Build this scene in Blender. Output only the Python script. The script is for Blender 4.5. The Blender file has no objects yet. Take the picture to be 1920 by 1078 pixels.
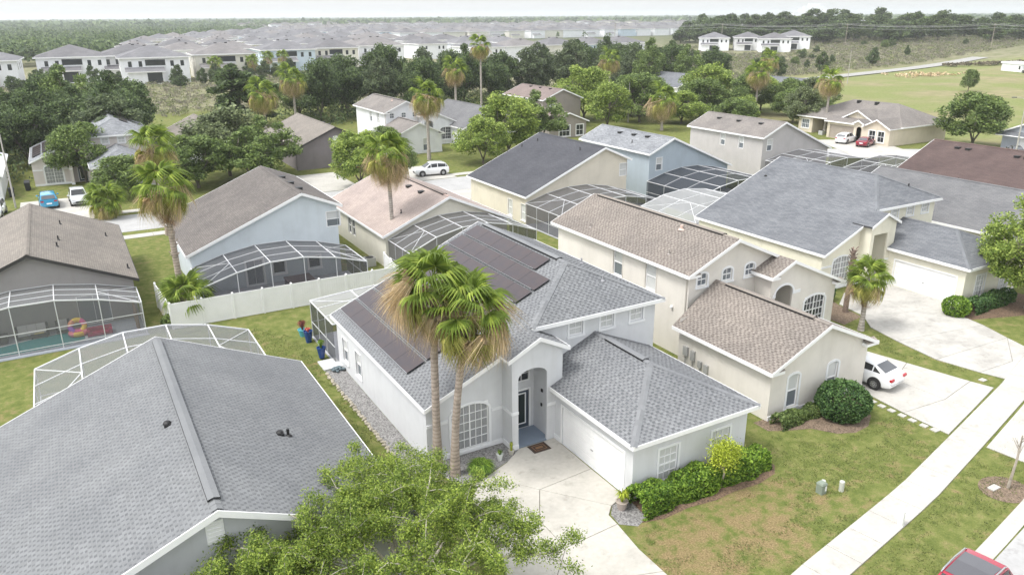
import bpy, math, random
import numpy as np
from mathutils import Vector, Matrix, noise

# ------------------------------------------------------------------ camera, sky, sun, exposure
SC = bpy.context.scene
COL = SC.collection
cam = bpy.data.cameras.new('camera'); cam.sensor_width = 36.0; cam.sensor_fit = 'HORIZONTAL'
cam.lens = 27.24; cam.clip_start = 0.5; cam.clip_end = 40000
camo = bpy.data.objects.new('camera', cam); COL.objects.link(camo); SC.camera = camo
PITCH, ROLL, YAW = 0.337198, -0.0067515, 0.519678
_f = Vector((math.sin(YAW)*math.cos(PITCH), math.cos(YAW)*math.cos(PITCH), -math.sin(PITCH)))
_r = Vector((math.cos(YAW), -math.sin(YAW), 0)); _u = _r.cross(_f)
_r2 = math.cos(ROLL)*_r + math.sin(ROLL)*_u; _u2 = -math.sin(ROLL)*_r + math.cos(ROLL)*_u
camo.matrix_world = Matrix(((_r2.x, _u2.x, -_f.x, 0), (_r2.y, _u2.y, -_f.y, 0), (_r2.z, _u2.z, -_f.z, 20.0), (0, 0, 0, 1)))

SUN_DIR = Vector((-0.50, 0.05, 0.86)).normalized()
w = bpy.data.worlds.new('World'); SC.world = w; w.use_nodes = True
nt = w.node_tree; nt.nodes.clear()
sky = nt.nodes.new('ShaderNodeTexSky'); sky.sky_type = 'NISHITA'; sky.sun_disc = False
sky.sun_elevation = math.asin(SUN_DIR.z); sky.sun_rotation = math.atan2(SUN_DIR.x, SUN_DIR.y)
sky.air_density = 1.0; sky.dust_density = 3.0; sky.ozone_density = 1.0
hs = nt.nodes.new('ShaderNodeHueSaturation'); hs.inputs['Saturation'].default_value = 0.25
bg = nt.nodes.new('ShaderNodeBackground'); bg.inputs['Strength'].default_value = 0.15
wo = nt.nodes.new('ShaderNodeOutputWorld')
# bright even cloud deck over the clear-sky gradient
ov = nt.nodes.new('ShaderNodeMix'); ov.data_type = 'RGBA'; ov.blend_type = 'ADD'; ov.inputs[0].default_value = 1.0; ov.inputs[7].default_value = (2.25, 2.26, 2.26, 1)
nt.links.new(sky.outputs[0], hs.inputs['Color']); nt.links.new(hs.outputs[0], ov.inputs[6]); nt.links.new(ov.outputs[2], bg.inputs['Color']); nt.links.new(bg.outputs[0], wo.inputs['Surface'])
sl = bpy.data.lights.new('sun', 'SUN'); sl.energy = 1.3; sl.angle = math.radians(16); sl.color = (1.0, 0.97, 0.92)
so = bpy.data.objects.new('sun', sl); COL.objects.link(so); so.location = (0, 0, 300)
so.rotation_euler = SUN_DIR.to_track_quat('Z', 'Y').to_euler()
SC.view_settings.view_transform = 'Standard'; SC.view_settings.look = 'None'
SC.view_settings.gamma = 1.0; SC.view_settings.use_curve_mapping = False; SC.view_settings.exposure = 0.78
try:
    SC.cycles.max_bounces = 6; SC.cycles.transparent_max_bounces = 24; SC.cycles.volume_bounces = 1
    SC.cycles.diffuse_bounces = 3; SC.cycles.volume_max_steps = 64
except Exception: pass

# ------------------------------------------------------------------ materials
MATS = {}
class NT:
    def __init__(s, name):
        s.m = bpy.data.materials.new(name); s.m.use_nodes = True; s.t = s.m.node_tree; s.t.nodes.clear()
        s.out = s.n('OutputMaterial'); s.b = s.n('BsdfPrincipled'); s.l(s.b, 0, s.out, 'Surface')
    def n(s, t, **k):
        x = s.t.nodes.new('ShaderNode'+t)
        for a, v in k.items(): setattr(x, a, v)
        return x
    def l(s, a, ao, b, bi): s.t.links.new(a.outputs[ao], b.inputs[bi])
    def coord(s, which='Object'):
        if not hasattr(s, 'tc'): s.tc = s.n('TexCoord')
        return s.tc, which
    def noise(s, scale, detail=3, rough=.55, src=None, dim=None):
        x = s.n('TexNoise'); x.inputs['Scale'].default_value = scale; x.inputs['Detail'].default_value = detail; x.inputs['Roughness'].default_value = rough
        c = src or s.coord(); s.l(c[0], c[1], x, 'Vector'); return x
    def ramp(s, node, out, stops):
        r = s.n('ValToRGB'); e = r.color_ramp.elements
        while len(e) < len(stops): e.new(0.5)
        for i, (p, c) in enumerate(stops):
            e[i].position = p; e[i].color = (*c, 1) if len(c) == 3 else c
        s.l(node, out, r, 'Fac'); return r
    def mix(s, a, b, fac, mode='MIX'):
        x = s.n('Mix', data_type='RGBA', blend_type=mode)
        for v, i in ((fac, 0), (a, 6), (b, 7)):
            if isinstance(v, tuple) and len(v) == 2 and not isinstance(v[0], (int, float)): s.t.links.new(v[0].outputs[v[1]], x.inputs[i])
            elif isinstance(v, (int, float)): x.inputs[i].default_value = v
            else: x.inputs[i].default_value = (*v, 1)
        return (x, 2)
    def math(s, op, a, b=None, c=None):
        x = s.n('Math', operation=op)
        for i, v in enumerate((a, b, c)):
            if v is None: continue
            if isinstance(v, (int, float)): x.inputs[i].default_value = v
            else: s.t.links.new(v[0].outputs[v[1]], x.inputs[i])
        return (x, 0)
    def bump(s, hnode, strength, dist=.01):
        x = s.n('Bump'); x.inputs['Strength'].default_value = strength; x.inputs['Distance'].default_value = dist
        s.t.links.new(hnode[0].outputs[hnode[1]], x.inputs['Height']); s.l(x, 0, s.b, 'Normal'); return x
    def col(s, c):
        if isinstance(c, tuple) and len(c) == 3 and isinstance(c[0], (int, float)): s.b.inputs['Base Color'].default_value = (*c, 1)
        else: s.t.links.new(c[0].outputs[c[1]], s.b.inputs['Base Color'])
    def set(s, **k):
        for a, v in k.items(): s.b.inputs[a.replace('_', ' ')].default_value = v

def sc3(c, k): return (c[0]*k, c[1]*k, c[2]*k)
def M(key, fn):
    if key not in MATS: MATS[key] = fn()
    return MATS[key]
def m_stucco(c, tag):
    def f():
        s = NT('stucco_'+tag); n1 = s.noise(.55, 4, .6); n2 = s.noise(60, 2)
        r = s.ramp(n1, 0, [(.25, sc3(c, .88)), (.55, c), (.85, sc3(c, 1.03))]); mp = s.n('Mapping'); mp.inputs['Scale'].default_value = (1.6, 1.6, .16); tc = s.coord(); s.l(tc[0], tc[1], mp, 0); n4 = s.noise(1.3, 4, .65, (mp, 0)); r4 = s.ramp(n4, 0, [(.30, (.955, .953, .945)), (.50, (1, 1, 1))]); s.col(s.mix((r, 0), (r4, 0), 1.0, 'MULTIPLY')); s.set(Roughness=.92); s.bump((n2, 0), .25, .006); return s.m
    return M('st'+tag, f)
def m_paint(c, tag, rough=.5, spec=.4):
    def f():
        s = NT('paint_'+tag); n1 = s.noise(1.3, 3); r = s.ramp(n1, 0, [(.2, sc3(c, .93)), (.8, sc3(c, 1.03))]); s.col((r, 0)); s.set(Roughness=rough); s.b.inputs['Specular IOR Level'].default_value = spec; return s.m
    return M('pa'+tag, f)
def m_roof(c1, c2, tag, sx=.32, sy=.145):
    # shingle courses from roof UVs in metres (u along the eave, v up the slope)
    def f():
        s = NT('shingle_roof_'+tag); tc = s.n('TexCoord'); br = s.n('TexBrick')
        br.offset = .5; br.inputs['Scale'].default_value = 1; br.inputs['Brick Width'].default_value = sx; br.inputs['Row Height'].default_value = sy
        br.inputs['Mortar Size'].default_value = .012; br.inputs['Mortar Smooth'].default_value = .3; br.inputs['Bias'].default_value = -.1
        br.inputs['Color1'].default_value = (*c1, 1); br.inputs['Color2'].default_value = (*c2, 1); br.inputs['Mortar'].default_value = (*sc3(c2, .72), 1)
        s.l(tc, 'UV', br, 'Vector')
        n1 = s.noise(.35, 4, .6); st = s.ramp(n1, 0, [(.28, (.78, .78, .79)), (.72, (1.12, 1.11, 1.09))])
        n3 = s.noise(14, 2); st3 = s.ramp(n3, 0, [(.3, (.9, .9, .9)), (.7, (1.08, 1.08, 1.08))])
        c = s.mix((br, 0), (st, 0), 1.0, 'MULTIPLY'); c = s.mix(c, (st3, 0), 1.0, 'MULTIPLY'); s.col(c); s.set(Roughness=.95)
        s.b.inputs['Specular IOR Level'].default_value = .2
        s.bump((br, 'Fac'), -.5, .02); return s.m
    return M('rf'+tag, f)
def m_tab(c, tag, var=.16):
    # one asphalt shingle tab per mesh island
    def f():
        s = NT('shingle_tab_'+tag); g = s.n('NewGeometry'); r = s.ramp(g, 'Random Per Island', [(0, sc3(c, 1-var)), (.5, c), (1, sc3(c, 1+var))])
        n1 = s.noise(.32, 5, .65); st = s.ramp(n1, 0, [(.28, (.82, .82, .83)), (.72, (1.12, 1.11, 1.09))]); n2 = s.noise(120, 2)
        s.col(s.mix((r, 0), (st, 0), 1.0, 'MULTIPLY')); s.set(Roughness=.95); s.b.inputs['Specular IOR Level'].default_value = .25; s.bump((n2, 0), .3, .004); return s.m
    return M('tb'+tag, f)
def m_leaf(c1, c2, tag, trans=.38, k=1.95):
    c1, c2 = sc3(c1, k), sc3(c2, k)
    def f():
        s = NT('leaf_'+tag); g = s.n('NewGeometry'); r = s.ramp(g, 'Random Per Island', [(0, sc3(c1, .6)), (.35, c1), (.75, c2), (1, sc3(c2, 1.25))])
        n1 = s.noise(.5, 2); st = s.ramp(n1, 0, [(.3, (.78, .8, .78)), (.7, (1.15, 1.12, 1.0))])
        cc = s.mix((r, 0), (st, 0), 1.0, 'MULTIPLY'); s.col(cc); s.set(Roughness=.6); s.b.inputs['Specular IOR Level'].default_value = .3
        tr = s.n('BsdfTranslucent'); s.t.links.new(cc[0].outputs[cc[1]], tr.inputs['Color'])
        ms = s.n('MixShader'); ms.inputs[0].default_value = trans; s.l(s.b, 0, ms, 1); s.l(tr, 0, ms, 2); s.l(ms, 0, s.out, 'Surface'); return s.m
    return M('lf'+tag, f)
def m_bark(c, tag, ringscale=0):
    def f():
        s = NT('bark_'+tag); n1 = s.noise(3, 4, .65); r = s.ramp(n1, 0, [(.25, sc3(c, .55)), (.5, c), (.8, sc3(c, 1.3))]); cc = (r, 0)
        if ringscale:
            wv = s.n('TexWave', wave_type='BANDS', bands_direction='Z'); wv.inputs['Scale'].default_value = ringscale; wv.inputs['Distortion'].default_value = 3; wv.inputs['Detail'].default_value = 2
            tc = s.coord(); s.l(tc[0], tc[1], wv, 'Vector'); rr = s.ramp(wv, 0, [(0, (.72, .7, .68)), (.6, (1.05, 1.04, 1.02))]); cc = s.mix(cc, (rr, 0), 1.0, 'MULTIPLY')
        s.col(cc); s.set(Roughness=.9); s.bump((n1, 0), .5, .03); return s.m
    return M('bk'+tag, f)
def m_glass(c, tag, rough=.08):
    def f():
        s = NT('window_glass_'+tag); s.col(c); s.set(Roughness=rough); s.b.inputs['Specular IOR Level'].default_value = .6; return s.m
    return M('gl'+tag, f)
def m_blind(c, tag):
    def f():
        s = NT('blind_behind_glass_'+tag); wv = s.n('TexWave', wave_type='BANDS', bands_direction='Z'); wv.inputs['Scale'].default_value = 6; tc = s.coord(); s.l(tc[0], tc[1], wv, 'Vector')
        r = s.ramp(wv, 0, [(.1, sc3(c, .78)), (.5, c)]); s.col((r, 0)); s.set(Roughness=.12); s.b.inputs['Specular IOR Level'].default_value = .5; return s.m
    return M('bl'+tag, f)
def m_curtain():
    def f():
        s = NT('curtain_behind_glass'); wv = s.n('TexWave', wave_type='BANDS', bands_direction='X'); wv.inputs['Scale'].default_value = 5; wv.inputs['Distortion'].default_value = 1.5; tc = s.coord(); s.l(tc[0], tc[1], wv, 'Vector')
        r = s.ramp(wv, 0, [(.1, (.10, .11, .12)), (.6, (.42, .43, .43))]); s.col((r, 0)); s.set(Roughness=.12); s.b.inputs['Specular IOR Level'].default_value = .5; return s.m
    return M('curt', f)
def m_screen(c, alpha, tag):
    def f():
        s = NT('insect_screen_'+tag); s.col(c); s.set(Roughness=.8); tr = s.n('BsdfTransparent'); ms = s.n('MixShader'); ms.inputs[0].default_value = alpha
        s.l(tr, 0, ms, 1); s.l(s.b, 0, ms, 2); s.l(ms, 0, s.out, 'Surface'); return s.m
    return M('sc'+tag, f)
def m_concrete(c, tag, stain=.8):
    def f():
        s = NT('concrete_'+tag); n1 = s.noise(.45, 5, .65); n2 = s.noise(5, 4, .6); n3 = s.noise(90, 2)
        r1 = s.ramp(n1, 0, [(.3, sc3(c, stain)), (.55, c), (.8, sc3(c, 1.05))]); r2 = s.ramp(n2, 0, [(.3, (.92, .915, .90)), (.7, (1.03, 1.03, 1.03))])
        n5 = s.noise(1.1, 6, .75); r5 = s.ramp(n5, 0, [(.30, (.72, .71, .69)), (.44, (1, 1, 1))]); c5 = s.mix((r1, 0), (r2, 0), 1.0, 'MULTIPLY'); s.col(s.mix(c5, (r5, 0), 1.0, 'MULTIPLY')); s.set(Roughness=.9); s.bump((n3, 0), .2, .004); return s.m
    return M('cc'+tag, f)
def m_gravel(c, tag):
    def f():
        s = NT('gravel_'+tag); v = s.n('TexVoronoi'); v.inputs['Scale'].default_value = 16; tc = s.coord(); s.l(tc[0], tc[1], v, 'Vector')
        r = s.ramp(v, 'Color', [(.1, sc3(c, .45)), (.5, c), (.9, sc3(c, 1.45))]); s.col((r, 0)); s.set(Roughness=.95); s.bump((v, 'Distance'), -.7, .03); return s.m
    return M('gv'+tag, f)
def m_plain(c, tag, rough=.6, metal=0.0):
    def f():
        s = NT(tag); s.col(c); s.set(Roughness=rough, Metallic=metal); return s.m
    return M('pl'+tag, f)
def m_carpaint(c, tag):
    def f():
        s = NT('car_paint_'+tag); s.col(c); s.set(Roughness=.25); s.b.inputs['Coat Weight'].default_value = .8; s.b.inputs['Coat Roughness'].default_value = .05; return s.m
    return M('cp'+tag, f)
WHITE = m_paint((.86, .86, .86), 'white', .5)
WHITE_ALU = m_paint((.66, .67, .68), 'white_aluminium', .35, .5)
BLACK = m_plain((.012, .012, .013), 'black_plastic', .5)
RUBBER = m_plain((.02, .02, .02), 'tyre_rubber', .8)
CHROME = m_plain((.6, .6, .62), 'bright_metal', .25, 1.0)
GLASS = m_glass((.03, .035, .04), 'dark'); GLASS_M = m_glass((.16, .18, .20), 'mid')
BLIND = m_blind((.62, .63, .62), 'pale'); CURTAIN = m_curtain()
SCREEN = m_screen((.085, .085, .092), .56, 'dark'); SCREEN_L = m_screen((.20, .205, .21), .50, 'light'); SCREEN_W = m_screen((.40, .41, .41), .50, 'white')

# ------------------------------------------------------------------ mesh helpers
ORIG = {}
class MB:
    def __init__(s): s.v = []; s.f = []; s.mi = []; s.uv = []
    def poly(s, pts, m=0, uv=None):
        b = len(s.v); s.v += [tuple(p) for p in pts]; s.f.append(tuple(range(b, b+len(pts)))); s.mi.append(m)
        s.uv += uv if uv else [(0, 0)]*len(pts)
    def hexa(s, p, m=0, skip=()):   # p: 8 points, bottom ring then top ring (counter-clockwise seen from above)
        for k, q in enumerate(((3, 2, 1, 0), (4, 5, 6, 7), (0, 1, 5, 4), (1, 2, 6, 5), (2, 3, 7, 6), (3, 0, 4, 7))):
            if k not in skip: s.poly([p[i] for i in q], m)
    def box(s, x0, y0, z0, x1, y1, z1, m=0, skip=()):
        s.hexa([(x0, y0, z0), (x1, y0, z0), (x1, y1, z0), (x0, y1, z0), (x0, y0, z1), (x1, y0, z1), (x1, y1, z1), (x0, y1, z1)], m, skip)
    def beam(s, a, b, wd, ht, m=0, up=(0, 0, 1)):
        a = Vector(a); b = Vector(b); d = (b-a).normalized(); u = Vector(up)
        if abs(d.dot(u)) > .98: u = Vector((1, 0, 0))
        sd = d.cross(u).normalized()*wd/2; uu = sd.cross(d).normalized()*ht/2
        s.hexa([a-sd-uu, a+sd-uu, b+sd-uu, b-sd-uu, a-sd+uu, a+sd+uu, b+sd+uu, b-sd+uu], m)
    def tube(s, pts, rad, n=8, m=0, cap=True):
        pts = [Vector(p) for p in pts]; rings = []
        for i, p in enumerate(pts):
            d = (pts[min(i+1, len(pts)-1)]-pts[max(i-1, 0)]).normalized(); u = Vector((0, 0, 1)) if abs(d.z) < .9 else Vector((1, 0, 0))
            a = d.cross(u).normalized(); b = a.cross(d).normalized(); r = rad[i] if isinstance(rad, (list, tuple)) else rad
            base = len(s.v); rings.append(base)
            for k in range(n):
                t = 2*math.pi*k/n; s.v.append(tuple(p+a*math.cos(t)*r+b*math.sin(t)*r))
        for i in range(len(pts)-1):
            for k in range(n):
                q = (rings[i]+k, rings[i+1]+k, rings[i+1]+(k+1) % n, rings[i]+(k+1) % n); s.f.append(q); s.mi.append(m); s.uv += [(0, 0)]*4
        if cap:
            for r in (rings[0], rings[-1]): s.f.append(tuple(range(r, r+n))); s.mi.append(m); s.uv += [(0, 0)]*n
    def lathe(s, prof, n=16, c=(0, 0, 0), m=0):
        rings = []
        for r, z in prof:
            rings.append(len(s.v))
            for k in range(n):
                t = 2*math.pi*k/n; s.v.append((c[0]+r*math.cos(t), c[1]+r*math.sin(t), c[2]+z))
        for i in range(len(prof)-1):
            for k in range(n):
                s.f.append((rings[i]+k, rings[i]+(k+1) % n, rings[i+1]+(k+1) % n, rings[i+1]+k)); s.mi.append(m); s.uv += [(0, 0)]*4
        s.f.append(tuple(range(rings[-1], rings[-1]+n))); s.mi.append(m); s.uv += [(0, 0)]*n
    def ellipsoid(s, c, r, nu=12, nv=8, m=0, jit=0, rng=None):
        prev = None
        for j in range(nv+1):
            ph = -math.pi/2+math.pi*j/nv; base = len(s.v)
            for k in range(nu):
                t = 2*math.pi*k/nu; q = 1+(rng.uniform(-jit, jit) if jit else 0)
                s.v.append((c[0]+r[0]*q*math.cos(ph)*math.cos(t), c[1]+r[1]*q*math.cos(ph)*math.sin(t), c[2]+r[2]*q*math.sin(ph)))
            if prev is not None:
                for k in range(nu): s.f.append((prev+k, prev+(k+1) % nu, base+(k+1) % nu, base+k)); s.mi.append(m); s.uv += [(0, 0)]*4
            prev = base
    def extrude_poly(s, pts, z0, z1, m=0):
        n = len(pts); s.poly([(p[0], p[1], z1) for p in pts], m); s.poly([(p[0], p[1], z0) for p in reversed(pts)], m)
        for i in range(n):
            a, b = pts[i], pts[(i+1) % n]; s.poly([(a[0], a[1], z0), (b[0], b[1], z0), (b[0], b[1], z1), (a[0], a[1], z1)], m)
    def mesh(s, name, mats, off=None, smooth=False, angle=None, uv=False):
        me = bpy.data.meshes.new(name); V = s.v
        if off is not None: V = [(x-off[0], y-off[1], z-off[2]) for x, y, z in V]
        me.from_pydata(V, [], s.f)
        for mt in (mats if isinstance(mats, (list, tuple)) else [mats]): me.materials.append(mt)
        if len(me.materials) > 1: me.polygons.foreach_set('material_index', s.mi)
        if uv:
            l = me.uv_layers.new(name='UVMap'); l.data.foreach_set('uv', [c for p in s.uv for c in p])
        if smooth:
            me.polygons.foreach_set('use_smooth', [True]*len(me.polygons))
            if angle: me.set_sharp_from_angle(angle=math.radians(angle))
        me.update(); return me

def link(o, parent=None):
    COL.objects.link(o)
    if parent is not None: o.parent = parent
    return o
def tag(o, label, cat, group=None, kind=None):
    if label: o['label'] = label
    if cat: o['category'] = cat
    if group: o['group'] = group
    if kind: o['kind'] = kind
    return o
def thing(name, label, cat, loc=(0, 0, 0), rz=0, group=None):
    o = bpy.data.objects.new(name, None); o.empty_display_size = .2; link(o); o.location = loc; o.rotation_euler = (0, 0, rz); ORIG[o.name] = Vector(loc)
    return tag(o, label, cat, group)
def part(mb, name, mats, root, parent=None, world=True, **k):
    # a part (or sub-part) of a thing; vertices are given in world axes unless world is False
    kind = k.pop('kind', None); label = k.pop('label', None)
    o = bpy.data.objects.new(name, mb.mesh(name, mats, ORIG[root.name] if world else None, **k)); link(o, parent or root)
    if kind: o['kind'] = kind
    if label: o['label'] = label
    return o
def single(mb, name, mats, label, cat, loc=(0, 0, 0), group=None, rz=0, world=True, **k):
    o = bpy.data.objects.new(name, mb.mesh(name, mats, loc if world else None, **k)); link(o); o.location = loc; o.rotation_euler = (0, 0, rz); return tag(o, label, cat, group)
def struct(mb, name, mats, parent=None, **k):
    o = bpy.data.objects.new(name, mb.mesh(name, mats, None, **k)); link(o, parent)
    if parent is None: o['kind'] = 'structure'
    return o
def place(me, name, parent=None, loc=(0, 0, 0), rot=None, mat=None, scale=None):
    o = bpy.data.objects.new(name, me); link(o, parent)
    if mat is not None: o.matrix_local = mat
    else:
        o.location = loc
        if rot: o.rotation_euler = rot
        if scale: o.scale = scale
    return o
def copy_tree(root, loc, rz, label=None, group=None, scale=None):
    r = root.copy(); COL.objects.link(r); r.location = loc; r.rotation_euler = (0, 0, rz)
    if scale: r.scale = (scale,)*3 if isinstance(scale, (int, float)) else scale
    if label: r['label'] = label
    if group: r['group'] = group
    for c in list(root.children):
        d = c.copy(); COL.objects.link(d); d.parent = r
        for g in list(c.children):
            e = g.copy(); COL.objects.link(e); e.parent = d
    return r
def sstep(a, b, x):
    t = min(1, max(0, (x-a)/(b-a))); return t*t*(3-2*t)
def terrain(x, y):
    p = x*.85+y*.3
    return 6.0*sstep(285, 520, p)*(1-sstep(420, 650, y))*(1-.9*sstep(650, 1000, x))

# ------------------------------------------------------------------ the setting: ground, roads, paths, haze
def m_ground():
    s = NT('ground_grass'); g = s.n('NewGeometry'); P = (g, 'Position')
    sep = s.n('SeparateXYZ'); s.l(g, 'Position', sep, 0)
    n1 = s.noise(.30, 5, .6, P); n2 = s.noise(1.6, 5, .65, P); n3 = s.noise(14, 4, .7, P); n4 = s.noise(.07, 3, .5, P)
    lawn = s.ramp(n2, 0, [(.28, (.088, .118, .030)), (.5, (.150, .172, .054)), (.72, (.232, .230, .095))])
    dead = s.ramp(n3, 0, [(.3, (.15, .11, .055)), (.7, (.30, .235, .13))])
    # dry, worn patches on the lawn in front of the grey house
    dx = s.math('SUBTRACT', (sep, 0), 21.5); dy = s.math('SUBTRACT', (sep, 1), 18.6)
    d = s.math('SQRT', s.math('ADD', s.math('POWER', s.math('MULTIPLY', dx, .62), 2.0), s.math('POWER', s.math('MULTIPLY', dy, 1.2), 2.0)))
    dry = s.math('SUBTRACT', 1.0, s.math('DIVIDE', d, 4.6)); dry = s.math('MAXIMUM', dry, 0.0)
    k = s.math('ADD', s.math('MULTIPLY', (n1, 0), .62), s.math('MULTIPLY', (n2, 0), .85)); k = s.math('ADD', k, s.math('MULTIPLY', dry, .27))
    kr = s.ramp(k[0], 0, [(.79, (0, 0, 0)), (.97, (1, 1, 1))])
    c = s.mix((lawn, 0), (dead, 0), (kr, 0))
    fine = s.ramp(n3, 0, [(.25, (.70, .74, .68)), (.75, (1.22, 1.18, 1.12))]); c = s.mix(c, (fine, 0), 1.0, 'MULTIPLY')
    # rough field beyond the houses
    fld = s.ramp(n1, 0, [(.3, (.11, .13, .05)), (.5, (.20, .195, .11)), (.7, (.27, .25, .19))])
    gA = s.ramp(n2, 0, [(.3, (.135, .165, .052)), (.7, (.235, .25, .10))]); nB = s.noise(.045, 5, .6, P); gB = s.ramp(n1, 0, [(.35, (.20, .185, .095)), (.65, (.29, .255, .15))]); fB = s.ramp(nB, 0, [(.46, (0, 0, 0)), (.62, (1, 1, 1))]); gm = s.mix((gA, 0), (gB, 0), (fB, 0)); grn = gm[0]
    # two rough areas: behind the tree belt and up the hill, and a mown slope in between
    m1 = s.n('MapRange'); m1.inputs[1].default_value = 185; m1.inputs[2].default_value = 200; s.l(sep, 1, m1, 0)
    mown = s.n('MapRange'); mown.inputs[1].default_value = 118; mown.inputs[2].default_value = 128; s.l(sep, 0, mown, 0)
    c = s.mix(c, gm, (mown, 0)); c = s.mix(c, (fld, 0), (m1, 0))
    vl = s.n('VectorMath', operation='LENGTH'); s.l(g, 'Position', vl, 0)
    m2 = s.n('MapRange'); m2.inputs[1].default_value = 420; m2.inputs[2].default_value = 700; s.l(vl, 'Value', m2, 0)
    far = s.ramp(n4, 0, [(.35, (.045, .065, .03)), (.7, (.09, .105, .06))]); c = s.mix(c, (far, 0), (m2, 0))
    s.col(c); s.set(Roughness=.95); s.b.inputs['Specular IOR Level'].default_value = .1; s.bump((n3, 0), .6, .05); return s.m
def axis(lo, hi):
    a = [x for x in range(-60, 520, 10)]; x = 520
    while x < hi: x += max(20, x*.12); a.append(min(x, hi))
    x = -60
    while x > lo: x -= max(20, -x*.25); a.insert(0, max(x, lo))
    return a
def build_ground():
    xs = axis(-9000, 9000); ys = axis(-900, 12000); mb = MB(); n = len(xs)
    mb.v = [(x, y, terrain(x, y)) for y in ys for x in xs]
    for j in range(len(ys)-1):
        for i in range(n-1): mb.f.append((j*n+i, j*n+i+1, (j+1)*n+i+1, (j+1)*n+i)); mb.mi.append(0); mb.uv += [(0, 0)]*4
    return struct(mb, 'ground', M('ground', m_ground), smooth=True)
build_ground()
CONC = m_concrete((.49, .47, .425), 'drive', .80); CONC_W = m_concrete((.475, .46, .425), 'walk', .84); CONC_O = m_concrete((.47, .455, .425), 'worn', .66)
JOINT = m_concrete((.16, .15, .12), 'joint', .7)
ASPH = m_concrete((.40, .40, .40), 'road', .86)
MULCH = M('mulch', lambda: m_gravel((.14, .092, .06), 'mulch')); GRAVEL = m_gravel((.22, .215, .21), 'grey'); SAND = m_gravel((.17, .125, .088), 'sandy')
def sheet(name, pts, z, mat, parent=None):
    mb = MB(); mb.poly([(x, y, z) for x, y in pts]); return struct(mb, name, mat, parent)
def shrink(pts, d):
    # offset a roughly convex counter-clockwise outline inwards by d
    n = len(pts); out = []
    for i in range(n):
        p0, p, p1 = Vector(pts[i-1]), Vector(pts[i]), Vector(pts[(i+1) % n]); e0 = (p-p0).normalized(); e1 = (p1-p).normalized()
        n0 = Vector((-e0.y, e0.x)); n1 = Vector((-e1.y, e1.x)); b = n0+n1
        if b.length < 1e-4: out.append(tuple(p+n0*d)); continue
        out.append(tuple(p+b*(d/max(.25, (1+n0.dot(n1))))))
    return out
def ccw(pts):
    a = sum(pts[i][0]*pts[(i+1) % len(pts)][1]-pts[(i+1) % len(pts)][0]*pts[i][1] for i in range(len(pts))); return list(pts) if a > 0 else list(reversed(pts))
def slabs(name, cells, z0, z1, mat, joint=.012, base=True):
    # a paved surface whose cast slabs are separate pieces with recessed joints
    mb = MB()
    for c in cells: mb.poly([(x, y, z0) for x, y in ccw(c)])
    root = struct(mb, name, JOINT)
    for c in cells:
        p = shrink(ccw(c), joint); q = shrink(ccw(c), joint+.012); b = MB(); n = len(p)
        b.poly([(x, y, z1) for x, y in q])
        for i in range(n):
            j = (i+1) % n; b.poly([(*p[i], z1-.012), (*p[j], z1-.012), (*q[j], z1), (*q[i], z1)]); b.poly([(*p[i], z0-.03), (*p[j], z0-.03), (*p[j], z1-.012), (*p[i], z1-.012)])
        o = bpy.data.objects.new('slab', b.mesh('slab', mat)); link(o, root)
    return root
def ribbon(path, wd):
    L, R = [], []
    for i, p in enumerate(path):
        a = Vector(path[max(i-1, 0)]); b = Vector(path[min(i+1, len(path)-1)]); d = (b-a).normalized(); nrm = Vector((-d.y, d.x))*wd/2
        L.append(Vector(p)+nrm); R.append(Vector(p)-nrm)
    return L, R
def walk_cells(path, wd, step):
    pts = [Vector(p) for p in path]; out = [pts[0]]; acc = 0
    for a, b in zip(pts, pts[1:]):
        L = (b-a).length; t = step-acc
        while t <= L: out.append(a+(b-a)*(t/L)); t += step
        acc = L-(t-step)
    Lf, Rt = ribbon([tuple(p) for p in out], wd)
    return [[tuple(Rt[i]), tuple(Rt[i+1]), tuple(Lf[i+1]), tuple(Lf[i])] for i in range(len(out)-1)]
def road(name, path, wd, z, mat, parent=None):
    L, R = ribbon(path, wd); mb = MB()
    for i in range(len(path)-1): mb.poly([(*R[i], z), (*R[i+1], z), (*L[i+1], z), (*L[i], z)])
    return struct(mb, name, mat, parent)
def kerb(name, path, wd, z1, mat, z0=-.02):
    L, R = ribbon(path, wd); mb = MB()
    for i in range(len(path)-1):
        mb.hexa([(*R[i], z0), (*R[i+1], z0), (*L[i+1], z0), (*L[i], z0), (*R[i], z1*.35), (*R[i+1], z1*.35), (*L[i+1], z1), (*L[i], z1)], 0, (0,))
    return struct(mb, name, mat)
# front street, its kerb and pavement
SW = [(10, 12.55), (22, 15.1), (30, 16.55), (36.2, 18.05), (44.3, 20.05), (52, 22.3), (66, 27.0)]
slabs('pavement', walk_cells(SW, 1.5, 1.75), .012, .055, CONC_W)
KB = [(10, 9.1), (20, 11.15), (29.7, 12.85), (33.2, 13.5), (40, 15.0), (50, 17.8), (66, 23.2)]
kerb('kerb', KB, .62, .10, CONC_W)
road('road', [(8, 3.6), (20, 6.0), (33, 8.3), (45, 11.3), (60, 16), (80, 24)], 9.4, .008, ASPH)
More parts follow.
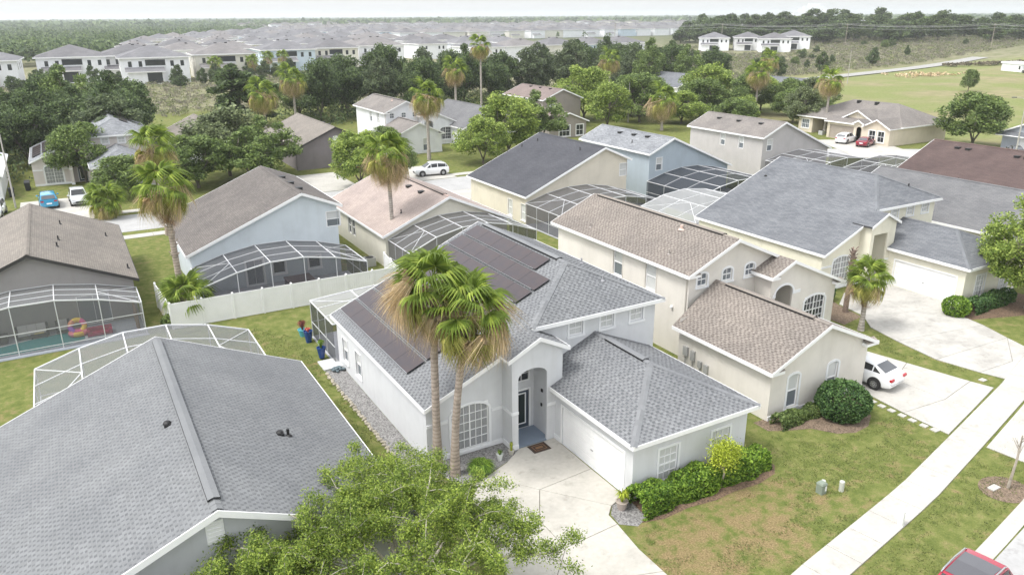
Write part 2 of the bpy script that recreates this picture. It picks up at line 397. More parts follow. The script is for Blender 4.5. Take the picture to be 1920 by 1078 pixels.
# driveway of the grey house, cast in irregular slabs
a_, b_, c_, d_, e_, f_, g_, h_ = (14.2, 27.3), (15.75, 25.16), (17.8, 22.58), (18.72, 25.39), (14.57, 23.25), (12.2, 23.7), (14.53, 21.23), (17.24, 21.42)
slabs('driveway', [
    [a_, b_, d_, (18.76, 28.63), (16.72, 28.63), (15.58, 27.85)],
    [b_, c_, (18.72, 22.9), d_],
    [f_, e_, b_, a_, (13.5, 27.1), (12.7, 25.8)],
    [e_, g_, h_, (17.3, 22.1), c_, b_],
    [(11.6, 20.6), (12.9, 19.6), g_, e_, f_],
    [(12.9, 19.6), (16.98, 18.2), (17.0, 19.7), h_, g_],
    [(10.9, 16.5), (16.9, 15.2), (16.98, 18.2), (12.9, 19.6), (11.6, 20.6)],
    [(10.6, 13.5), (16.8, 14.8), (16.9, 15.2), (10.9, 16.5)]], .01, .05, CONC)
mb = MB(); mb.box(16.62, 28.66, .0, 18.78, 30.2, .09); struct(mb, 'entry_floor', m_paint((.22, .27, .34), 'blue_grey_floor', .6))
# driveway of the tan house
slabs('driveway', [
    [(36.95, 24.3), (39.2, 24.1), (39.1, 30.2), (37.0, 30.2)], [(39.2, 24.1), (41.9, 25.2), (41.2, 28.2), (39.1, 30.2)],
    [(36.1, 21.4), (39.4, 21.2), (39.2, 24.1), (36.4, 24.4)], [(39.4, 21.2), (42.75, 21.8), (41.9, 25.2), (39.2, 24.1)],
    [(36.0, 18.85), (39.6, 19.75), (39.4, 21.2), (36.1, 21.4)], [(39.6, 19.75), (43.1, 20.65), (42.75, 21.8), (39.4, 21.2)],
    [(36.7, 14.55), (41.2, 15.6), (43.4, 18.95), (36.4, 17.2)]], .01, .05, CONC_W)
# driveway of the cream house
slabs('driveway', [
    [(46.4, 31.6), (53.9, 28.9), (53.9, 35.0), (49.2, 35.4), (46.9, 34.0)], [(44.4, 27.6), (51.8, 26.3), (52.4, 28.9), (53.9, 28.9), (46.4, 31.6), (45.0, 30.0)],
    [(43.9, 24.6), (51.0, 24.3), (51.8, 26.3), (44.4, 27.6)], [(44.4, 22.2), (47.6, 22.1), (51.0, 24.3), (43.9, 24.6)], [(44.8, 20.95), (50.4, 22.6), (51.0, 24.3), (47.6, 22.1), (44.4, 22.2)],
    [(45.8, 17.2), (51.5, 19.0), (51.0, 21.2), (45.2, 19.55)]], .01, .05, CONC_O)
# beds
sheet('gravel_strip', [(11.2, 29.2), (12.28, 29.2), (12.28, 42.1), (11.2, 42.1)], .012, GRAVEL)
sheet('gravel_bed', [(12.7, 27.2), (14.1, 27.35), (15.58, 27.9), (16.7, 28.35), (16.7, 29.6), (12.4, 29.6)], .012, GRAVEL)
sheet('gravel_corner', [(17.85, 22.6), (17.4, 22.1), (17.3, 21.4), (17.9, 20.9), (18.6, 21.2), (18.75, 22.8)], .014, GRAVEL)
sheet('mulch_bed', [(18.2, 21.0), (19.2, 20.75), (20.6, 20.82), (22.0, 20.62), (23.1, 20.7), (24.6, 20.58), (25.8, 20.8), (26.35, 21.3), (26.3, 22.5), (18.7, 22.5)], .009, MULCH)
sheet('mulch_bed', [(28.5, 23.7), (29.6, 23.15), (30.6, 22.75), (31.3, 21.75), (32.2, 21.35), (33.3, 21.45), (34.4, 22.1), (35.0, 23.1), (35.9, 24.2), (35.0, 24.6), (28.5, 24.7)], .009, SAND)
sheet('mulch_bed', [(51.5, 27.6), (56.5, 25.8), (60.5, 27.0), (60.5, 29.2), (53.8, 29.2)], .009, MULCH)
mb = MB(); mb.poly([(33.6+1.15*math.cos(t*math.pi/10), 14.75+1.0*math.sin(t*math.pi/10), .012) for t in range(20)]); struct(mb, 'mulch_ring', SAND)
sheet('mulch_bed', [(43.9, 31.2), (46.2, 31.6), (46.8, 34.0), (47.6, 35.8), (43.9, 35.8)], .009, SAND)
# far street behind the rear row of houses
FS = [(-70, 87.2), (30, 87.4), (78, 87.4), (92, 84), (104, 76), (125, 62)]
road('road', FS, 7.6, .01, ASPH)
slabs('pavement', walk_cells([(-60, 81.3), (60, 81.3)], 1.4, 3.0), .01, .05, CONC_W)
slabs('pavement', walk_cells([(-60, 92.9), (78, 92.9), (95, 90)], 1.4, 3.0), .01, .05, CONC_W)
for x0, x1, y0, y1 in ((-5.6, 1.4, 91.3, 104.0), (-12, -7.4, 91.3, 102), (36.5, 44.0, 91.3, 101), (26, 31, 91.3, 103), (63, 69, 91.3, 104), (39.2, 46.5, 78.5, 83.6), (23, 28, 77, 83.6), (54, 61, 82, 83.6)):
    slabs('driveway', [[(x0, y0), (x1, y0), (x1, (y0+y1)/2), (x0, (y0+y1)/2)], [(x0, (y0+y1)/2), (x1, (y0+y1)/2), (x1, y1), (x0, y1)]], .014, .056, CONC_W)
slabs('driveway', [[(100, 73), (110, 68.5), (113, 75), (104.5, 80)], [(104.5, 80), (113, 75), (117.5, 83.2), (109, 88)]], .014, .056, CONC_W)
# country road up the slope
path = [(182, 168.5), (204, 173.5), (232, 178.5), (262, 184.5), (296, 191), (330, 198), (352, 203)]; L, R = ribbon(path, 6.5); mb = MB()
for i in range(len(path)-1):
    for k in range(4):
        q = []
        for t in (k/4, (k+1)/4):
            l = L[i].lerp(L[i+1], t); r = R[i].lerp(R[i+1], t); q.append((l, r))
        z = lambda p: (p.x, p.y, terrain(p.x, p.y)+.25)
        mb.poly([z(q[0][1]), z(q[1][1]), z(q[1][0]), z(q[0][0])])
struct(mb, 'country_road', m_concrete((.33, .325, .31), 'country', .85))
def haze():
    mb = MB(); mb.box(-8900, -880, -3, 8900, 11900, 54)
    m = bpy.data.materials.new('haze_air'); m.use_nodes = True; t = m.node_tree; t.nodes.clear()
    o = t.nodes.new('ShaderNodeOutputMaterial'); v = t.nodes.new('ShaderNodeVolumePrincipled'); v.inputs['Color'].default_value = (.93, .96, 1, 1); v.inputs['Density'].default_value = 0.00020; v.inputs['Anisotropy'].default_value = .3
    t.links.new(v.outputs[0], o.inputs['Volume']); ob = bpy.data.objects.new('haze', mb.mesh('haze', m)); link(ob); ob['kind'] = 'stuff'; ob['label'] = 'pale humid haze lying over the far land'; ob['category'] = 'haze'
haze()

# ------------------------------------------------------------------ house kit
def clip_rect(poly, u0, z0, u1, z1):
    def cl(p, ins, cut):
        out = []
        for i in range(len(p)):
            a, b = p[i-1], p[i]
            ia, ib = ins(a), ins(b)
            if ib:
                if not ia: out.append(cut(a, b))
                out.append(b)
            elif ia: out.append(cut(a, b))
        return out
    def cu(u): return lambda a, b: (u, a[1]+(b[1]-a[1])*(u-a[0])/(b[0]-a[0]))
    def cz(z): return lambda a, b: (a[0]+(b[0]-a[0])*(z-a[1])/(b[1]-a[1]), z)
    for ins, cut in ((lambda q: q[0] >= u0-1e-9, cu(u0)), (lambda q: q[0] <= u1+1e-9, cu(u1)), (lambda q: q[1] >= z0-1e-9, cz(z0)), (lambda q: q[1] <= z1+1e-9, cz(z1))):
        if not poly: return []
        poly = cl(poly, ins, cut)
    return poly
class Wall:
    """A vertical wall from p0 to p1 (outside on the right hand), u along it, z up; holes get reveals."""
    def __init__(s, p0, p1, top, z0=0.0):
        s.p0 = Vector((*p0, 0)); s.L = (Vector(p1)-Vector(p0)).length; s.d = Vector((p1[0]-p0[0], p1[1]-p0[1], 0))/s.L; s.n = Vector((s.d.y, -s.d.x, 0))
        if isinstance(top, (int, float)): top = [(0, top), (s.L, top)]
        s.poly = [(0, z0), (s.L, z0)]+[(u, z) for u, z in reversed(top)]; s.holes = []
    def at(s, u, z, off=0): q = s.p0+s.d*u+s.n*off; return (q.x, q.y, z)
    def emit(s, mb, depth=.14):
        us = sorted({round(h[i], 4) for h in s.holes for i in (0, 2)} | {min(p[0] for p in s.poly), max(p[0] for p in s.poly)})
        zs = sorted({round(h[i], 4) for h in s.holes for i in (1, 3)} | {min(p[1] for p in s.poly), max(p[1] for p in s.poly)})
        for a, b in zip(us, us[1:]):
            for c, d in zip(zs, zs[1:]):
                mu, mz = (a+b)/2, (c+d)/2
                if any(h[0] < mu < h[2] and h[1] < mz < h[3] for h in s.holes): continue
                q = clip_rect(s.poly, a, c, b, d)
                if len(q) >= 3: mb.poly([s.at(u, z) for u, z in q])
        for u0, z0, u1, z1 in s.holes:
            c = [(u0, z0), (u1, z0), (u1, z1), (u0, z1)]
            for i in range(4):
                a, b = c[i], c[(i+1) % 4]; mb.poly([s.at(*a), s.at(*a, -depth), s.at(*b, -depth), s.at(*b)])
    def bar(s, mb, u0, z0, u1, z1, o0, o1, m=0):
        mb.hexa([s.at(u0, z0, o1), s.at(u1, z0, o1), s.at(u1, z0, o0), s.at(u0, z0, o0), s.at(u0, z1, o1), s.at(u1, z1, o1), s.at(u1, z1, o0), s.at(u0, z1, o0)], m)
    def arc_fill(s, mb, u0, u1, zs, zt, off, outer=0, n=12, thick=.05, m=0):
        """band between the arch (springing zs, crown zt) and the line above it (outer=0) or a concentric band of that width"""
        c = (u0+u1)/2; hw = (u1-u0)/2
        P = [(c-hw*math.cos(math.pi*i/n), zs+(zt-zs)*math.sin(math.pi*i/n)) for i in range(n+1)]
        if outer: Q = [(c-(hw+outer)*math.cos(math.pi*i/n), zs+(zt-zs+outer)*math.sin(math.pi*i/n)) for i in range(n+1)]
        else: Q = [(p[0], zt) for p in P]
        for i in range(n):
            f = [s.at(*P[i], off), s.at(*P[i+1], off), s.at(*Q[i+1], off), s.at(*Q[i], off)]; g = [s.at(*P[i], off-thick), s.at(*P[i+1], off-thick), s.at(*Q[i+1], off-thick), s.at(*Q[i], off-thick)]
            mb.poly(f, m); mb.poly([g[0], g[1], f[1], f[0]], m); mb.poly([f[3], f[2], g[2], g[3]], m)
def window(root, wl, u0, z0, u1, z1, rows=2, cols=1, panes=(BLIND, GLASS_M), trim=None, tw=.12, arch=0, split=True, sill=True, dep=.14, name='window', single_pane=False):
    """recessed sash window: part 'window' (frame, rails, muntins) with sub-parts pane, trim"""
    wl.holes.append((u0, z0, u1, z1)); mb = MB(); fw = .05; a, b = -dep+.02, -dep+.09
    wl.bar(mb, u0, z0, u1, z0+fw, a, b); wl.bar(mb, u0, z1-fw, u1, z1, a, b); wl.bar(mb, u0, z0+fw, u0+fw, z1-fw, a, b); wl.bar(mb, u1-fw, z0+fw, u1, z1-fw, a, b)
    H = z1-z0-2*fw; W = u1-u0-2*fw
    for r in range(1, rows):
        z = z0+fw+H*r/rows; t = .028 if (rows == 2 or r*2 == rows) else .011
        wl.bar(mb, u0+fw, z-t, u1-fw, z+t, a+.01, b-.005)
    for c in range(1, cols):
        u = u0+fw+W*c/cols; t = .03 if (split and cols % 2 == 0 and c*2 == cols and cols > 2) else .011
        wl.bar(mb, u-t, z0+fw, u+t, z1-fw, a+.012, b-.008)
    if arch: wl.arc_fill(mb, u0, u1, z1-arch, z1, -.01, 0, 12, .1)
    o = part(mb, name, WHITE, root)
    if single_pane:
        g = MB(); g.poly([wl.at(u0+fw, z0+fw, a+.02), wl.at(u1-fw, z0+fw, a+.02), wl.at(u1-fw, z1-fw, a+.02), wl.at(u0+fw, z1-fw, a+.02)]); part(g, 'pane', panes[0], root, o)
    else:
        for r in range(rows):
            for c in range(cols):
                g = MB(); ua = u0+fw+W*c/cols; ub = u0+fw+W*(c+1)/cols; za = z0+fw+H*r/rows; zb = z0+fw+H*(r+1)/rows; e = .004
                g.poly([wl.at(ua, za+e, a+.02), wl.at(ub, za+e, a+.02), wl.at(ub, zb-e, a+.02), wl.at(ua, zb-e, a+.02)])
                part(g, 'pane', panes[1] if r < rows/2 else panes[0], root, o)
    if trim is not None:
        t = MB(); k = .035
        wl.bar(t, u0-tw, z0-tw*.2, u0, z1-arch, -.01, k); wl.bar(t, u1, z0-tw*.2, u1+tw, z1-arch, -.01, k)
        if arch: wl.arc_fill(t, u0, u1, z1-arch, z1, k, tw, 12, k+.01)
        else: wl.bar(t, u0-tw, z1, u1+tw, z1+tw, -.01, k)
        if sill: wl.bar(t, u0-tw*1.2, z0-tw*1.1, u1+tw*1.2, z0-tw*.2, -.01, k+.04)
        part(t, 'trim', trim, root, o)
    return o
def clip_poly2(subj, clip):
    """clip any polygon by a convex counter-clockwise polygon (2D)"""
    out = subj
    for i in range(len(clip)):
        a, b = clip[i-1], clip[i]; inp = out; out = []
        if not inp: return []
        def side(p): return (b[0]-a[0])*(p[1]-a[1])-(b[1]-a[1])*(p[0]-a[0])
        for j in range(len(inp)):
            p, q = inp[j-1], inp[j]; sp, sq = side(p), side(q)
            if sq >= 0:
                if sp < 0: t = sp/(sp-sq); out.append((p[0]+(q[0]-p[0])*t, p[1]+(q[1]-p[1])*t))
                out.append(q)
            elif sp >= 0: t = sp/(sp-sq); out.append((p[0]+(q[0]-p[0])*t, p[1]+(q[1]-p[1])*t))
    return out
def plane_frame(pts):
    P = [Vector(p) for p in pts]; n = Vector((0, 0, 0))
    for i in range(len(P)): n += P[i].cross(P[(i+1) % len(P)])
    n.normalize()
    if n.z < 0: n = -n
    v = (Vector((0, 0, 1))-n*n.z).normalized(); u = v.cross(n).normalized(); return P[0], u, v, n
def roof_slab(mb, pts, th=.13, edge=1, under=1):
    o, u, v, n = plane_frame(pts); uv = [((Vector(p)-o).dot(u), (Vector(p)-o).dot(v)) for p in pts]
    P = [Vector(p) for p in pts]
    nn = Vector((0, 0, 0))
    for i in range(len(P)): nn += P[i].cross(P[(i+1) % len(P)])
    if nn.z < 0: P.reverse(); uv.reverse()
    mb.poly(P, 0, uv); Q = [p-Vector((0, 0, th)) for p in P]; mb.poly(list(reversed(Q)), under)
    for i in range(len(P)): j = (i+1) % len(P); mb.poly([Q[i], Q[j], P[j], P[i]], edge)
def shingles(planes, root, roof, light, dark, exposure=.145, lw=.17, dw=.15, seed=1, maxv=None):
    """laminated asphalt shingles: raised pale tabs and recessed dark ones, course by course, cut to each roof plane"""
    rng = random.Random(seed); mb = MB()
    for pts in planes:
        o, u, v, n = plane_frame(pts); q = [((Vector(p)-o).dot(u), (Vector(p)-o).dot(v)) for p in pts]; q = ccw(q)
        convex = all(((q[i][0]-q[i-1][0])*(q[(i+1) % len(q)][1]-q[i][1])-(q[i][1]-q[i-1][1])*(q[(i+1) % len(q)][0]-q[i][0])) > -1e-6 for i in range(len(q)))
        u0 = min(p[0] for p in q); u1 = max(p[0] for p in q); v0 = min(p[1] for p in q); v1 = max(p[1] for p in q)
        W3 = lambda a, b, h: o+u*a+v*b+n*h
        row = 0; vv = v0; per = lw+dw
        while vv < v1:
            st = u0-per*(1+.5*(row % 2))+rng.uniform(-.2, .2)*per; k = 0
            while st+k*per < u1:
                ua = st+k*per+rng.uniform(-.12, .12)*dw; um = ua+lw+rng.uniform(-.25, .25)*dw; ub = st+(k+1)*per+.13*dw; k += 1
                dk = vv+exposure*rng.uniform(.22, .42)
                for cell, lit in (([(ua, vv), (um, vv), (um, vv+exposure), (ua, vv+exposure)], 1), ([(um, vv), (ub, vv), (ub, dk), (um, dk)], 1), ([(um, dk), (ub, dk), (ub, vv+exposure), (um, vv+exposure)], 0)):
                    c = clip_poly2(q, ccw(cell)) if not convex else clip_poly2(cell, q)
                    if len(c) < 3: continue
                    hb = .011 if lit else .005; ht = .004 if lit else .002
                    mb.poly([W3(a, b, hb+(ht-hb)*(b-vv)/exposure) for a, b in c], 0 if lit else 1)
                    lo = [p for p in c if abs(p[1]-vv) < 1e-4]
                    if len(lo) == 2 and lit:
                        a, b = sorted(p[0] for p in lo); mb.poly([W3(a, vv, 0), W3(b, vv, 0), W3(b, vv, hb), W3(a, vv, hb)], 1)
            vv += exposure; row += 1
    return part(mb, 'shingles', [light, dark], root, roof, kind='stuff')
def caps(mb, a, b, wd=.15, step=.30, h=.03):
    """overlapping ridge or hip cap shingles from a to b (each bent over the ridge)"""
    a = Vector(a); b = Vector(b); L = (b-a).length; n = max(1, int(L/step)); d = (b-a)/L; side = d.cross(Vector((0, 0, 1))).normalized()
    for i in range(n):
        p = a+d*(L*i/n); q = a+d*(L*(i+1.15)/n); dz = Vector((0, 0, 1))
        for sg in (-1, 1):
            s0 = side*wd*sg; dr = dz*(-wd*.40)
            mb.poly([p+dz*(h+.012), p+s0+dr+dz*(h+.012), q+s0+dr+dz*h, q+dz*h] if sg > 0 else [p+dz*(h+.012), q+dz*h, q+s0+dr+dz*h, p+s0+dr+dz*(h+.012)])
def board(mb, a, b, h=.19, t=.035, out=None, m=0):
    """fascia or rake board hanging from the roof edge a-b"""
    a = Vector(a); b = Vector(b); d = (b-a).normalized(); o = Vector((d.y, -d.x, 0)).normalized()
    if out is not None and o.dot(Vector((*out, 0))) < 0: o = -o
    dn = Vector((0, 0, -h)); e = .004
    A, B = a+o*e+Vector((0, 0, .01)), b+o*e+Vector((0, 0, .01)); C, D = A+o*t, B+o*t
    mb.hexa([A+dn, B+dn, D+dn, C+dn, A, B, D, C], m) if o.dot(Vector((-d.y, d.x, 0))) > 0 else mb.hexa([C+dn, D+dn, B+dn, A+dn, C, D, B, A], m)
def band(wl, mb, z, h=.16, t=.04, u0=0, u1=None): wl.bar(mb, u0, z, wl.L if u1 is None else u1, z+h, -.005, t)
def vent_box(root, p, sx=.45, sy=.5, mat=None):
    mb = MB(); x, y, z = p; mb.box(x-sx/2, y-sy/2, z-.25, x+sx/2, y+sy/2, z+.10); mb.box(x-sx/2-.04, y-sy/2-.04, z+.10, x+sx/2+.04, y+sy/2+.04, z+.13); part(mb, 'roof_vent', mat or BLACK, root)
def vent_pipe(root, p, r=.05, h=.32, mat=None):
    mb = MB(); x, y, z = p; mb.tube([(x, y, z-.1), (x, y, z+h)], r, 8); mb.lathe([(r*2.6, 0), (r*2.4, .03), (r*1.1, .09)], 8, (x, y, z-.02)); part(mb, 'vent_pipe', mat or BLACK, root)
def hood_vent(root, p, s=1.0):
    mb = MB(); x, y, z = p; mb.ellipsoid((x, y, z+.06*s), (.16*s, .16*s, .11*s), 8, 5); mb.box(x-.13*s, y-.2*s, z-.05, x+.13*s, y+.1*s, z+.07*s); part(mb, 'exhaust_hood', BLACK, root)
def garage_door(root, wl, u0, z0, u1, z1, mat=WHITE, n=4, dep=.12):
    wl.holes.append((u0, z0, u1, z1)); mb = MB(); k = .05
    wl.bar(mb, u0-.1, z0, u0, z1, -.01, .03); wl.bar(mb, u1, z0, u1+.1, z1, -.01, .03); wl.bar(mb, u0-.1, z1, u1+.1, z1+.1, -.01, .03)
    o = part(mb, 'garage_door', mat, root); H = (z1-z0)/n
    for i in range(n):
        g = MB(); wl.bar(g, u0, z0+H*i+.008, u1, z0+H*(i+1)-.008, -dep, -dep+.05)
        m = 8; W = (u1-u0)/m
        for c in range(m): wl.bar(g, u0+W*c+.12, z0+H*i+.1, u0+W*(c+1)-.12, z0+H*(i+1)-.1, -dep+.05, -dep+.056)
        part(g, 'panel', mat, root, o)
    g = MB(); wl.bar(g, (u0+u1)/2-.09, z0+.85, (u0+u1)/2+.09, z0+.89, -dep+.05, -dep+.09); part(g, 'handle', CHROME, root, o)
    return o
def CAPM(rm):
    for k, v in RF.items():
        if v == rm: return m_tab(RFC[k], 'cap_'+k, .08)
    return rm
def gable_house(name, label, xl, zl, xm, zm, xr, zr, y0, y1, wallmat, roofmat, fmat=WHITE, ov=.38, xo=.35, rear=True, cap=True, vents=(), pipes=(), windows=(), group=None, wins_left=(), wins_right=(), capmat=None, th=.13):
    """house under one ridge along Y; eaves (xl,zl) and (xr,zr), ridge (xm,zm); near gable at y0, far gable at y1. Returns root, walls dict"""
    root = thing(name, label, 'house', ((xl+xr)/2, (y0+y1)/2, 0), 0, group); kl = (zm-zl)/(xm-xl); kr = (zm-zr)/(xr-xm)
    wxl, wxr = xl+xo, xr-xo; wy0, wy1 = y0+ov, y1-ov
    zt = lambda x: (zl+(x-xl)*kl if x < xm else zr+(xr-x)*kr)-.13
    W = {'near': Wall((wxl, wy0), (wxr, wy0), [(0, zt(wxl)), (xm-wxl, zt(xm)), (wxr-wxl, zt(wxr))]), 'right': Wall((wxr, wy0), (wxr, wy1), zt(wxr)),
         'far': Wall((wxr, wy1), (wxl, wy1), [(0, zt(wxr)), (wxr-xm, zt(xm)), (wxr-wxl, zt(wxl))]), 'left': Wall((wxl, wy1), (wxl, wy0), zt(wxl))}
    for side, u0, z0, u1, z1, kw in windows: window(root, W[side], u0, z0, u1, z1, **kw)
    mb = MB()
    for q in W.values(): q.emit(mb)
    part(mb, 'wall', wallmat, root)
    L = [(xl, y0, zl), (xm, y0, zm), (xm, y1, zm), (xl, y1, zl)]; R = [(xm, y0, zm), (xr, y0, zr), (xr, y1, zr), (xm, y1, zm)]
    mb = MB(); roof_slab(mb, L, th); roof_slab(mb, R, th); rf = part(mb, 'roof', [roofmat, fmat], root, uv=True)
    mb = MB(); board(mb, (xl, y0, zl), (xl, y1, zl), out=(-1, 0)); board(mb, (xr, y0, zr), (xr, y1, zr), out=(1, 0))
    for y, s in ((y0, -1), (y1, 1)): board(mb, (xl, y, zl), (xm, y, zm), .22, out=(0, s)); board(mb, (xm, y, zm), (xr, y, zr), .22, out=(0, s))
    part(mb, 'fascia', fmat, root)
    if cap:
        mb = MB(); caps(mb, (xm, y0+.05, zm), (xm, y1-.05, zm), .16); part(mb, 'ridge_cap', capmat or CAPM(roofmat), root, rf)
    zr_ = lambda x: (zl+(x-xl)*kl if x < xm else zr+(xr-x)*kr)
    for x, y in vents: vent_box(root, (x, y, zr_(x)))
    for x, y in pipes: vent_pipe(root, (x, y, zr_(x)))
    return root, W, rf, (L, R)

# ------------------------------------------------------------------ houses
ST = {k: m_stucco(c, k) for k, c in dict(grey=(.635, .645, .66), tan=(.69, .655, .60), cream=(.75, .72, .60), lightblue=(.59, .645, .68), buff=(.69, .66, .57), sand=(.66, .61, .51), blue=(.38, .44, .49),
    greige=(.46, .44, .43), taupe=(.30, .285, .275), palegrey=(.50, .51, .53), white=(.76, .77, .79), brown=(.30, .27, .24), beige=(.62, .55, .44), pinkish=(.62, .57, .54), slate=(.36, .39, .43)).items()}
RF = dict(grey=m_roof((.29, .298, .318), (.22, .228, .245), 'grey'), tan=m_roof((.34, .30, .265), (.25, .215, .19), 'tan'), blue=m_roof((.185, .195, .210), (.132, .140, .154), 'blue', .5, .15),
    brown=m_roof((.165, .152, .143), (.126, .115, .109), 'brown'), pink=m_roof((.40, .335, .305), (.35, .295, .27), 'pink', .4, .15), char=m_roof((.085, .088, .10), (.07, .072, .082), 'char', .5, .15),
    pale=m_roof((.29, .303, .32), (.18, .19, .205), 'pale', .35, .15), greige=m_roof((.24, .222, .208), (.195, .18, .169), 'greige'), taupe=m_roof((.25, .228, .203), (.20, .182, .163), 'taupe'),
    rust=m_roof((.118, .085, .08), (.095, .070, .066), 'rust', .6, .15), mid=m_roof((.175, .177, .183), (.14, .142, .148), 'mid', .5, .15), warm=m_roof((.25, .20, .185), (.20, .165, .155), 'warm'))
RFC = dict(grey=(.198, .204, .217), tan=(.225, .20, .18), blue=(.172, .182, .196), brown=(.152, .14, .132), pink=(.42, .32, .29), char=(.08, .083, .094), pale=(.25, .262, .278), greige=(.225, .208, .195), taupe=(.235, .213, .19), rust=(.145, .10, .09), mid=(.163, .165, .171), warm=(.23, .19, .175))
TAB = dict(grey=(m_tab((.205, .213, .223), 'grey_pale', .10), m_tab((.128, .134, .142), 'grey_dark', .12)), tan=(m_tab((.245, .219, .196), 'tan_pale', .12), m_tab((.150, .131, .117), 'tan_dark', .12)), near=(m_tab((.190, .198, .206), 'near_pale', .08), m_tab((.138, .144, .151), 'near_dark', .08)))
TRIM = m_paint((.78, .79, .80), 'trim_white', .7)
def solar_cells():
    s = NT('solar_glass'); tc = s.n('TexCoord'); br = s.n('TexBrick'); br.offset = 0; br.inputs['Scale'].default_value = 1; br.inputs['Brick Width'].default_value = .165; br.inputs['Row Height'].default_value = .165; br.inputs['Mortar Size'].default_value = .004
    br.inputs['Color1'].default_value = (.045, .038, .040, 1); br.inputs['Color2'].default_value = (.055, .044, .044, 1); br.inputs['Mortar'].default_value = (.055, .045, .045, 1); s.l(tc, 'Object', br, 'Vector')
    n = s.noise(.8, 3); r = s.ramp(n, 0, [(.3, (.8, .85, 1.0)), (.7, (1.25, 1.05, .95))]); s.col(s.mix((br, 0), (r, 0), 1.0, 'MULTIPLY')); s.set(Roughness=.30); s.b.inputs['Specular IOR Level'].default_value = .45; return s.m
SOLAR = M('solar', solar_cells); ALU = m_plain((.55, .56, .58), 'brushed_aluminium', .35, .8)
def solar_mesh(L, W):
    mb = MB(); mb.box(0, 0, 0, L, W, .035, 1); mb.poly([(.02, .02, .0355), (L-.02, .02, .0355), (L-.02, W-.02, .0355), (.02, W-.02, .0355)], 0); return mb.mesh('solar_panel', [SOLAR, m_plain((.05, .05, .055), 'black_frame', .4, .5)])
def model_a(name, label, dx, dy, wallm, roofm, tabs, arch=True, edge=WHITE, seed=3):
    """single-storey house with a long left slope, raised front clerestory, arched entry portal and a side-facing garage"""
    root = thing(name, label, 'house', (19+dx, 34+dy, 0)); k = .433
    S = lambda p: (p[0]+dx, p[1]+dy, *p[2:])
    zL = lambda x: 3.1+(x-12.1)*k
    planes = [[(12.1, 29.25, 3.1), (17.7, 29.25, zL(17.7)), (17.7, 29.7, zL(17.7)), (18.1, 29.7, zL(18.1)), (22.26, 33.1, 7.5), (22.26, 43.2, 7.5), (12.1, 43.2, 3.1)],
        [(18.1, 29.7, zL(18.1)), (26.42, 29.7, 5.7), (22.26, 33.1, 7.5)], [(22.26, 33.1, 7.5), (26.42, 29.7, 5.7), (26.42, 43.2, 5.7), (22.26, 43.2, 7.5)],
        [(16.05, 28.45, 4.9), (17.8, 28.45, 5.75), (17.8, 30.2, 5.75), (16.05, 30.2, 4.9)], [(17.8, 28.45, 5.75), (19.48, 28.45, 4.93), (19.48, 30.1, 4.93), (17.8, 30.1, 5.75)],
        [(18.45, 22.1, 2.95), (22.15, 25.65, 4.55), (22.15, 30.1, 4.55), (19.25, 30.1, 3.296), (19.25, 28.6, 3.296), (18.45, 28.6, 2.95)],
        [(18.45, 22.1, 2.95), (25.85, 22.1, 2.95), (22.15, 25.65, 4.55)], [(25.85, 22.1, 2.95), (25.85, 30.1, 2.95), (22.15, 30.1, 4.55), (22.15, 25.65, 4.55)]]
    planes = [[S(p) for p in q] for q in planes]
    F = lambda a, b, top, z0=0: Wall(S(a), S(b), top, z0)
    zp = lambda x: 5.75-abs(x-17.8)*.488-.14
    left = F((12.3, 42.8), (12.3, 29.6), 3.04); fl = F((12.3, 29.6), (16.35, 29.6), [(0, zL(12.3)-.14), (4.05, zL(16.35)-.14)])
    pl = F((16.35, 29.6), (16.35, 28.65), zp(16.35)); pf = F((16.35, 28.65), (19.2, 28.65), [(0, zp(16.35)), (1.45, zp(17.8)), (2.85, zp(19.2))]); pr = F((19.2, 28.65), (19.2, 30.1), zp(19.2))
    ca = F((17.7, 30.1), (18.7, 30.1), [(0, zL(17.7)-.16), (.4, 5.56), (1.0, 5.56)], 4.42); cl = F((18.7, 30.1), (26.1, 30.1), 5.56); rt = F((26.1, 30.1), (26.1, 42.8), 5.7); bk = F((26.1, 42.8), (12.3, 42.8), [(0, 5.7), (3.84, 7.36), (13.8, 3.04)])
    gl = F((18.8, 28.65), (18.8, 22.5), 2.9); gf = F((18.8, 22.5), (25.5, 22.5), 2.9); gr = F((25.5, 22.5), (25.5, 30.1), 2.9)
    walls = [left, fl, pl, pf, pr, ca, cl, rt, bk, gl, gf, gr]
    T = TRIM
    window(root, left, 1.0, .62, 1.9, 2.12, 2, 1, trim=T, tw=.07); window(root, left, 3.3, .62, 4.2, 2.12, 2, 1, trim=T, tw=.07)
    window(root, fl, 1.28, .22, 3.28, 2.58, 5, 6, (CURTAIN, CURTAIN), trim=T, tw=.13, arch=.42)
    for x in (20.55, 22.5, 24.45): window(root, cl, x-18.7, 4.62, x-18.7+.82, 5.34, 2, 2, (BLIND, BLIND), trim=T, tw=.12)
    for x in (20.25, 23.35): window(root, gf, x-18.8, .36, x-18.8+1.08, 2.06, 4, 3, (BLIND, BLIND), trim=T, tw=.11)
    garage_door(root, gl, .65, 0.02, 5.52, 2.05)
    ua, ub = 16.70-16.35, 18.32-16.35; pf.holes.append((ua, 0, ub, 4.15))
    mb = MB()
    for q in walls: q.emit(mb)
    # entry recess
    for a, b, h in (((16.5, 28.79), (16.5, 30.2), 4.4), ((18.5, 30.2), (18.5, 28.79), 4.4)):
        F(a, b, h).emit(mb)
    bw = F((16.5, 30.2), (18.5, 30.2), 4.4); bw.holes.append((.78, .1, 1.72, 2.22)); bw.emit(mb)
    mb.poly([S(p) for p in ((16.5, 28.79, 4.4), (16.5, 30.2, 4.4), (18.5, 30.2, 4.4), (18.5, 28.79, 4.4))])
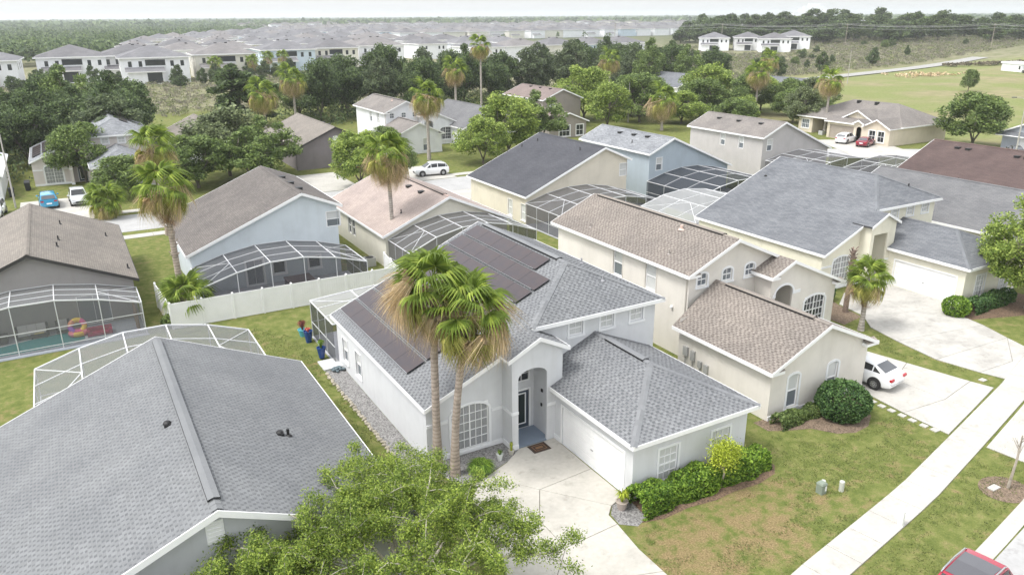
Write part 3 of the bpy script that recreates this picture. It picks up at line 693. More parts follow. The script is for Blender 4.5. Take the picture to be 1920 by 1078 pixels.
    if arch: pf.arc_fill(mb, ua, ub, 3.72, 4.15, -.002, 0, 14, .14)
    part(mb, 'wall', wallm, root)
    # front door with glass and transom
    d = MB(); bw.bar(d, .80, .1, 1.70, 2.2, -.10, -.05); dr = part(d, 'door', m_paint((.045, .065, .09), 'navy_door', .4), root)
    d = MB(); bw.bar(d, 1.0, .38, 1.50, 2.0, -.05, -.035); part(d, 'pane', m_glass((.02, .03, .03), 'door'), root, dr)
    d = MB()
    for q in ((.94, .32, 1.0, 2.06), (1.5, .32, 1.56, 2.06), (1.0, .32, 1.5, .38), (1.0, 2.0, 1.5, 2.06)): bw.bar(d, *q, -.05, -.025)
    bw.bar(d, .70, .1, .78, 2.32, -.02, .04); bw.bar(d, 1.72, .1, 1.80, 2.32, -.02, .04); bw.bar(d, .78, 2.22, 1.72, 2.32, -.02, .04); part(d, 'frame', WHITE, root, dr)
    tw = MB(); bw.bar(tw, .78, 2.75, 1.72, 2.80, .0, .05); bw.bar(tw, .78, 3.95, 1.72, 4.0, .0, .05); bw.bar(tw, .78, 2.8, .83, 3.95, 0, .05); bw.bar(tw, 1.67, 2.8, 1.72, 3.95, 0, .05); bw.bar(tw, 1.235, 2.8, 1.265, 3.95, .0, .04)
    for z in (3.18, 3.56): bw.bar(tw, .83, z-.012, 1.67, z+.012, 0, .04)
    to = part(tw, 'transom_window', WHITE, root)
    for i in range(2):
        for j in range(3):
            g = MB(); u0 = .84+i*.42; z0 = 2.81+j*.38; g.poly([bw.at(u0, z0, .02), bw.at(u0+.39, z0, .02), bw.at(u0+.39, z0+.36, .02), bw.at(u0, z0+.36, .02)]); part(g, 'pane', GLASS, root, to)
    # stucco bands
    for q, a, b, z, h in ((fl, 0, 1.1, 1.92, .15), (fl, 3.45, None, 1.92, .15), (pl, 0, None, 1.92, .15), (pf, 0, ua, 1.92, .15), (pf, ub, None, 1.92, .15), (fl, 0, None, .02, .26), (pl, 0, None, .02, .26), (pf, 0, ua, .02, .26), (gl, 5.55, None, .02, .26), (gf, 0, None, .02, .26), (gl, 0, .55, .02, .26)):
        mb = MB(); band(q, mb, z, h, .04, a, b); part(mb, 'stucco_band', T, root)
    mb = MB()
    for q in planes: roof_slab(mb, q)
    rf = part(mb, 'roof', [roofm, edge], root, uv=True)
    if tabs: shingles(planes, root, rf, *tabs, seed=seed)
    mb = MB(); bd = lambda a, b, o, h=.2: board(mb, S(a), S(b), h, out=o)
    bd((12.1, 29.25, 3.1), (12.1, 43.2, 3.1), (-1, 0)); bd((12.1, 29.25, 3.1), (16.05, 29.25, zL(16.05)), (0, -1)); bd((16.05, 28.45, 4.9), (17.8, 28.45, 5.75), (0, -1)); bd((17.8, 28.45, 5.75), (19.48, 28.45, 4.93), (0, -1)); bd((19.48, 28.45, 4.93), (19.48, 30.1, 4.93), (1, 0))
    bd((18.1, 29.7, 5.7), (26.42, 29.7, 5.7), (0, -1)); bd((26.42, 29.7, 5.7), (26.42, 43.2, 5.7), (1, 0)); bd((12.1, 43.2, 3.1), (22.26, 43.2, 7.5), (0, 1)); bd((22.26, 43.2, 7.5), (26.42, 43.2, 5.7), (0, 1))
    bd((18.45, 22.1, 2.95), (18.45, 28.6, 2.95), (-1, 0)); bd((18.45, 22.1, 2.95), (25.85, 22.1, 2.95), (0, -1)); bd((25.85, 22.1, 2.95), (25.85, 30.1, 2.95), (1, 0))
    part(mb, 'fascia', WHITE, root)
    for a, b in (((18.1, 29.7, 5.7), (22.26, 33.1, 7.5)), ((26.42, 29.7, 5.7), (22.26, 33.1, 7.5)), ((22.26, 33.1, 7.5), (22.26, 43.1, 7.5)), ((18.45, 22.1, 2.95), (22.15, 25.65, 4.55)), ((25.85, 22.1, 2.95), (22.15, 25.65, 4.55)), ((22.15, 25.65, 4.55), (22.15, 30.05, 4.55))):
        mb = MB(); caps(mb, S(a), S(b), .16); part(mb, 'ridge_cap', tabs[0] if tabs else CAPM(roofm), root, rf)
    return root, rf, S, zL
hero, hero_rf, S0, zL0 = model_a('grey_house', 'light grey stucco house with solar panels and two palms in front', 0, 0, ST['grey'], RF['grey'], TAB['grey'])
# ridge vents, solar panels and small fittings of the grey house
def ridge_vent(root, rf, a, b, cmat):
    a = Vector(a); b = Vector(b); mb = MB(); d = (b-a).normalized(); sd = d.cross(Vector((0, 0, 1))).normalized(); z = Vector((0, 0, 1))
    for s in (-1, 1):
        mb.hexa([a+sd*s*.17-z*.02, b+sd*s*.17-z*.02, b+sd*s*.20-z*.03, a+sd*s*.20-z*.03, a+sd*s*.17+z*.045, b+sd*s*.17+z*.045, b+sd*s*.20+z*.04, a+sd*s*.20+z*.04])
    o = part(mb, 'ridge_vent', BLACK, root, rf)
    mb = MB(); mb.poly([a+sd*.19+z*.045, b+sd*.19+z*.045, b+z*.10, a+z*.10]); mb.poly([a+z*.10, b+z*.10, b-sd*.19+z*.045, a-sd*.19+z*.045]); part(mb, 'vent_cap', cmat, root, rf)
ridge_vent(hero, hero_rf, (22.26, 33.7, 7.5), (22.26, 42.3, 7.5), TAB['grey'][0]); ridge_vent(hero, hero_rf, (22.15, 26.0, 4.55), (22.15, 29.0, 4.55), TAB['grey'][0])
sm = solar_mesh(1.705, 1.07); ang = math.atan(.433); px = Vector((math.cos(ang), 0, math.sin(ang))); pn = Vector((-math.sin(ang), 0, math.cos(ang)))
for r in range(8):
    for c in range(6 if r < 7 else 5):
        x = 12.68+r*1.105+(.52 if r > 4 else 0); y = 42.85-c*1.715-(0 if r < 5 else .25); o_ = Vector((x, y, zL0(x)))-ORIG[hero.name]+pn*.09
        m4 = Matrix(((0, px.x, pn.x, o_.x), (-1, 0, 0, o_.y), (0, px.z, pn.z, o_.z), (0, 0, 0, 1))); place(sm, 'solar_panel', hero, mat=m4)
mb = MB()
for r in range(8):
    x = 12.68+r*1.105+(.52 if r > 4 else 0)
    mb.beam((x-.03, 42.85, zL0(x-.03)+.115), (x-.03, 32.57 if r < 7 else 34.2, zL0(x-.03)+.115), .045, .04)
part(mb, 'mounting_rail', ALU, hero)
for x, y in ((25.0, 35.5),): vent_pipe(hero, (x, y, 7.5-(x-22.26)*.433), mat=m_plain((.3, .3, .32), 'grey_pipe'))
vent_pipe(hero, (23.6, 31.5, 6.65), .045, .3, m_plain((.3, .3, .32), 'grey_pipe'))
mb = MB(); mb.box(18.44, 29.35, 1.55, 18.495, 29.45, 1.7); mb.box(18.44, 29.3, 2.35, 18.495, 29.42, 2.5); part(mb, 'door_bell', BLACK, hero)
# cream house: same plan, two plots to the right
h9, h9rf, S9, zL9 = model_a('cream_house', 'pale cream house under blue-grey shingles with a wide white garage door', 35.2, 6.8, ST['cream'], RF['blue'], None, arch=False, edge=m_plain((.05, .05, .055), 'dark_drip_edge'))
hood_vent(h9, (*S9((23.4, 31.2)), 6.2)); vent_pipe(h9, (*S9((24.2, 31.4)), 6.5), .06); hood_vent(h9, (*S9((19.2, 42.0)), zL0(19.2)), .7); hood_vent(h9, (*S9((22.9, 35.0)), 7.25), .8)
mb = MB(); part(mb, 'ridge_trim', BLACK, h9) if False else None

# tan two-storey house next door
def tan_house(dx=0, dy=0, name='tan_house', label='tan two-storey house with brown shingles, arched windows and a gabled garage wing', wm=None, rm=None, tabs=True):
    wm = wm or ST['tan']; rm = rm or RF['tan']; k = .436
    root = thing(name, label, 'house', (36+dx, 35+dy, 0)); ORIG[root.name] = Vector((36, 35, 0))
    zm = lambda x: 5.5+(x-30.4)*k if x < 34.3 else 7.2-(x-34.3)*k
    zg = lambda x: 4.76-abs(x-32.95)*k
    planes = [[(30.4, 32.2, 5.5), (34.3, 32.2, 7.2), (34.3, 47.2, 7.2), (30.4, 47.2, 5.5)],
        [(34.3, 32.2, 7.2), (37.9, 32.2, zm(37.9)), (37.9, 30.9, zm(37.9)), (42.9, 30.9, zm(42.9)), (42.9, 47.2, zm(42.9)), (34.3, 47.2, 7.2)],
        [(36.0, 30.9, 4.80), (37.9, 30.9, zm(37.9)), (37.9, 32.7, zm(37.9)), (36.0, 32.7, 4.80)],
        [(28.8, 24.1, 2.95), (32.95, 24.1, 4.76), (32.95, 32.6, 4.76), (28.8, 31.6, 2.95)], [(32.95, 24.1, 4.76), (37.1, 24.1, 2.95), (37.1, 31.3, 2.95), (32.95, 32.6, 4.76)]]
    wl = Wall((30.8, 46.8), (30.8, 32.6), zm(30.8)-.13); wf = Wall((30.8, 32.6), (37.9, 32.6), [(0, zm(30.8)-.14), (3.5, 7.06), (7.1, zm(37.9)-.14)]); ws = Wall((36.4, 32.6), (36.4, 31.3), 4.85); wr = Wall((36.4, 31.3), (42.5, 31.3), [(0, 4.84), (1.5, zm(37.9)-.14), (6.1, zm(42.5)-.14)])
    we = Wall((42.5, 31.3), (42.5, 46.8), zm(42.5)-.13); wb = Wall((42.5, 46.8), (30.8, 46.8), [(0, zm(42.5)-.14), (8.2, 7.06), (11.7, zm(30.8)-.14)])
    gl = Wall((29.2, 31.4), (29.2, 24.45), 2.98); gf = Wall((29.2, 24.45), (36.7, 24.45), [(0, zg(29.2)-.13), (3.75, 4.62), (7.5, zg(36.7)-.13)]); gr = Wall((36.7, 24.45), (36.7, 31.3), 2.98); gb = Wall((30.8, 31.4), (29.2, 31.4), 3.4)
    T = TRIM; ins = (BLIND, GLASS_M)
    window(root, wl, 46.8-40.0, 3.45, 46.8-39.0, 5.2, 2, 1, ins, trim=wm, tw=.05); window(root, wl, 46.8-36.6, 3.45, 46.8-35.55, 5.2, 2, 1, (BLIND, BLIND), trim=wm, tw=.05)
    for x in (31.45, 33.5, 35.4): window(root, wf, x-30.8, 4.55, x-30.8+.78, 5.35, 2, 2, (GLASS_M, GLASS_M), trim=T, tw=.13, arch=.2)
    window(root, wr, 3.25, .75, 5.2, 2.75, 4, 6, (GLASS, GLASS), trim=T, tw=.14, arch=.4)
    for x in (30.5, 33.55): window(root, gf, x-29.2, .4, x-29.2+.82, 2.3, 2, 1, ins, trim=T, tw=.13, arch=.16)
    garage_door(root, gr, .9, .02, 5.7, 2.1)
    wr.holes.append((.45, 0, 2.0, 3.95)); mb = MB()
    for q in (wl, wf, ws, wr, we, wb, gl, gf, gr, gb): q.emit(mb)
    Wall((36.6, 31.44), (36.6, 33.0), 4.2).emit(mb); Wall((36.6, 33.0), (38.7, 33.0), 4.2).emit(mb); Wall((38.7, 33.0), (38.7, 31.44), 4.2).emit(mb); mb.poly([(36.6, 31.44, 4.2), (36.6, 33, 4.2), (38.7, 33, 4.2), (38.7, 31.44, 4.2)])
    wr.arc_fill(mb, .45, 2.0, 3.45, 3.95, -.002, 0, 14, .14); part(mb, 'wall', wm, root)
    mb = MB(); wr.arc_fill(mb, .45, 2.0, 3.45, 3.95, .03, .14, 14, .04); part(mb, 'arch_trim', TRIM, root)
    for q in ((.2, 3.25, .45, 3.45), (2.0, 3.25, 2.7, 3.45)): mb = MB(); wr.bar(mb, *q, -.01, .035); part(mb, 'stucco_band', TRIM, root)
    mb = MB(); band(gf, mb, .02, .25, .05); part(mb, 'stucco_band', TRIM, root)
    mb = MB()
    for q in planes: roof_slab(mb, q)
    # boxed eave returns at the gable ends
    for x0, x1, y0, y1, z in ((28.8, 29.75, 24.1, 24.44, 2.95), (36.15, 37.1, 24.1, 24.44, 2.95), (30.4, 31.35, 32.2, 32.59, 5.5), (36.0, 36.7, 30.9, 31.29, 4.8), (42.1, 42.9, 30.9, 31.29, 3.46)):
        ret = MB(); ret.hexa([(x0, y0, z-.2), (x1, y0, z-.2), (x1, y1, z-.2), (x0, y1, z-.2), (x0, y0, z-.02), (x1, y0, z-.02), (x1, y1, z-.02), (x0, y1, z-.02)]); part(ret, 'eave_return', WHITE, root); mb.poly([(x0, y0-.03, z-.015), (x1, y0-.03, z-.015), (x1, y1, z+.16), (x0, y1, z+.16)], 0, [(0, 0), (.9, 0), (.9, .4), (0, .4)])
    rf = part(mb, 'roof', [rm, WHITE], root, uv=True)
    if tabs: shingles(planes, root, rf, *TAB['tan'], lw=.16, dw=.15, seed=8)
    mb = MB(); bd = lambda a, b, o, h=.2: board(mb, a, b, h, out=o)
    bd((30.4, 32.2, 5.5), (30.4, 47.2, 5.5), (-1, 0)); bd((30.4, 32.2, 5.5), (34.3, 32.2, 7.2), (0, -1)); bd((34.3, 32.2, 7.2), (37.9, 32.2, zm(37.9)), (0, -1)); bd((36.0, 30.9, 4.8), (37.9, 30.9, zm(37.9)), (0, -1)); bd((37.9, 30.9, zm(37.9)), (42.9, 30.9, zm(42.9)), (0, -1)); bd((36, 30.9, 4.8), (36, 32.6, 4.8), (-1, 0)); bd((42.9, 30.9, zm(42.9)), (42.9, 47.2, zm(42.9)), (1, 0))
    bd((30.4, 47.2, 5.5), (34.3, 47.2, 7.2), (0, 1)); bd((34.3, 47.2, 7.2), (42.9, 47.2, zm(42.9)), (0, 1)); bd((28.8, 24.1, 2.95), (28.8, 31.6, 2.95), (-1, 0)); bd((37.1, 24.1, 2.95), (37.1, 31.3, 2.95), (1, 0)); bd((28.8, 24.1, 2.95), (32.95, 24.1, 4.76), (0, -1)); bd((32.95, 24.1, 4.76), (37.1, 24.1, 2.95), (0, -1))
    part(mb, 'fascia', WHITE, root)
    for a, b in (((34.3, 32.3, 7.2), (34.3, 47.1, 7.2)), ((32.95, 24.2, 4.76), (32.95, 32.5, 4.76))):
        mb = MB(); caps(mb, a, b); part(mb, 'ridge_cap', (TAB['tan'][0] if tabs else CAPM(rm)), root, rf)
    ridge_vent(root, rf, (34.3, 33.5, 7.2), (34.3, 46.6, 7.2), (TAB['tan'][0] if tabs else CAPM(rm))); ridge_vent(root, rf, (32.95, 25.2, 4.76), (32.95, 31.6, 4.76), (TAB['tan'][0] if tabs else CAPM(rm)))
    for x, y in ((31.2, 43.3), (31.4, 35.2)): vent_pipe(root, (x, y, zm(x)), mat=m_plain((.3, .27, .25), 'brown_pipe'))
    vent_pipe(root, (33.6, 36.6, zm(33.6)), .1, .3, m_plain((.55, .42, .36), 'tan_pipe'))
    mb = MB(); mb.tube([(30.74, 32.75, 5.3), (30.74, 32.75, 1.3), (30.4, 32.3, 1.2)], .04, 8); part(mb, 'downpipe', m_plain((.5, .47, .42), 'pipe_tan'), root)
    mg = m_plain((.36, .36, .35), 'meter_grey', .5)
    for y, w, h, z in ((30.7, .36, .55, 1.35), (30.1, .3, .6, 1.25), (29.5, .26, .4, 1.05), (29.0, .3, .5, .9)):
        mb = MB(); mb.box(29.06, y-w/2, z, 29.195, y+w/2, z+h); mb.tube([(29.12, y, z), (29.12, y, z-.6)], .03, 6); part(mb, 'meter_box', mg, root)
    mb = MB(); mb.ellipsoid((30.7, 33.9, 3.0), (.1, .1, .12), 8, 6); part(mb, 'wall_lamp', WHITE, root)
    return root
tan_house()
# foreground neighbour (left) - roof with a front gable
def left_house():
    root = thing('shingled_house', 'grey gabled house in the left foreground with a long ridge cap', 'house', (2.1, 29, 0)); k = .424
    zr = lambda x: 5.77-abs(x-2.15)*k
    planes = [[(-4.65, 15.0, zr(-4.65)), (-.9, 15.0, zr(-.9)), (-.9, 22.0, zr(-.9)), (2.15, 22.0, 5.77), (2.15, 37.8, 5.77), (-4.65, 37.8, zr(-4.65))], [(2.15, 22.0, 5.77), (8.8, 22.0, zr(8.8)), (8.8, 37.8, zr(8.8)), (2.15, 37.8, 5.77)],
        [(-.9, 19.6, 2.5), (4.2, 19.6, 2.5), (4.2, 22.6, 3.2), (-.9, 22.6, 3.2)]]
    wn = Wall((-1.2, 22.45), (8.45, 22.45), [(0, zr(-1.2)-.15), (3.35, 5.62), (9.65, zr(8.45)-.14)]); wr = Wall((8.45, 22.45), (8.45, 37.4), zr(8.45)-.13); wb = Wall((8.45, 37.4), (-4.3, 37.4), [(0, zr(8.45)-.14), (6.3, 5.62), (12.75, zr(-4.3)-.14)]); wl = Wall((-4.3, 37.4), (-4.3, 15.5), zr(-4.3)-.13); wg = Wall((-4.3, 15.5), (-1.2, 15.5), [(0, zr(-4.3)-.14), (3.1, zr(-1.2)-.14)]); wi = Wall((-1.2, 15.5), (-1.2, 22.45), zr(-1.2)-.14)
    for y in (30.5, 34.0): window(root, wr, y-22.45, .7, y-22.45+.95, 2.1, 2, 1, trim=TRIM)
    window(root, wn, 6.2, .6, 7.9, 2.2, 2, 2, trim=TRIM)
    mb = MB()
    for q in (wn, wr, wb, wl, wg, wi): q.emit(mb)
    part(mb, 'wall', ST['palegrey'], root)
    v = MB(); wn.bar(v, 2.95, 4.35, 3.5, 5.15, -.01, .03)
    for i in range(5): wn.bar(v, 3.0, 4.42+i*.14, 3.45, 4.48+i*.14, .03, .05)
    part(v, 'gable_vent', WHITE, root)
    mb = MB()
    for q in planes: roof_slab(mb, q)
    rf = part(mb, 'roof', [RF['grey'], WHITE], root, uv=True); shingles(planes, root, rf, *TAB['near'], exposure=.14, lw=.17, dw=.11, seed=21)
    mb = MB(); bd = lambda a, b, o, h=.2: board(mb, a, b, h, out=o)
    bd((-.9, 22.0, zr(-.9)), (2.15, 22.0, 5.77), (0, -1), .24); bd((2.15, 22, 5.77), (8.8, 22, zr(8.8)), (0, -1), .24); bd((8.8, 22, zr(8.8)), (8.8, 37.8, zr(8.8)), (1, 0)); bd((-4.65, 37.8, zr(-4.65)), (2.15, 37.8, 5.77), (0, 1)); bd((2.15, 37.8, 5.77), (8.8, 37.8, zr(8.8)), (0, 1)); bd((-4.65, 15, zr(-4.65)), (-4.65, 37.8, zr(-4.65)), (-1, 0)); part(mb, 'fascia', WHITE, root)
    mb = MB(); caps(mb, (2.15, 22.05, 5.77), (2.15, 37.7, 5.77), .17); part(mb, 'ridge_cap', TAB['near'][0], root, rf)
    ridge_vent(root, rf, (2.15, 22.6, 5.79), (2.15, 37.2, 5.79), TAB['near'][0])
    hood_vent(root, (1.55, 29.0, zr(1.55)), 1.0); hood_vent(root, (5.45, 28.2, zr(5.45)), 1.0); vent_pipe(root, (5.75, 28.1, zr(5.75)), .06); vent_pipe(root, (-3.0, 24.2, zr(-3.0)), .06)
    return root
left_house()
WN = lambda side, u0, z0, u1, z1, **k: (side, u0, z0, u1, z1, k)
UP = dict(rows=2, cols=1, panes=(BLIND, GLASS_M), trim=WHITE, tw=.05, sill=False)
DK = dict(rows=2, cols=1, panes=(GLASS, GLASS), trim=WHITE, tw=.05, sill=False)
# rear row, backs towards us
gable_house('taupe_house', 'taupe house with a brown-grey roof and dark eaves beside the pool', -9.7, 2.95, -3.4, 5.62, 2.85, 2.95, 57.2, 74.2, ST['taupe'], RF['taupe'], m_plain((.035, .033, .032), 'dark_fascia'), pipes=((-1.6, 63.5), (-1.7, 61.4), (1.6, 68.5), (2.4, 59.5), (-5.3, 63.0), (-5.4, 61.0), (-1.4, 69.0)), windows=[WN('near', 8.2, .1, 10.2, 2.2, rows=1, cols=2, panes=(GLASS_M, GLASS_M), trim=None)])
r3, W3_, rf3, _ = gable_house('light_blue_house', 'light blue house with a brown-grey roof behind the white fence', 6.35, 3.3, 15.35, 7.05, 18.5, 5.75, 59.8, 73.5, ST['lightblue'], RF['brown'], pipes=(), vents=((15.9, 62.6), (15.9, 65.2), (15.9, 68.0)),
    windows=[WN('near', 10.55, 3.95, 11.65, 5.2, **UP), WN('near', 3.9, .1, 5.2, 2.1, rows=1, cols=2, panes=(GLASS_M, GLASS_M), trim=WHITE), WN('near', 5.95, .75, 6.9, 1.7, rows=1, cols=1, panes=(GLASS_M, GLASS), trim=WHITE), WN('near', 8.8, .75, 9.75, 1.7, rows=1, cols=1, panes=(GLASS_M, GLASS), trim=WHITE)])
r4, _, rf4, _ = gable_house('buff_house', 'cream single-storey house with a faded pink shingle roof', 21.35, 2.95, 27.5, 5.6, 33.6, 2.95, 58.6, 74.0, ST['buff'], RF['pink'], vents=((26.6, 69.0), (26.7, 65.6), (26.7, 62.8)), pipes=((24.0, 61.0), (25.0, 66.0)),
    windows=[WN('left', 5.0, .95, 5.8, 2.5, **DK), WN('left', 6.1, .95, 6.9, 2.5, **DK)])
ridge_vent(r4, rf4, (27.5, 59.5, 5.6), (27.5, 73.0, 5.6), RF['pink'])
gable_house('sand_house', 'sand coloured house with a dark charcoal shingle roof', 38.8, 2.95, 48.5, 7.08, 52.0, 5.57, 65.0, 78.0, ST['sand'], RF['char'], pipes=((47.2, 67.8), (47.0, 76.0), (45.5, 77.0)),
    windows=[WN('near', 11.55, 3.75, 12.5, 5.1, rows=2, cols=1, panes=(BLIND, BLIND), trim=WHITE, tw=.05, sill=False), WN('left', 8.5, .3, 9.4, 2.0, rows=2, cols=1, panes=(BLIND, BLIND), trim=WHITE, tw=.05), WN('left', 11.2, .3, 12.1, 2.0, rows=2, cols=1, panes=(BLIND, BLIND), trim=WHITE, tw=.05)])
gable_house('blue_house', 'slate blue two-storey house with a pale grey speckled roof', 56.2, 5.35, 59.75, 6.9, 69.0, 2.98, 67.2, 81.0, ST['blue'], RF['pale'], vents=((59.0, 71.0), (58.9, 73.4), (58.8, 76.0)), pipes=((57.5, 72.0),),
    windows=[WN('near', 1.0, 3.3, 1.85, 4.75, **UP), WN('left', 2.0, 4.0, 3.0, 4.9, rows=1, cols=1, panes=(BLIND, BLIND), trim=None)])
gable_house('grey_brown_house', 'grey-beige two-storey house with a greige roof and three roof vents', 75.9, 5.35, 79.8, 7.05, 89.0, 3.05, 69.0, 83.0, ST['greige'], RF['greige'], vents=((78.7, 72.2), (78.6, 76.0), (78.6, 79.6)),
    windows=[WN('near', .8, 3.55, 1.7, 5.0, **UP), WN('left', 5.9, 3.5, 6.7, 4.95, **UP), WN('left', 9.2, 3.5, 10.0, 4.95, **UP)])
# houses to the right of the cream house
gable_house('shingled_house', 'house behind the cream one showing only a broad grey shingle slope', 64.2, 2.95, 70.4, 5.65, 77.0, 2.95, 28.0, 48.5, ST['buff'], RF['mid'], pipes=((71.5, 44.0), (71.5, 41.2), (71.6, 36.2), (71.6, 34.2)))
gable_house('brown_roof_house', 'house with a dark reddish-brown roof and black ridge vents', 80.0, 2.95, 87.5, 6.2, 95.0, 2.95, 30.0, 54.0, ST['buff'], RF['rust'], vents=((86.4, 50.5), (86.4, 49.3), (86.3, 44.0), (86.3, 43.0)))

# ------------------------------------------------------------------ screened pool cages
def cage(label, xs, zs, yb, yf, hw, scr, npur=3, door=None, floor=True, rails=(1.05,), group=None, brace=(True, True), frame=WHITE_ALU, sidescr=None, cat='pool cage', floormat=None, b=.052):
    """aluminium frame with insect screen: arched profile (xs, zs) run from the house wall yb to the free side yf"""
    root = thing('pool_cage', label, cat, ((xs[0]+xs[-1])/2, (yb+yf)/2, 0), 0, group); n = len(xs); bm = {}
    sidescr = sidescr or scr
    def bar(a, c, w=b, name='beam'):
        m = MB(); m.beam(a, c, w, w); part(m, name, frame, root)
    def panel(pts, m): q = MB(); q.poly(pts); part(q, 'screen_panel', m, root)
    ys = [yb+(yf-yb)*i/npur for i in range(npur+1)]
    for i in range(n): bar((xs[i], yb, zs[i]), (xs[i], yf, zs[i]), b*1.15, 'rafter')
    for j, y in enumerate(ys):
        for i in range(n-1): bar((xs[i], y, zs[i]), (xs[i+1], y, zs[i+1]), b*(1.5 if j == npur else .8), 'purlin')
    for i in range(n-1):
        for j in range(npur): panel([(xs[i], ys[j], zs[i]-.02), (xs[i+1], ys[j], zs[i+1]-.02), (xs[i+1], ys[j+1], zs[i+1]-.02), (xs[i], ys[j+1], zs[i]-.02)], scr)
    for i in range(n): bar((xs[i], yf, 0), (xs[i], yf, zs[i]), b, 'upright')
    for i in range(n-1):
        lv = [0.06]+list(rails)
        for z in lv: bar((xs[i], yf, z), (xs[i+1], yf, z), b*.8, 'rail')
        lv.append(None)
        for a, c in zip(lv, lv[1:]): panel([(xs[i], yf, a), (xs[i+1], yf, a), (xs[i+1], yf, c or zs[i+1]), (xs[i], yf, c or zs[i])], sidescr)
    for x, z in ((xs[0], zs[0]), (xs[-1], zs[-1])):
        for j in range(npur):
            if j: bar((x, ys[j], 0), (x, ys[j], z), b*.8, 'upright')
            for zz in [.06]+list(rails): bar((x, ys[j], zz), (x, ys[j+1], zz), b*.8, 'rail')
            lv = [.06]+list(rails)+[z]
            for a, c in zip(lv, lv[1:]): panel([(x, ys[j], a), (x, ys[j+1], a), (x, ys[j+1], c), (x, ys[j], c)], sidescr)
    for k, (i0, i1) in enumerate(((0, 1), (n-1, n-2))):
        if brace[k]:
            ym = (yb+yf)/2; zm_ = (zs[i1])
            bar((xs[i0], yb, zs[i0]), (xs[i1], ym, zm_), b*.7, 'brace'); bar((xs[i0], yf, zs[i0]), (xs[i1], ym, zm_), b*.7, 'brace')
    if floor:
        m = MB(); y0, y1 = min(yb, yf), max(yb, yf); m.box(xs[0]-.1, y0-.05, .0, xs[-1]+.1, y1-.02 if yf < yb else y1+.05, .05); part(m, 'deck', floormat or m_concrete((.36, .37, .40), 'deck', .85), root)
    return root
ARCH = (2.25, 2.95, 3.35, 3.35, 2.95, 2.25)
lin = lambda a, c, n: [a+(c-a)*i/(n-1) for i in range(n)]
cage('white framed pool cage with dark screens on the light blue house', lin(6.6, 18.6, 6), ARCH, 60.15, 54.95, 2.2, SCREEN)
CAGE_T = cage('pool cage over the turquoise pool, holding garden furniture', lin(-9.6, 2.6, 6), (2.35, 2.95, 3.3, 3.3, 2.9, 2.25), 57.55, 54.0, 2.2, SCREEN_L, floor=False, rails=(.35, 1.5))
cage('pool cage behind the shingled house in the left foreground', lin(-3.4, 7.55, 6), (2.6, 3.3, 3.75, 3.75, 3.3, 2.55), 37.85, 44.7, 2.4, SCREEN_L, floor=True)
cage('dark screened pool cage behind the pink roofed house', lin(21.9, 33.5, 6), (2.5, 3.5, 4.0, 4.05, 3.6, 2.8), 58.95, 54.3, 2.4, SCREEN, b=.045)
cage('pool cage with a screen door behind the sand coloured house', lin(39.0, 51.5, 6), ARCH, 65.35, 58.8, 2.3, SCREEN, b=.045, brace=(True, False))
cage('pool cage with near-black screens behind the blue house', lin(56.3, 68.8, 6), ARCH, 67.55, 58.6, 2.3, m_screen((.03, .035, .045), .68, 'black'), b=.045, brace=(False, False))
cage('white screened pool cage behind the cream house', lin(47.6, 58.6, 5), (2.4, 3.2, 3.5, 3.2, 2.5), 50.1, 57.8, 2.4, SCREEN_W, b=.05)
cage('low pool cage showing above the ridge of the blue-grey roof', lin(76.5, 88.5, 5), (2.5, 3.1, 3.4, 3.1, 2.5), 68.9, 61.5, 2.4, SCREEN, b=.045)
cage('pool cage between two roofs left of the brown roof', lin(80.5, 94.0, 5), (2.5, 3.1, 3.4, 3.1, 2.5), 54.1, 60.5, 2.4, SCREEN, b=.045)
cage('flat screened porch with pale screens on the grey house', lin(12.1, 20.5, 4), (2.55, 2.75, 2.85, 2.9), 42.85, 47.7, 2.5, m_screen((.52, .53, .51), .42, 'pale'), npur=3, sidescr=m_screen((.05, .055, .06), .6, 'porch'), rails=(1.1,), brace=(True, False), cat='screened porch')
# pool under the cage at the left
def pool():
    s = NT('pool_water'); n = s.noise(2.5, 3); s.col((.035, .235, .235)); s.set(Roughness=.06); s.b.inputs['IOR'].default_value = 1.33; s.bump((n, 0), .12, .05); return s.m
mb = MB(); mb.box(-9.7, 53.95, 0, 2.7, 54.35, .05); mb.box(-9.7, 54.35, 0, 2.7, 60.2, .045) if False else None
outl = [(-9.5, 54.45), (-2.0, 54.45), (-1.0, 55.0), (-1.1, 56.3), (-2.0, 56.9), (-4.2, 56.6), (-6, 56.1), (-9.5, 56.0)]
DECK = m_concrete((.33, .36, .41), 'pool_deck', .85)
mb = MB(); mb.poly([(x, y, .05) for x, y in ((-9.7, 53.9), (2.7, 53.9), (2.7, 57.7), (-9.7, 57.7))]); mb.box(-9.75, 53.7, -.1, 2.75, 53.9, .05); struct(mb, 'pool_deck', DECK)
mb = MB(); mb.poly([(x, y, .062) for x, y in outl]); struct(mb, 'pool_water', M('pool', pool))
mb = MB(); op = shrink(outl, -.16)
for i in range(len(outl)):
    j = (i+1) % len(outl); mb.poly([(*outl[i], .075), (*outl[j], .075), (*op[j], .075), (*op[i], .075)][::-1]); mb.poly([(*outl[i], .03), (*outl[j], .03), (*outl[j], .075), (*outl[i], .075)][::-1])
struct(mb, 'pool_coping', m_concrete((.5, .52, .54), 'coping', .9))

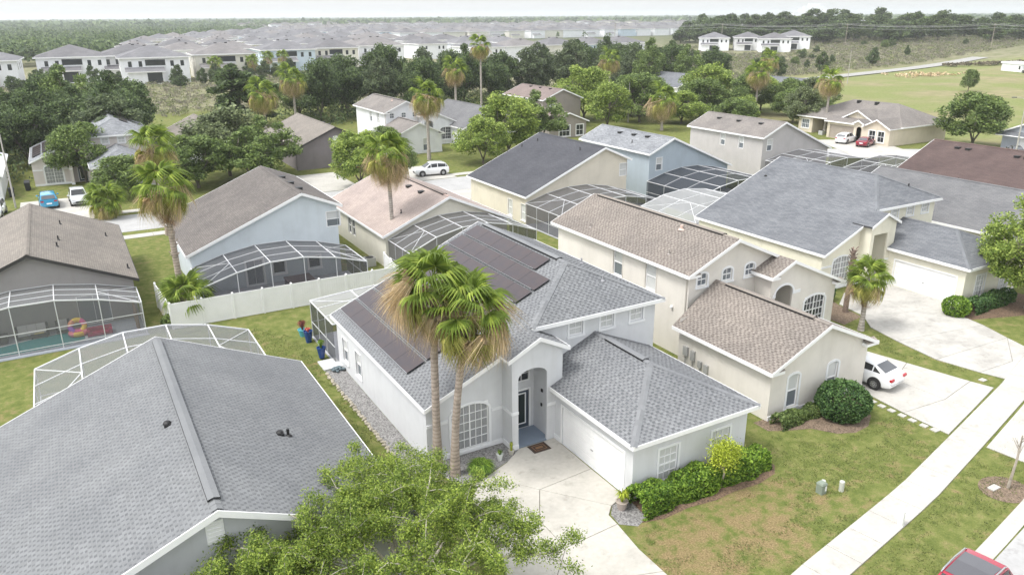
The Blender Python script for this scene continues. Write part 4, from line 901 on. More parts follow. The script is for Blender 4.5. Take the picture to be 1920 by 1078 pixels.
# ------------------------------------------------------------------ vegetation
LEAF_DARK = m_leaf((.036, .056, .024), (.080, .112, .046), 'dark'); LEAF_MID = m_leaf((.060, .092, .030), (.125, .165, .056), 'mid'); LEAF_GREY = m_leaf((.072, .092, .046), (.14, .165, .09), 'greygreen')
LEAF_LIGHT = m_leaf((.095, .140, .030), (.19, .235, .062), 'light'); LEAF_FG = m_leaf((.075, .118, .022), (.185, .232, .048), 'yellowgreen', .45); LEAF_HEDGE = m_leaf((.050, .100, .014), (.135, .205, .030), 'hedge', .33)
LEAF_BALL = m_leaf((.022, .052, .016), (.060, .105, .034), 'ball', .2); LEAF_YEL = m_leaf((.16, .20, .02), (.30, .34, .05), 'lime', .4)
BARK = m_bark((.17, .145, .12), 'grey'); BARK_L = m_bark((.33, .29, .24), 'pale'); PALMBARK = m_bark((.35, .295, .25), 'palm', 1.6); PALMBARK_G = m_bark((.36, .33, .30), 'palmgrey', 1.6)
def quads_mesh(name, C, size, asp, rs, mat, up=.35, fold=True):
    """many small leaves: one diamond per centre in C (n,3)"""
    n = len(C); nr = rs.normal(size=(n, 3)); nr[:, 2] = np.abs(nr[:, 2])+up; nr /= np.linalg.norm(nr, axis=1)[:, None]
    t = rs.normal(size=(n, 3)); t -= nr*(t*nr).sum(1)[:, None]; t /= np.linalg.norm(t, axis=1)[:, None]; b = np.cross(nr, t)
    s = size*rs.uniform(.65, 1.35, (n, 1)); V = np.empty((n, 4, 3)); V[:, 0] = C-t*s; V[:, 1] = C+b*s*asp-nr*s*.12; V[:, 2] = C+t*s-nr*s*.18; V[:, 3] = C-b*s*asp-nr*s*.12
    me = bpy.data.meshes.new(name); me.vertices.add(n*4); me.vertices.foreach_set('co', V.reshape(-1).astype(np.float32)); me.loops.add(n*4); me.loops.foreach_set('vertex_index', np.arange(n*4, dtype=np.int32))
    me.polygons.add(n); me.polygons.foreach_set('loop_start', np.arange(0, n*4, 4, dtype=np.int32)); me.polygons.foreach_set('loop_total', np.full(n, 4, dtype=np.int32)); me.materials.append(mat); me.update(calc_edges=True); return me
def tree_meshes(seed, h, cr, ch, leaf, nleaf, mat, bark, nclus=34, lean=0.0, clr=.30, trunk_r=.2, flat=1.0, multi=3, dens=1.0):
    """trunk with limbs and a crown of leaf clumps; h total height, cr crown radius, ch crown height"""
    rs = np.random.RandomState(seed); rng = random.Random(seed); z0 = h-ch; cc = np.array([lean, 0, z0+ch*.5]); cl = []
    while len(cl) < nclus:
        p = rs.uniform(-1, 1, 3); r = np.linalg.norm(p)
        if r > 1 or r < .35: continue
        if p[2] < -.75: continue
        taper = 1.0-.25*max(0, p[2]); cl.append(cc+p*np.array([cr*.80*taper, cr*.80*taper, ch*.46]))
    mb = MB(); base = Vector((0, 0, -.1)); fork = Vector((lean*.3, 0, max(.8, z0*.75)))
    mb.tube([base, base.lerp(fork, .5)+Vector((rng.uniform(-.1, .1), rng.uniform(-.1, .1), 0)), fork], [trunk_r*1.25, trunk_r, trunk_r*.85], 8)
    limbs = []
    for i in range(multi):
        a = 2*math.pi*i/multi+rng.uniform(-.4, .4); e = Vector((cc[0]+cr*.36*math.cos(a), cr*.36*math.sin(a), z0+ch*rng.uniform(.35, .55))); m = fork.lerp(e, .5)+Vector((0, 0, .3)); mb.tube([fork, m, e], [trunk_r*.7, trunk_r*.5, trunk_r*.35], 6); limbs += [m, e]
    for p in cl:
        q = Vector(p); s = min(limbs, key=lambda l: (l-q).length); m = s.lerp(q, .5)+Vector((rng.uniform(-.2, .2)*cr*.3, rng.uniform(-.2, .2)*cr*.3, rng.uniform(-.1, .25)*cr*.3)); mb.tube([s, m, q], [trunk_r*.30, trunk_r*.2, trunk_r*.08], 5, cap=False)
    tm = mb.mesh('trunk', bark, smooth=True)
    per = nleaf//nclus; C = []
    for p in cl:
        rr = cr*clr*rs.uniform(.65, 1.25); k = int(per*rs.uniform(.7, 1.3)); d = rs.normal(size=(k, 3)); d /= np.linalg.norm(d, axis=1)[:, None]; rad = rr*rs.uniform(.15, 1.0, (k, 1))**.55
        C.append(p+d*rad*np.array([1, 1, .72*flat]))
    C = np.concatenate(C); return tm, quads_mesh('crown', C, leaf, .5, rs, mat)
TREEK = {}
def tree_kind(k):
    if k in TREEK: return TREEK[k]
    D = dict(  # all kinds are modelled 10 m tall
        oak1=lambda: tree_meshes(1, 10, 5.2, 8.6, .21, 15000, LEAF_DARK, BARK, 60, clr=.27), oak2=lambda: tree_meshes(2, 10, 5.0, 8.8, .21, 15000, LEAF_DARK, BARK, 52, clr=.29), oak3=lambda: tree_meshes(3, 10, 4.6, 9.0, .21, 14000, m_leaf((.048, .066, .036), (.092, .116, .062), 'dusty'), BARK, 64, clr=.24),
        grey1=lambda: tree_meshes(4, 10, 5.6, 8.6, .22, 12000, LEAF_GREY, BARK, 64, clr=.24), grey2=lambda: tree_meshes(5, 10, 5.0, 8.6, .22, 11000, LEAF_MID, BARK, 60, clr=.25),
        mid1=lambda: tree_meshes(6, 10, 5.4, 8.9, .22, 12000, LEAF_MID, BARK, 58, clr=.25), light1=lambda: tree_meshes(7, 10, 5.8, 8.9, .21, 12500, LEAF_LIGHT, BARK, 60, clr=.25), light2=lambda: tree_meshes(8, 10, 5.2, 9.0, .21, 12000, LEAF_LIGHT, BARK, 56, clr=.24),
        cedar=lambda: tree_meshes(9, 10, 2.6, 9.3, .27, 6000, LEAF_DARK, BARK, 44, clr=.34), far1=lambda: tree_meshes(10, 10, 5.0, 9.7, .40, 5200, LEAF_DARK, BARK, 30, clr=.33), far2=lambda: tree_meshes(11, 10, 4.6, 9.8, .40, 5000, m_leaf((.040, .062, .026), (.080, .105, .045), 'far'), BARK, 30, clr=.33),
        near=lambda: tree_meshes(12, 10, 5.0, 8.2, .135, 34000, LEAF_LIGHT, BARK_L, 70, clr=.25, trunk_r=.22))
    TREEK[k] = D[k](); return TREEK[k]
def tree(kind, x, y, h, w, label, group=None, rz=None, z=None, name='broadleaf_tree'):
    """h height, w crown width in metres"""
    t, c = tree_kind(kind); r = thing(name, label, 'tree', (x, y, terrain(x, y) if z is None else z), rz if rz is not None else (x*7.1+y*3.3) % 6.28, group)
    cw = {'cedar': 5.2}.get(kind, 10.4); r.scale = (w/cw, w/cw, h/10)
    place(t, 'trunk', r); place(c, 'crown', r); return r
# --- palms
FROND_G = m_leaf((.095, .140, .022), (.185, .230, .045), 'frond', .4); FROND_Y = m_leaf((.19, .19, .05), (.30, .285, .10), 'frond_yellow', .42); FROND_D = m_leaf((.32, .25, .165), (.42, .35, .25), 'frond_dead', .45); FROND_B = m_leaf((.18, .105, .055), (.28, .175, .10), 'frond_brown', .25)
def frond_mesh(name, seed, lp, R, span, droop, mat, nl=22, fold=.05, tipdroop=.55, split=.55):
    rng = random.Random(seed); mb = MB(); sp = math.radians(span)
    mb.tube([(0, 0, 0), (lp*.5, 0, lp*.03), (lp, 0, 0)], [.035, .025, .018], 4, 0, False)
    for i in range(nl):
        a = -sp+2*sp*(i+.5)/nl; da = sp/nl; ln = R*(.72+.28*math.cos(a*.8))*rng.uniform(.9, 1.08); td = tipdroop*rng.uniform(.7, 1.4)
        pts = []
        for t in (.04, .35, split, .8, 1.0):
            r = ln*t; z = -droop*t*t*ln*.5-(max(0, t-split)/(1-split))**1.6*td*ln*.55; rr = r*(1-.25*max(0, t-split)*td)
            wdt = math.tan(da)*r if t <= split else math.tan(da)*ln*split*(1-(t-split)/(1-split))*.9
            pts.append((rr, z, wdt))
        u = Vector((math.cos(a), math.sin(a), 0)); n = Vector((-math.sin(a), math.cos(a), 0)); base = len(mb.v)
        for rr, z, wdt in pts:
            p = Vector((lp, 0, 0))+u*rr+Vector((0, 0, z))
            mb.v += [tuple(p-n*wdt-Vector((0, 0, fold*min(1, wdt*9)))), tuple(p+Vector((0, 0, fold*.6))), tuple(p+n*wdt-Vector((0, 0, fold*min(1, wdt*9))))]
        for s in range(4):
            b = base+s*3
            if s < 3:
                for q in ((b, b+3, b+4, b+1), (b+1, b+4, b+5, b+2)): mb.f.append(q); mb.mi.append(0); mb.uv += [(0, 0)]*4
            else:
                for q in ((b, b+4, b+1), (b+1, b+4, b+2)): mb.f.append(q); mb.mi.append(0); mb.uv += [(0, 0)]*3
    return mb.mesh(name, mat)
FG = [frond_mesh('frond', 1, .85, 1.10, 122, .32, FROND_G, 24, .07, .85, .66), frond_mesh('frond', 2, 1.0, 1.08, 112, .45, FROND_G, 24, .07, 1.05, .62), frond_mesh('frond', 3, .8, 1.05, 130, .55, FROND_G, 24, .07, 1.3, .62)]
FY = [frond_mesh('frond', 4, .95, 1.05, 100, .7, FROND_Y, 22, .06, 1.2, .5), frond_mesh('frond', 5, 1.0, 1.1, 88, .8, FROND_Y, 20, .06, 1.4, .5)]
FD = [frond_mesh('dead_frond', 6, .95, 1.05, 80, 1.3, FROND_D, 26, .05, 1.7, .25), frond_mesh('dead_frond', 7, .9, 1.1, 62, 1.5, FROND_D, 24, .05, 1.6, .2), frond_mesh('dead_frond', 8, 1.0, 1.0, 95, 1.4, FROND_D, 30, .05, 1.9, .25)]
FB = [frond_mesh('dead_frond', 9, .9, .9, 45, 1.2, FROND_B, 16, tipdroop=1.3, split=.2)]
def palm(x, y, h, label, s=1.0, ng=26, ny=8, nd=22, skirt=.0, lean=(0, 0), tr=.19, group=None, seed=0, bark=None, boots=False, deadpick=None, z=0.0):
    """fan palm: trunk, crown of green fan fronds, drooping dead fronds; h = height of the crown's heart"""
    rng = random.Random(seed*77+5); root = thing('fan_palm', label, 'palm', (x, y, z), 0, group); mb = MB(); pts = []; rad = []
    for i in range(9):
        t = i/8; pts.append((lean[0]*t*t, lean[1]*t*t, h*t-.05)); rad.append(tr*(1.35-.35*min(1, t*4))*(1-.22*t))
    mb.tube(pts, rad, 10)
    if boots:
        for i in range(46):
            t = rng.uniform(.45, .98); a = rng.uniform(0, 6.28); r = tr*1.0; p = Vector((lean[0]*t*t+r*math.cos(a)*.9, lean[1]*t*t+r*math.sin(a)*.9, h*t)); o = Vector((math.cos(a), math.sin(a), .9))*.16; mb.beam(p, p+o, .10, .04)
    part(mb, 'trunk', bark or PALMBARK, root, world=False, smooth=True, angle=40)
    c = Vector((lean[0], lean[1], h)); ga = 2.39996; k = 0
    def put(me, name, az, el, sc, rollv, off):
        d = Vector((math.cos(el)*math.cos(az), math.cos(el)*math.sin(az), math.sin(el))); sd = Vector((-math.sin(az), math.cos(az), 0)); up = d.cross(sd); R = Matrix((d, sd, up)).transposed() @ Matrix.Rotation(rollv, 3, 'X')
        m4 = R.to_4x4() @ Matrix.Scale(sc, 4); m4.translation = c+Vector((0, 0, off))+d*.05; place(me, name, root, mat=m4)
    for i in range(ng):
        t = i/max(1, ng-1); el = math.radians(80-82*t**.9+rng.uniform(-8, 8)); put(FG[i % 3], 'frond', i*ga+rng.uniform(-.2, .2), el, s*rng.uniform(.88, 1.08)*(.75 if t < .12 else 1), rng.uniform(-.6, .6), .15-.25*t)
    for i in range(ny):
        el = math.radians(-18-32*i/max(1, ny)+rng.uniform(-8, 8)); put(FY[i % 2], 'frond', i*ga+1.1, el, s*rng.uniform(.85, 1.05), rng.uniform(-.4, .4), -.15)
    for i in range(nd):
        el = math.radians(8-80*(i/max(1, nd))+rng.uniform(-10, 10)); az = i*ga+2.0
        if deadpick and i % 5 < 2: az = deadpick+rng.uniform(-.65, .65); el = math.radians(rng.uniform(-25, 45)); 
        put(FD[i % 3], 'dead_frond', az, el, s*rng.uniform(.85, 1.12), rng.uniform(-.6, .6), -.2-rng.uniform(0, .25))
    for i in range(int(skirt*12)):
        put(FB[0], 'dead_frond', i*ga, math.radians(rng.uniform(-86, -68)), s*rng.uniform(.7, 1.0), rng.uniform(-.4, .4), -.35-rng.uniform(0, .6)*skirt)
    return root
PG = 'tall fan palms along the far street'
palm(12.55, 29.0, 8.95, 'left one of the two fan palms before the grey house, heavy with tan dead fronds', 1.12, 15, 8, 46, .5, (.2, .2), .195, None, 1, deadpick=2.6)
palm(13.05, 28.2, 8.2, 'right one of the two fan palms before the grey house, brown heart showing', 1.12, 13, 12, 30, .8, (.7, -.6), .19, None, 2, deadpick=-.5)
palm(5.35, 56.3, 9.3, 'tall fan palm with a brown shaggy trunk beside the light blue house', 1.2, 11, 11, 14, 1.5, (-.15, .3), .24, None, 3, boots=True)
palm(7.3, 80.2, 8.9, 'fan palm with dead fronds on the left just behind another palm', 1.3, 12, 8, 22, .6, (-.2, 0), .25, None, 4)
palm(23.1, 60.9, 9.4, 'tall fan palm with a slim grey trunk rising before the pink roof', 1.3, 11, 8, 34, .8, (-.1, 0), .19, None, 5, bark=PALMBARK_G)
palm(2.7, 91.0, 1.9, 'short fan palm on the verge of the far street at the left', 1.2, 24, 8, 10, 1.6, (0, 0), .3, None, 6)
palm(5.6, 55.6, 1.5, 'low fan palm with browned fronds at the end of the white fence', 1.1, 18, 12, 12, .6, (0, 0), .2, None, 7)
palm(44.0, 30.0, 3.7, 'small yellow-green palm on the lawn left of the cream house driveway', .85, 16, 14, 8, 1.2, (.1, .05), .17, None, 8, bark=PALMBARK_G)
for i, (x, y, h, s, lb) in enumerate(((39.0, 150.7, 8.2, 1.55, 'fan palm in the far row, right one of the pair left of centre'), (32.3, 146.5, 6.2, 1.6, 'fan palm in the far row, left one of the pair left of centre'), (46.2, 105.1, 8.4, 1.45, 'fan palm with browning crown before the white house'),
        (64.9, 134.2, 9.8, 1.3, 'fan palm with a dark brown skirt right of the white house'), (78.7, 150.2, 13.2, 1.3, 'tallest fan palm, standing high over the dark trees in the centre'), (122.0, 163, 8.6, 1.6, 'lone fan palm in front of the dark trees right of centre'),
        (95.0, 110.6, 4.6, 1.7, 'stout fan palm behind the blue house roof'), (123.8, 115.5, 8.0, 1.5, 'fan palm with drooping brown fronds behind the grey-beige house'), (163.0, 148.7, 8.0, 1.5, 'distant fan palm behind the bigger palm on the right'), (116.9, 92.6, 8.2, 1.3, 'ragged palm left of the beige house with the two parked cars'))):
    palm(x, y, h+1.1, lb, s*1.08, 8, 17, 24, .7, (0, 0), .24, None, 20+i, bark=PALMBARK_G)
# bare palm trunk next to the small palm
mb = MB(); mb.tube([(46.0, 32.8, 0), (46.05, 32.8, 2.2), (46.0, 32.8, 4.6)], [.2, .16, .14], 9)
rng = random.Random(4)
for i in range(40):
    z = 2.3+2.4*i/40; a = i*2.4; mb.beam((46+.12*math.cos(a), 32.8+.12*math.sin(a), z), (46+.3*math.cos(a), 32.8+.3*math.sin(a), z+.2), .1, .04)
single(mb, 'palm_trunk', m_bark((.2, .15, .12), 'bootstrunk'), 'bare headless palm trunk beside the cream house window', 'palm trunk', (46, 32.8, 0))
# --- broadleaf trees: along the far street and between the houses
T1 = [('mid1', 1.6, 113.5, 8.0, 9.0, 'rounded green tree left of the far driveway, before the solar roofed house'), ('mid1', 5.0, 101.5, 5.2, 8.2, 'low green tree beside the short palm on the far verge'),
    ('grey1', 18.5, 108, 9.0, 12.5, 'wide grey-green tree with open branches behind the light blue roof'), ('grey2', 23.2, 105, 8.0, 10.0, 'grey-green tree touching the right side of the wide open one'), ('light1', 31.0, 92, 7.2, 8.6, 'light green tree behind the ridge of the light blue house'),
    ('light2', 58.5, 103, 9.5, 11.5, 'light green tree behind the charcoal roof'), ('light1', 51.5, 98, 7.0, 8.5, 'light green tree beside the white car in the centre'), ('grey2', 66.0, 106, 9.0, 10.5, 'yellowish open tree before the brown two-storey house'), ('grey2', 37.0, 92.5, 5.6, 4.6, 'thin grey-green tree just left of the white car'),
    ('light1', 92.0, 131.0, 11.0, 13.0, 'big light green tree right of the brown two-storey house'), ('light2', 87.5, 117.0, 9.0, 10.0, 'green tree shading the porch of the brown two-storey house'), ('mid1', 99.0, 122.0, 10, 12.0, 'mid green tree behind the pale speckled roof'), ('light1', 104.5, 116.0, 6.5, 10.0, 'low light green tree behind the stout palm'),
    ('light2', 121.0, 127.0, 10.5, 13.5, 'large light green tree right of the stout palm'), ('mid1', 110.0, 133.0, 8.0, 11.0, 'green tree behind the speckled roof to the right'), ('mid1', 123.0, 105.0, 7.0, 9.0, 'dark green tree right of the drooping palm trunk'), ('grey1', 117.5, 98.0, 7.6, 8.0, 'grey-green tree touching the left side of the beige house'), ('mid1', 131.0, 113.0, 8.0, 9.0, 'green tree left of the beige house gable'), ('light2', 113.0, 108.5, 5.6, 8.0, 'low bushy tree behind the grey-beige roof'),
    ('mid1', 124.3, 70.5, 8.8, 11.5, 'round dark green tree in front of the beige house on the right'), ('grey2', 127.0, 60.2, 6.2, 6.2, 'small tree at the right edge before the slate house')]
T1 += [('mid1', 13.5, 102.0, 7.0, 10.0, 'green tree between the short palm and the wide open tree'), ('grey2', 19.8, 100.5, 7.2, 10.5, 'low full grey-green tree in front of the wide open tree'), ('mid1', 41.5, 110.0, 5.0, 5.5, 'green tree between the dusky house and the white house'), ('mid1', 112.0, 119.0, 8.5, 11.0, 'green tree between the stout palm and the large light green tree'), ('grey2', 118.5, 117.5, 7.5, 10.0, 'grey-green tree just left of the drooping palm'), ('mid1', 127.5, 120.5, 9.0, 11.0, 'dark green tree just right of the drooping palm crown'), ('light2', 134.5, 124.0, 8.0, 10.0, 'light green tree before the dark grey roof'), ('grey1', 138.0, 113.0, 7.5, 10.0, 'open grey-green tree left of the mown slope'), ('mid1', 104.0, 131.0, 9.0, 12.0, 'green tree above the left end of the speckled roof'), ('mid1', 146.0, 118.0, 7.0, 9.0, 'green tree at the edge of the mown slope'), ('grey2', 126.0, 103.0, 6.5, 9.0, 'low grey-green tree behind the ragged palm'), ('mid1', 107.0, 104.0, 6.0, 9.0, 'round green tree behind the grey-beige two-storey house'), ('light1', 131.5, 137.0, 9.5, 12.0, 'light green tree before the grey roof right of centre')]
for k, x, y, h, w_, lb in T1: tree(k, x, y, h, w_, lb)
tree('near', 57.6, 26.6, 8.2, 8.6, 'bright green tree at the right edge beside the cream garage', rz=1.0)
# dark belt of oaks behind the far houses
rng = random.Random(11); n = 0
BELT = [(-26, 131), (-21, 140), (-15, 128), (-10.5, 137), (-12, 150), (-4, 132), (-4, 146), (2, 140), (3, 152), (8.5, 133), (10, 146), (-20, 156), (-9, 160), (-24, 148), (-28, 140), (-1, 156), (6, 124),
    (42, 163), (47, 156), (52, 165), (57, 155), (62, 163), (66, 153), (71, 164), (76, 158), (82, 166), (46, 171), (56, 175), (67, 174), (78, 174), (90, 168), (96, 176), (103, 172), (86, 178), (99, 186), (110, 178), (116, 186), (121, 178), (127, 187), (131, 176), (137, 188), (142, 178), (148, 190), (153, 178), (160, 186), (135, 196), (148, 200), (160, 198), (168, 190), (150, 168), (138, 166), (172, 178)]
for i, (x, y) in enumerate(BELT):
    h = rng.uniform(9.5, 13) if x < 60 else rng.uniform(10.5, 14.5)
    tree(('oak1', 'oak2', 'oak3', 'grey2')[rng.choice((0, 1, 2, 0, 1, 2, 3))], x+rng.uniform(-1.5, 1.5), y+rng.uniform(-2, 2), h, rng.uniform(9.5, 13), 'tall dark green oak in the dense belt of trees behind the houses', 'dark belt of oaks behind the houses')
tree('cedar', 30.0, 160, 13, 9.0, 'ragged dark cedar standing at the edge of the open field', name='cedar_tree'); tree('cedar', 34.5, 156, 10.5, 7.5, 'shorter dark cedar close to the ragged one', name='cedar_tree')
# --- hedges, clipped bush, shrubs
def hedge(name, label, x0, y0, x1, y1, wd, h, n, leaf, mat, seed, wave=.12, cat='hedge', dip=None):
    rs = np.random.RandomState(seed); L = math.hypot(x1-x0, y1-y0); t = rs.uniform(0, 1, n); a = rs.uniform(-.15, math.pi+.15, n); r = 1-np.abs(rs.normal(0, .09, n)); q = .62
    prof = np.sign(np.cos(a))*np.abs(np.cos(a))**q; pz = np.abs(np.sin(a))**q*np.sign(np.sin(a)); lum = 1+wave*np.sin(t*L*2.3)+wave*.7*np.sin(t*L*5.1+1)
    d = np.array([(x1-x0)/L, (y1-y0)/L]); nrm = np.array([-d[1], d[0]]); hh = h*lum
    C = np.empty((n, 3)); C[:, 0] = x0+d[0]*t*L+nrm[0]*prof*r*wd/2*lum; C[:, 1] = y0+d[1]*t*L+nrm[1]*prof*r*wd/2*lum; C[:, 2] = np.maximum(.03, pz*r*hh)
    o = thing(name, label, cat, ((x0+x1)/2, (y0+y1)/2, 0)); C -= np.array([(x0+x1)/2, (y0+y1)/2, 0]); place(quads_mesh('foliage', C, leaf, .6, rs, mat, .5), 'foliage', o)
    m = MB(); rngl = random.Random(seed)
    for i in range(int(L*3)):
        tt = rngl.uniform(-.45, .45)*L; p = Vector((d[0]*tt, d[1]*tt, 0)); m.tube([p, p+Vector((rngl.uniform(-.2, .2), rngl.uniform(-.2, .2), h*.75))], [.02, .01], 4, cap=False)
    place(m.mesh('stems', BARK), 'stems', o); return o
hedge('hedge', 'bright green leafy hedge along the front of the grey garage', 18.35, 21.75, 25.9, 21.75, 1.35, .98, 15000, .085, LEAF_HEDGE, 5)
hedge('hedge', 'low dark hedge under the arched windows of the tan garage', 29.1, 23.75, 32.0, 23.75, .8, .62, 3500, .07, LEAF_MID, 6, .15)
hedge('hedge', 'dark clipped hedge under the right end of the cream garage', 53.2, 28.3, 58.5, 28.4, 1.2, .9, 6000, .09, LEAF_BALL, 7, .1)
hedge('hedge', 'clipped green hedge top behind the white fence of the tan house', 27.2, 51.2, 31.5, 50.9, 1.6, 1.9, 7000, .1, LEAF_HEDGE, 9, .05)
def bush(label, x, y, rx, ry, rz_, n, leaf, mat, seed, name='round_bush', jit=.06, cat='bush', zc=None):
    rs = np.random.RandomState(seed); d = rs.normal(size=(n, 3)); d /= np.linalg.norm(d, axis=1)[:, None]; lump = 1+jit*np.sin(d[:, 0:1]*9+seed)*np.cos(d[:, 1:2]*8)
    C = d*(1-np.abs(rs.normal(0, .07, (n, 1))))*lump*np.array([rx, ry, rz_]); zc = rz_*.82 if zc is None else zc; C[:, 2] += zc; C = C[C[:, 2] > .02]
    o = thing(name, label, cat, (x, y, 0)); place(quads_mesh('foliage', C, leaf, .6, rs, mat, .3), 'foliage', o)
    m = MB()
    for i in range(5): a = i*1.26; m.tube([(0, 0, -.05), (rx*.3*math.cos(a), ry*.3*math.sin(a), zc), (rx*.6*math.cos(a), ry*.6*math.sin(a), zc+rz_*.4)], [.05, .03, .01], 5, cap=False)
    place(m.mesh('stems', BARK), 'stems', o); return o
bush('large round clipped dark green bush on the lawn by the tan garage', 33.0, 22.9, 1.42, 1.35, 1.08, 9000, .075, LEAF_BALL, 3)
bush('bright green round bush at the corner of the cream garage', 52.1, 28.5, .95, .9, .75, 3500, .08, LEAF_HEDGE, 4)
bush('small light green bush at the gate corner of the cream house wall', 45.0, 34.6, .8, .8, .6, 1500, .09, LEAF_MID, 6); bush('dark green bush behind the bare palm trunk', 46.6, 35.2, .9, .7, .8, 1800, .09, LEAF_BALL, 8)
bush('dark green bush beside the pool cage at the left fence end', 4.3, 54.6, .7, .6, .5, 1200, .09, LEAF_MID, 9)
def grass_clump(label, x, y, z, n, r, h, mat, seed, name='spiky_shrub', cat='shrub', wdt=.02, pot=None):
    rng = random.Random(seed); m = MB()
    for i in range(n):
        a = rng.uniform(0, 6.28); l = rng.uniform(.5, 1); d = Vector((math.cos(a), math.sin(a), 0)); s = Vector((-d.y, d.x, 0))*wdt; p0 = d*.04; p1 = d*r*.55*l+Vector((0, 0, h*l)); p2 = d*r*l*1.1+Vector((0, 0, h*l*rng.uniform(.25, .8)))
        m.poly([p0-s, p0+s, p1+s, p1-s]); m.poly([p1-s, p1+s, p2])
    o = thing(name, label, cat, (x, y, z)); place(m.mesh('leaves', mat), 'leaves', o)
    return o
grass_clump('fluffy bright green shrub in the gravel bed under the arched window', 14.15, 27.75, 0, 900, .72, .62, LEAF_HEDGE, 2, wdt=.018)
# small lime-green weeping tree growing through the hedge
def lime_tree():
    r = thing('small_tree', 'small lime-green tree growing out of the hedge', 'tree', (22.9, 21.3, 0)); m = MB(); rng = random.Random(6); cs = []
    m.tube([(0, 0, 0), (.05, -.1, .7), (.0, 0, 1.2)], [.05, .04, .03], 6)
    for i in range(14):
        a = i*2.4; e = Vector((.55*math.cos(a)*rng.uniform(.4, 1.1), .5*math.sin(a)*rng.uniform(.4, 1.1), 1.3+rng.uniform(0, .75))); m.tube([(0, 0, .9), e*.6+Vector((0, 0, .4)), e], [.02, .015, .006], 4, cap=False); cs.append(e)
    place(m.mesh('trunk', BARK_L), 'trunk', r); rs = np.random.RandomState(2); C = np.concatenate([np.array(e)+rs.normal(0, .2, (260, 3)) for e in cs]); place(quads_mesh('crown', C, .05, .45, rs, LEAF_YEL, .3), 'crown', r)
lime_tree()
# big foreground tree: open, with pale twigs and yellow-green sprays
def near_tree():
    r = thing('broadleaf_tree', 'yellow-green tree with pale twigs in the bottom foreground', 'tree', (7.45, 20.0, 0)); rs = np.random.RandomState(40); rng = random.Random(40); m = MB(); C = []
    fork = Vector((.1, .1, 1.7)); m.tube([(0, 0, -.1), (.05, .1, .9), fork], [.22, .18, .16], 9)
    tips = []
    spec = [(-3.6, 1.0, 4.4), (-2.6, 2.4, 4.2), (-1.2, 3.6, 4.3), (.2, 4.8, 4.0), (1.6, 5.2, 3.5), (2.6, 3.6, 4.0), (3.4, 2.0, 3.6), (3.2, .2, 3.9), (1.6, 1.6, 4.9), (-.2, 1.6, 5.0), (-2.0, .4, 5.0), (-3.6, -.8, 4.3), (.6, -.6, 5.1), (-1.2, -1.6, 4.7), (2.0, -1.6, 4.2), (3.8, -.9, 3.3), (-2.7, -2.3, 4.0), (.2, -2.6, 4.3), (1.0, 3.0, 4.6), (-1.0, 2.6, 4.8), (-.2, 6.0, 3.3), (4.2, .9, 3.0), (4.8, -1.8, 2.8), (-4.8, .4, 3.9), (-4.4, 2.2, 3.5), (-5.6, 1.4, 3.3), (-5.4, -.8, 3.7), (-4.2, -2.2, 3.6), (1.0, 6.2, 3.0), (2.3, 5.0, 3.0), (-6.4, 1.6, 4.0), (-5.6, 2.6, 4.2), (-6.9, .4, 3.7), (-6.2, -.8, 4.1), (-4.9, 1.3, 4.7), (-5.2, -2.0, 4.0), (-3.2, 1.9, 4.9), (-.3, 3.6, 4.7), (3.0, 1.2, 4.4), (4.6, -.3, 3.5)]
    for x, y, z in spec:
        e = Vector((x, y, z)); mid = fork.lerp(e, .5)+Vector((rng.uniform(-.4, .4), rng.uniform(-.4, .4), .5)); m.tube([fork, mid, e], [.075, .05, .022], 6, cap=False)
        for k in range(9):
            o = mid.lerp(e, rng.uniform(.2, 1)); d = Vector((rng.gauss(0, 1), rng.gauss(0, 1), rng.gauss(.25, .6))).normalized()*rng.uniform(.5, 1.25); q = o+d; q2 = q+Vector((d.x*.4, d.y*.4, -.15)); m.tube([o, o+d*.55+Vector((0, 0, .08)), q, q2], [.018, .013, .008, .004], 4, cap=False); tips.append((o, q)); tips.append((q, q2))
    place(m.mesh('trunk', m_bark((.42, .385, .33), 'twig'), smooth=True), 'trunk', r)
    for o, q in tips:
        n = rng.randint(140, 340); t = rs.uniform(.05, 1.1, (n, 1)); C.append(np.array(o)*(1-t)+np.array(q)*t+rs.normal(0, .13, (n, 3)))
    C = np.concatenate(C); place(quads_mesh('crown', C, .045, .42, rs, LEAF_FG, .5), 'crown', r)
near_tree()

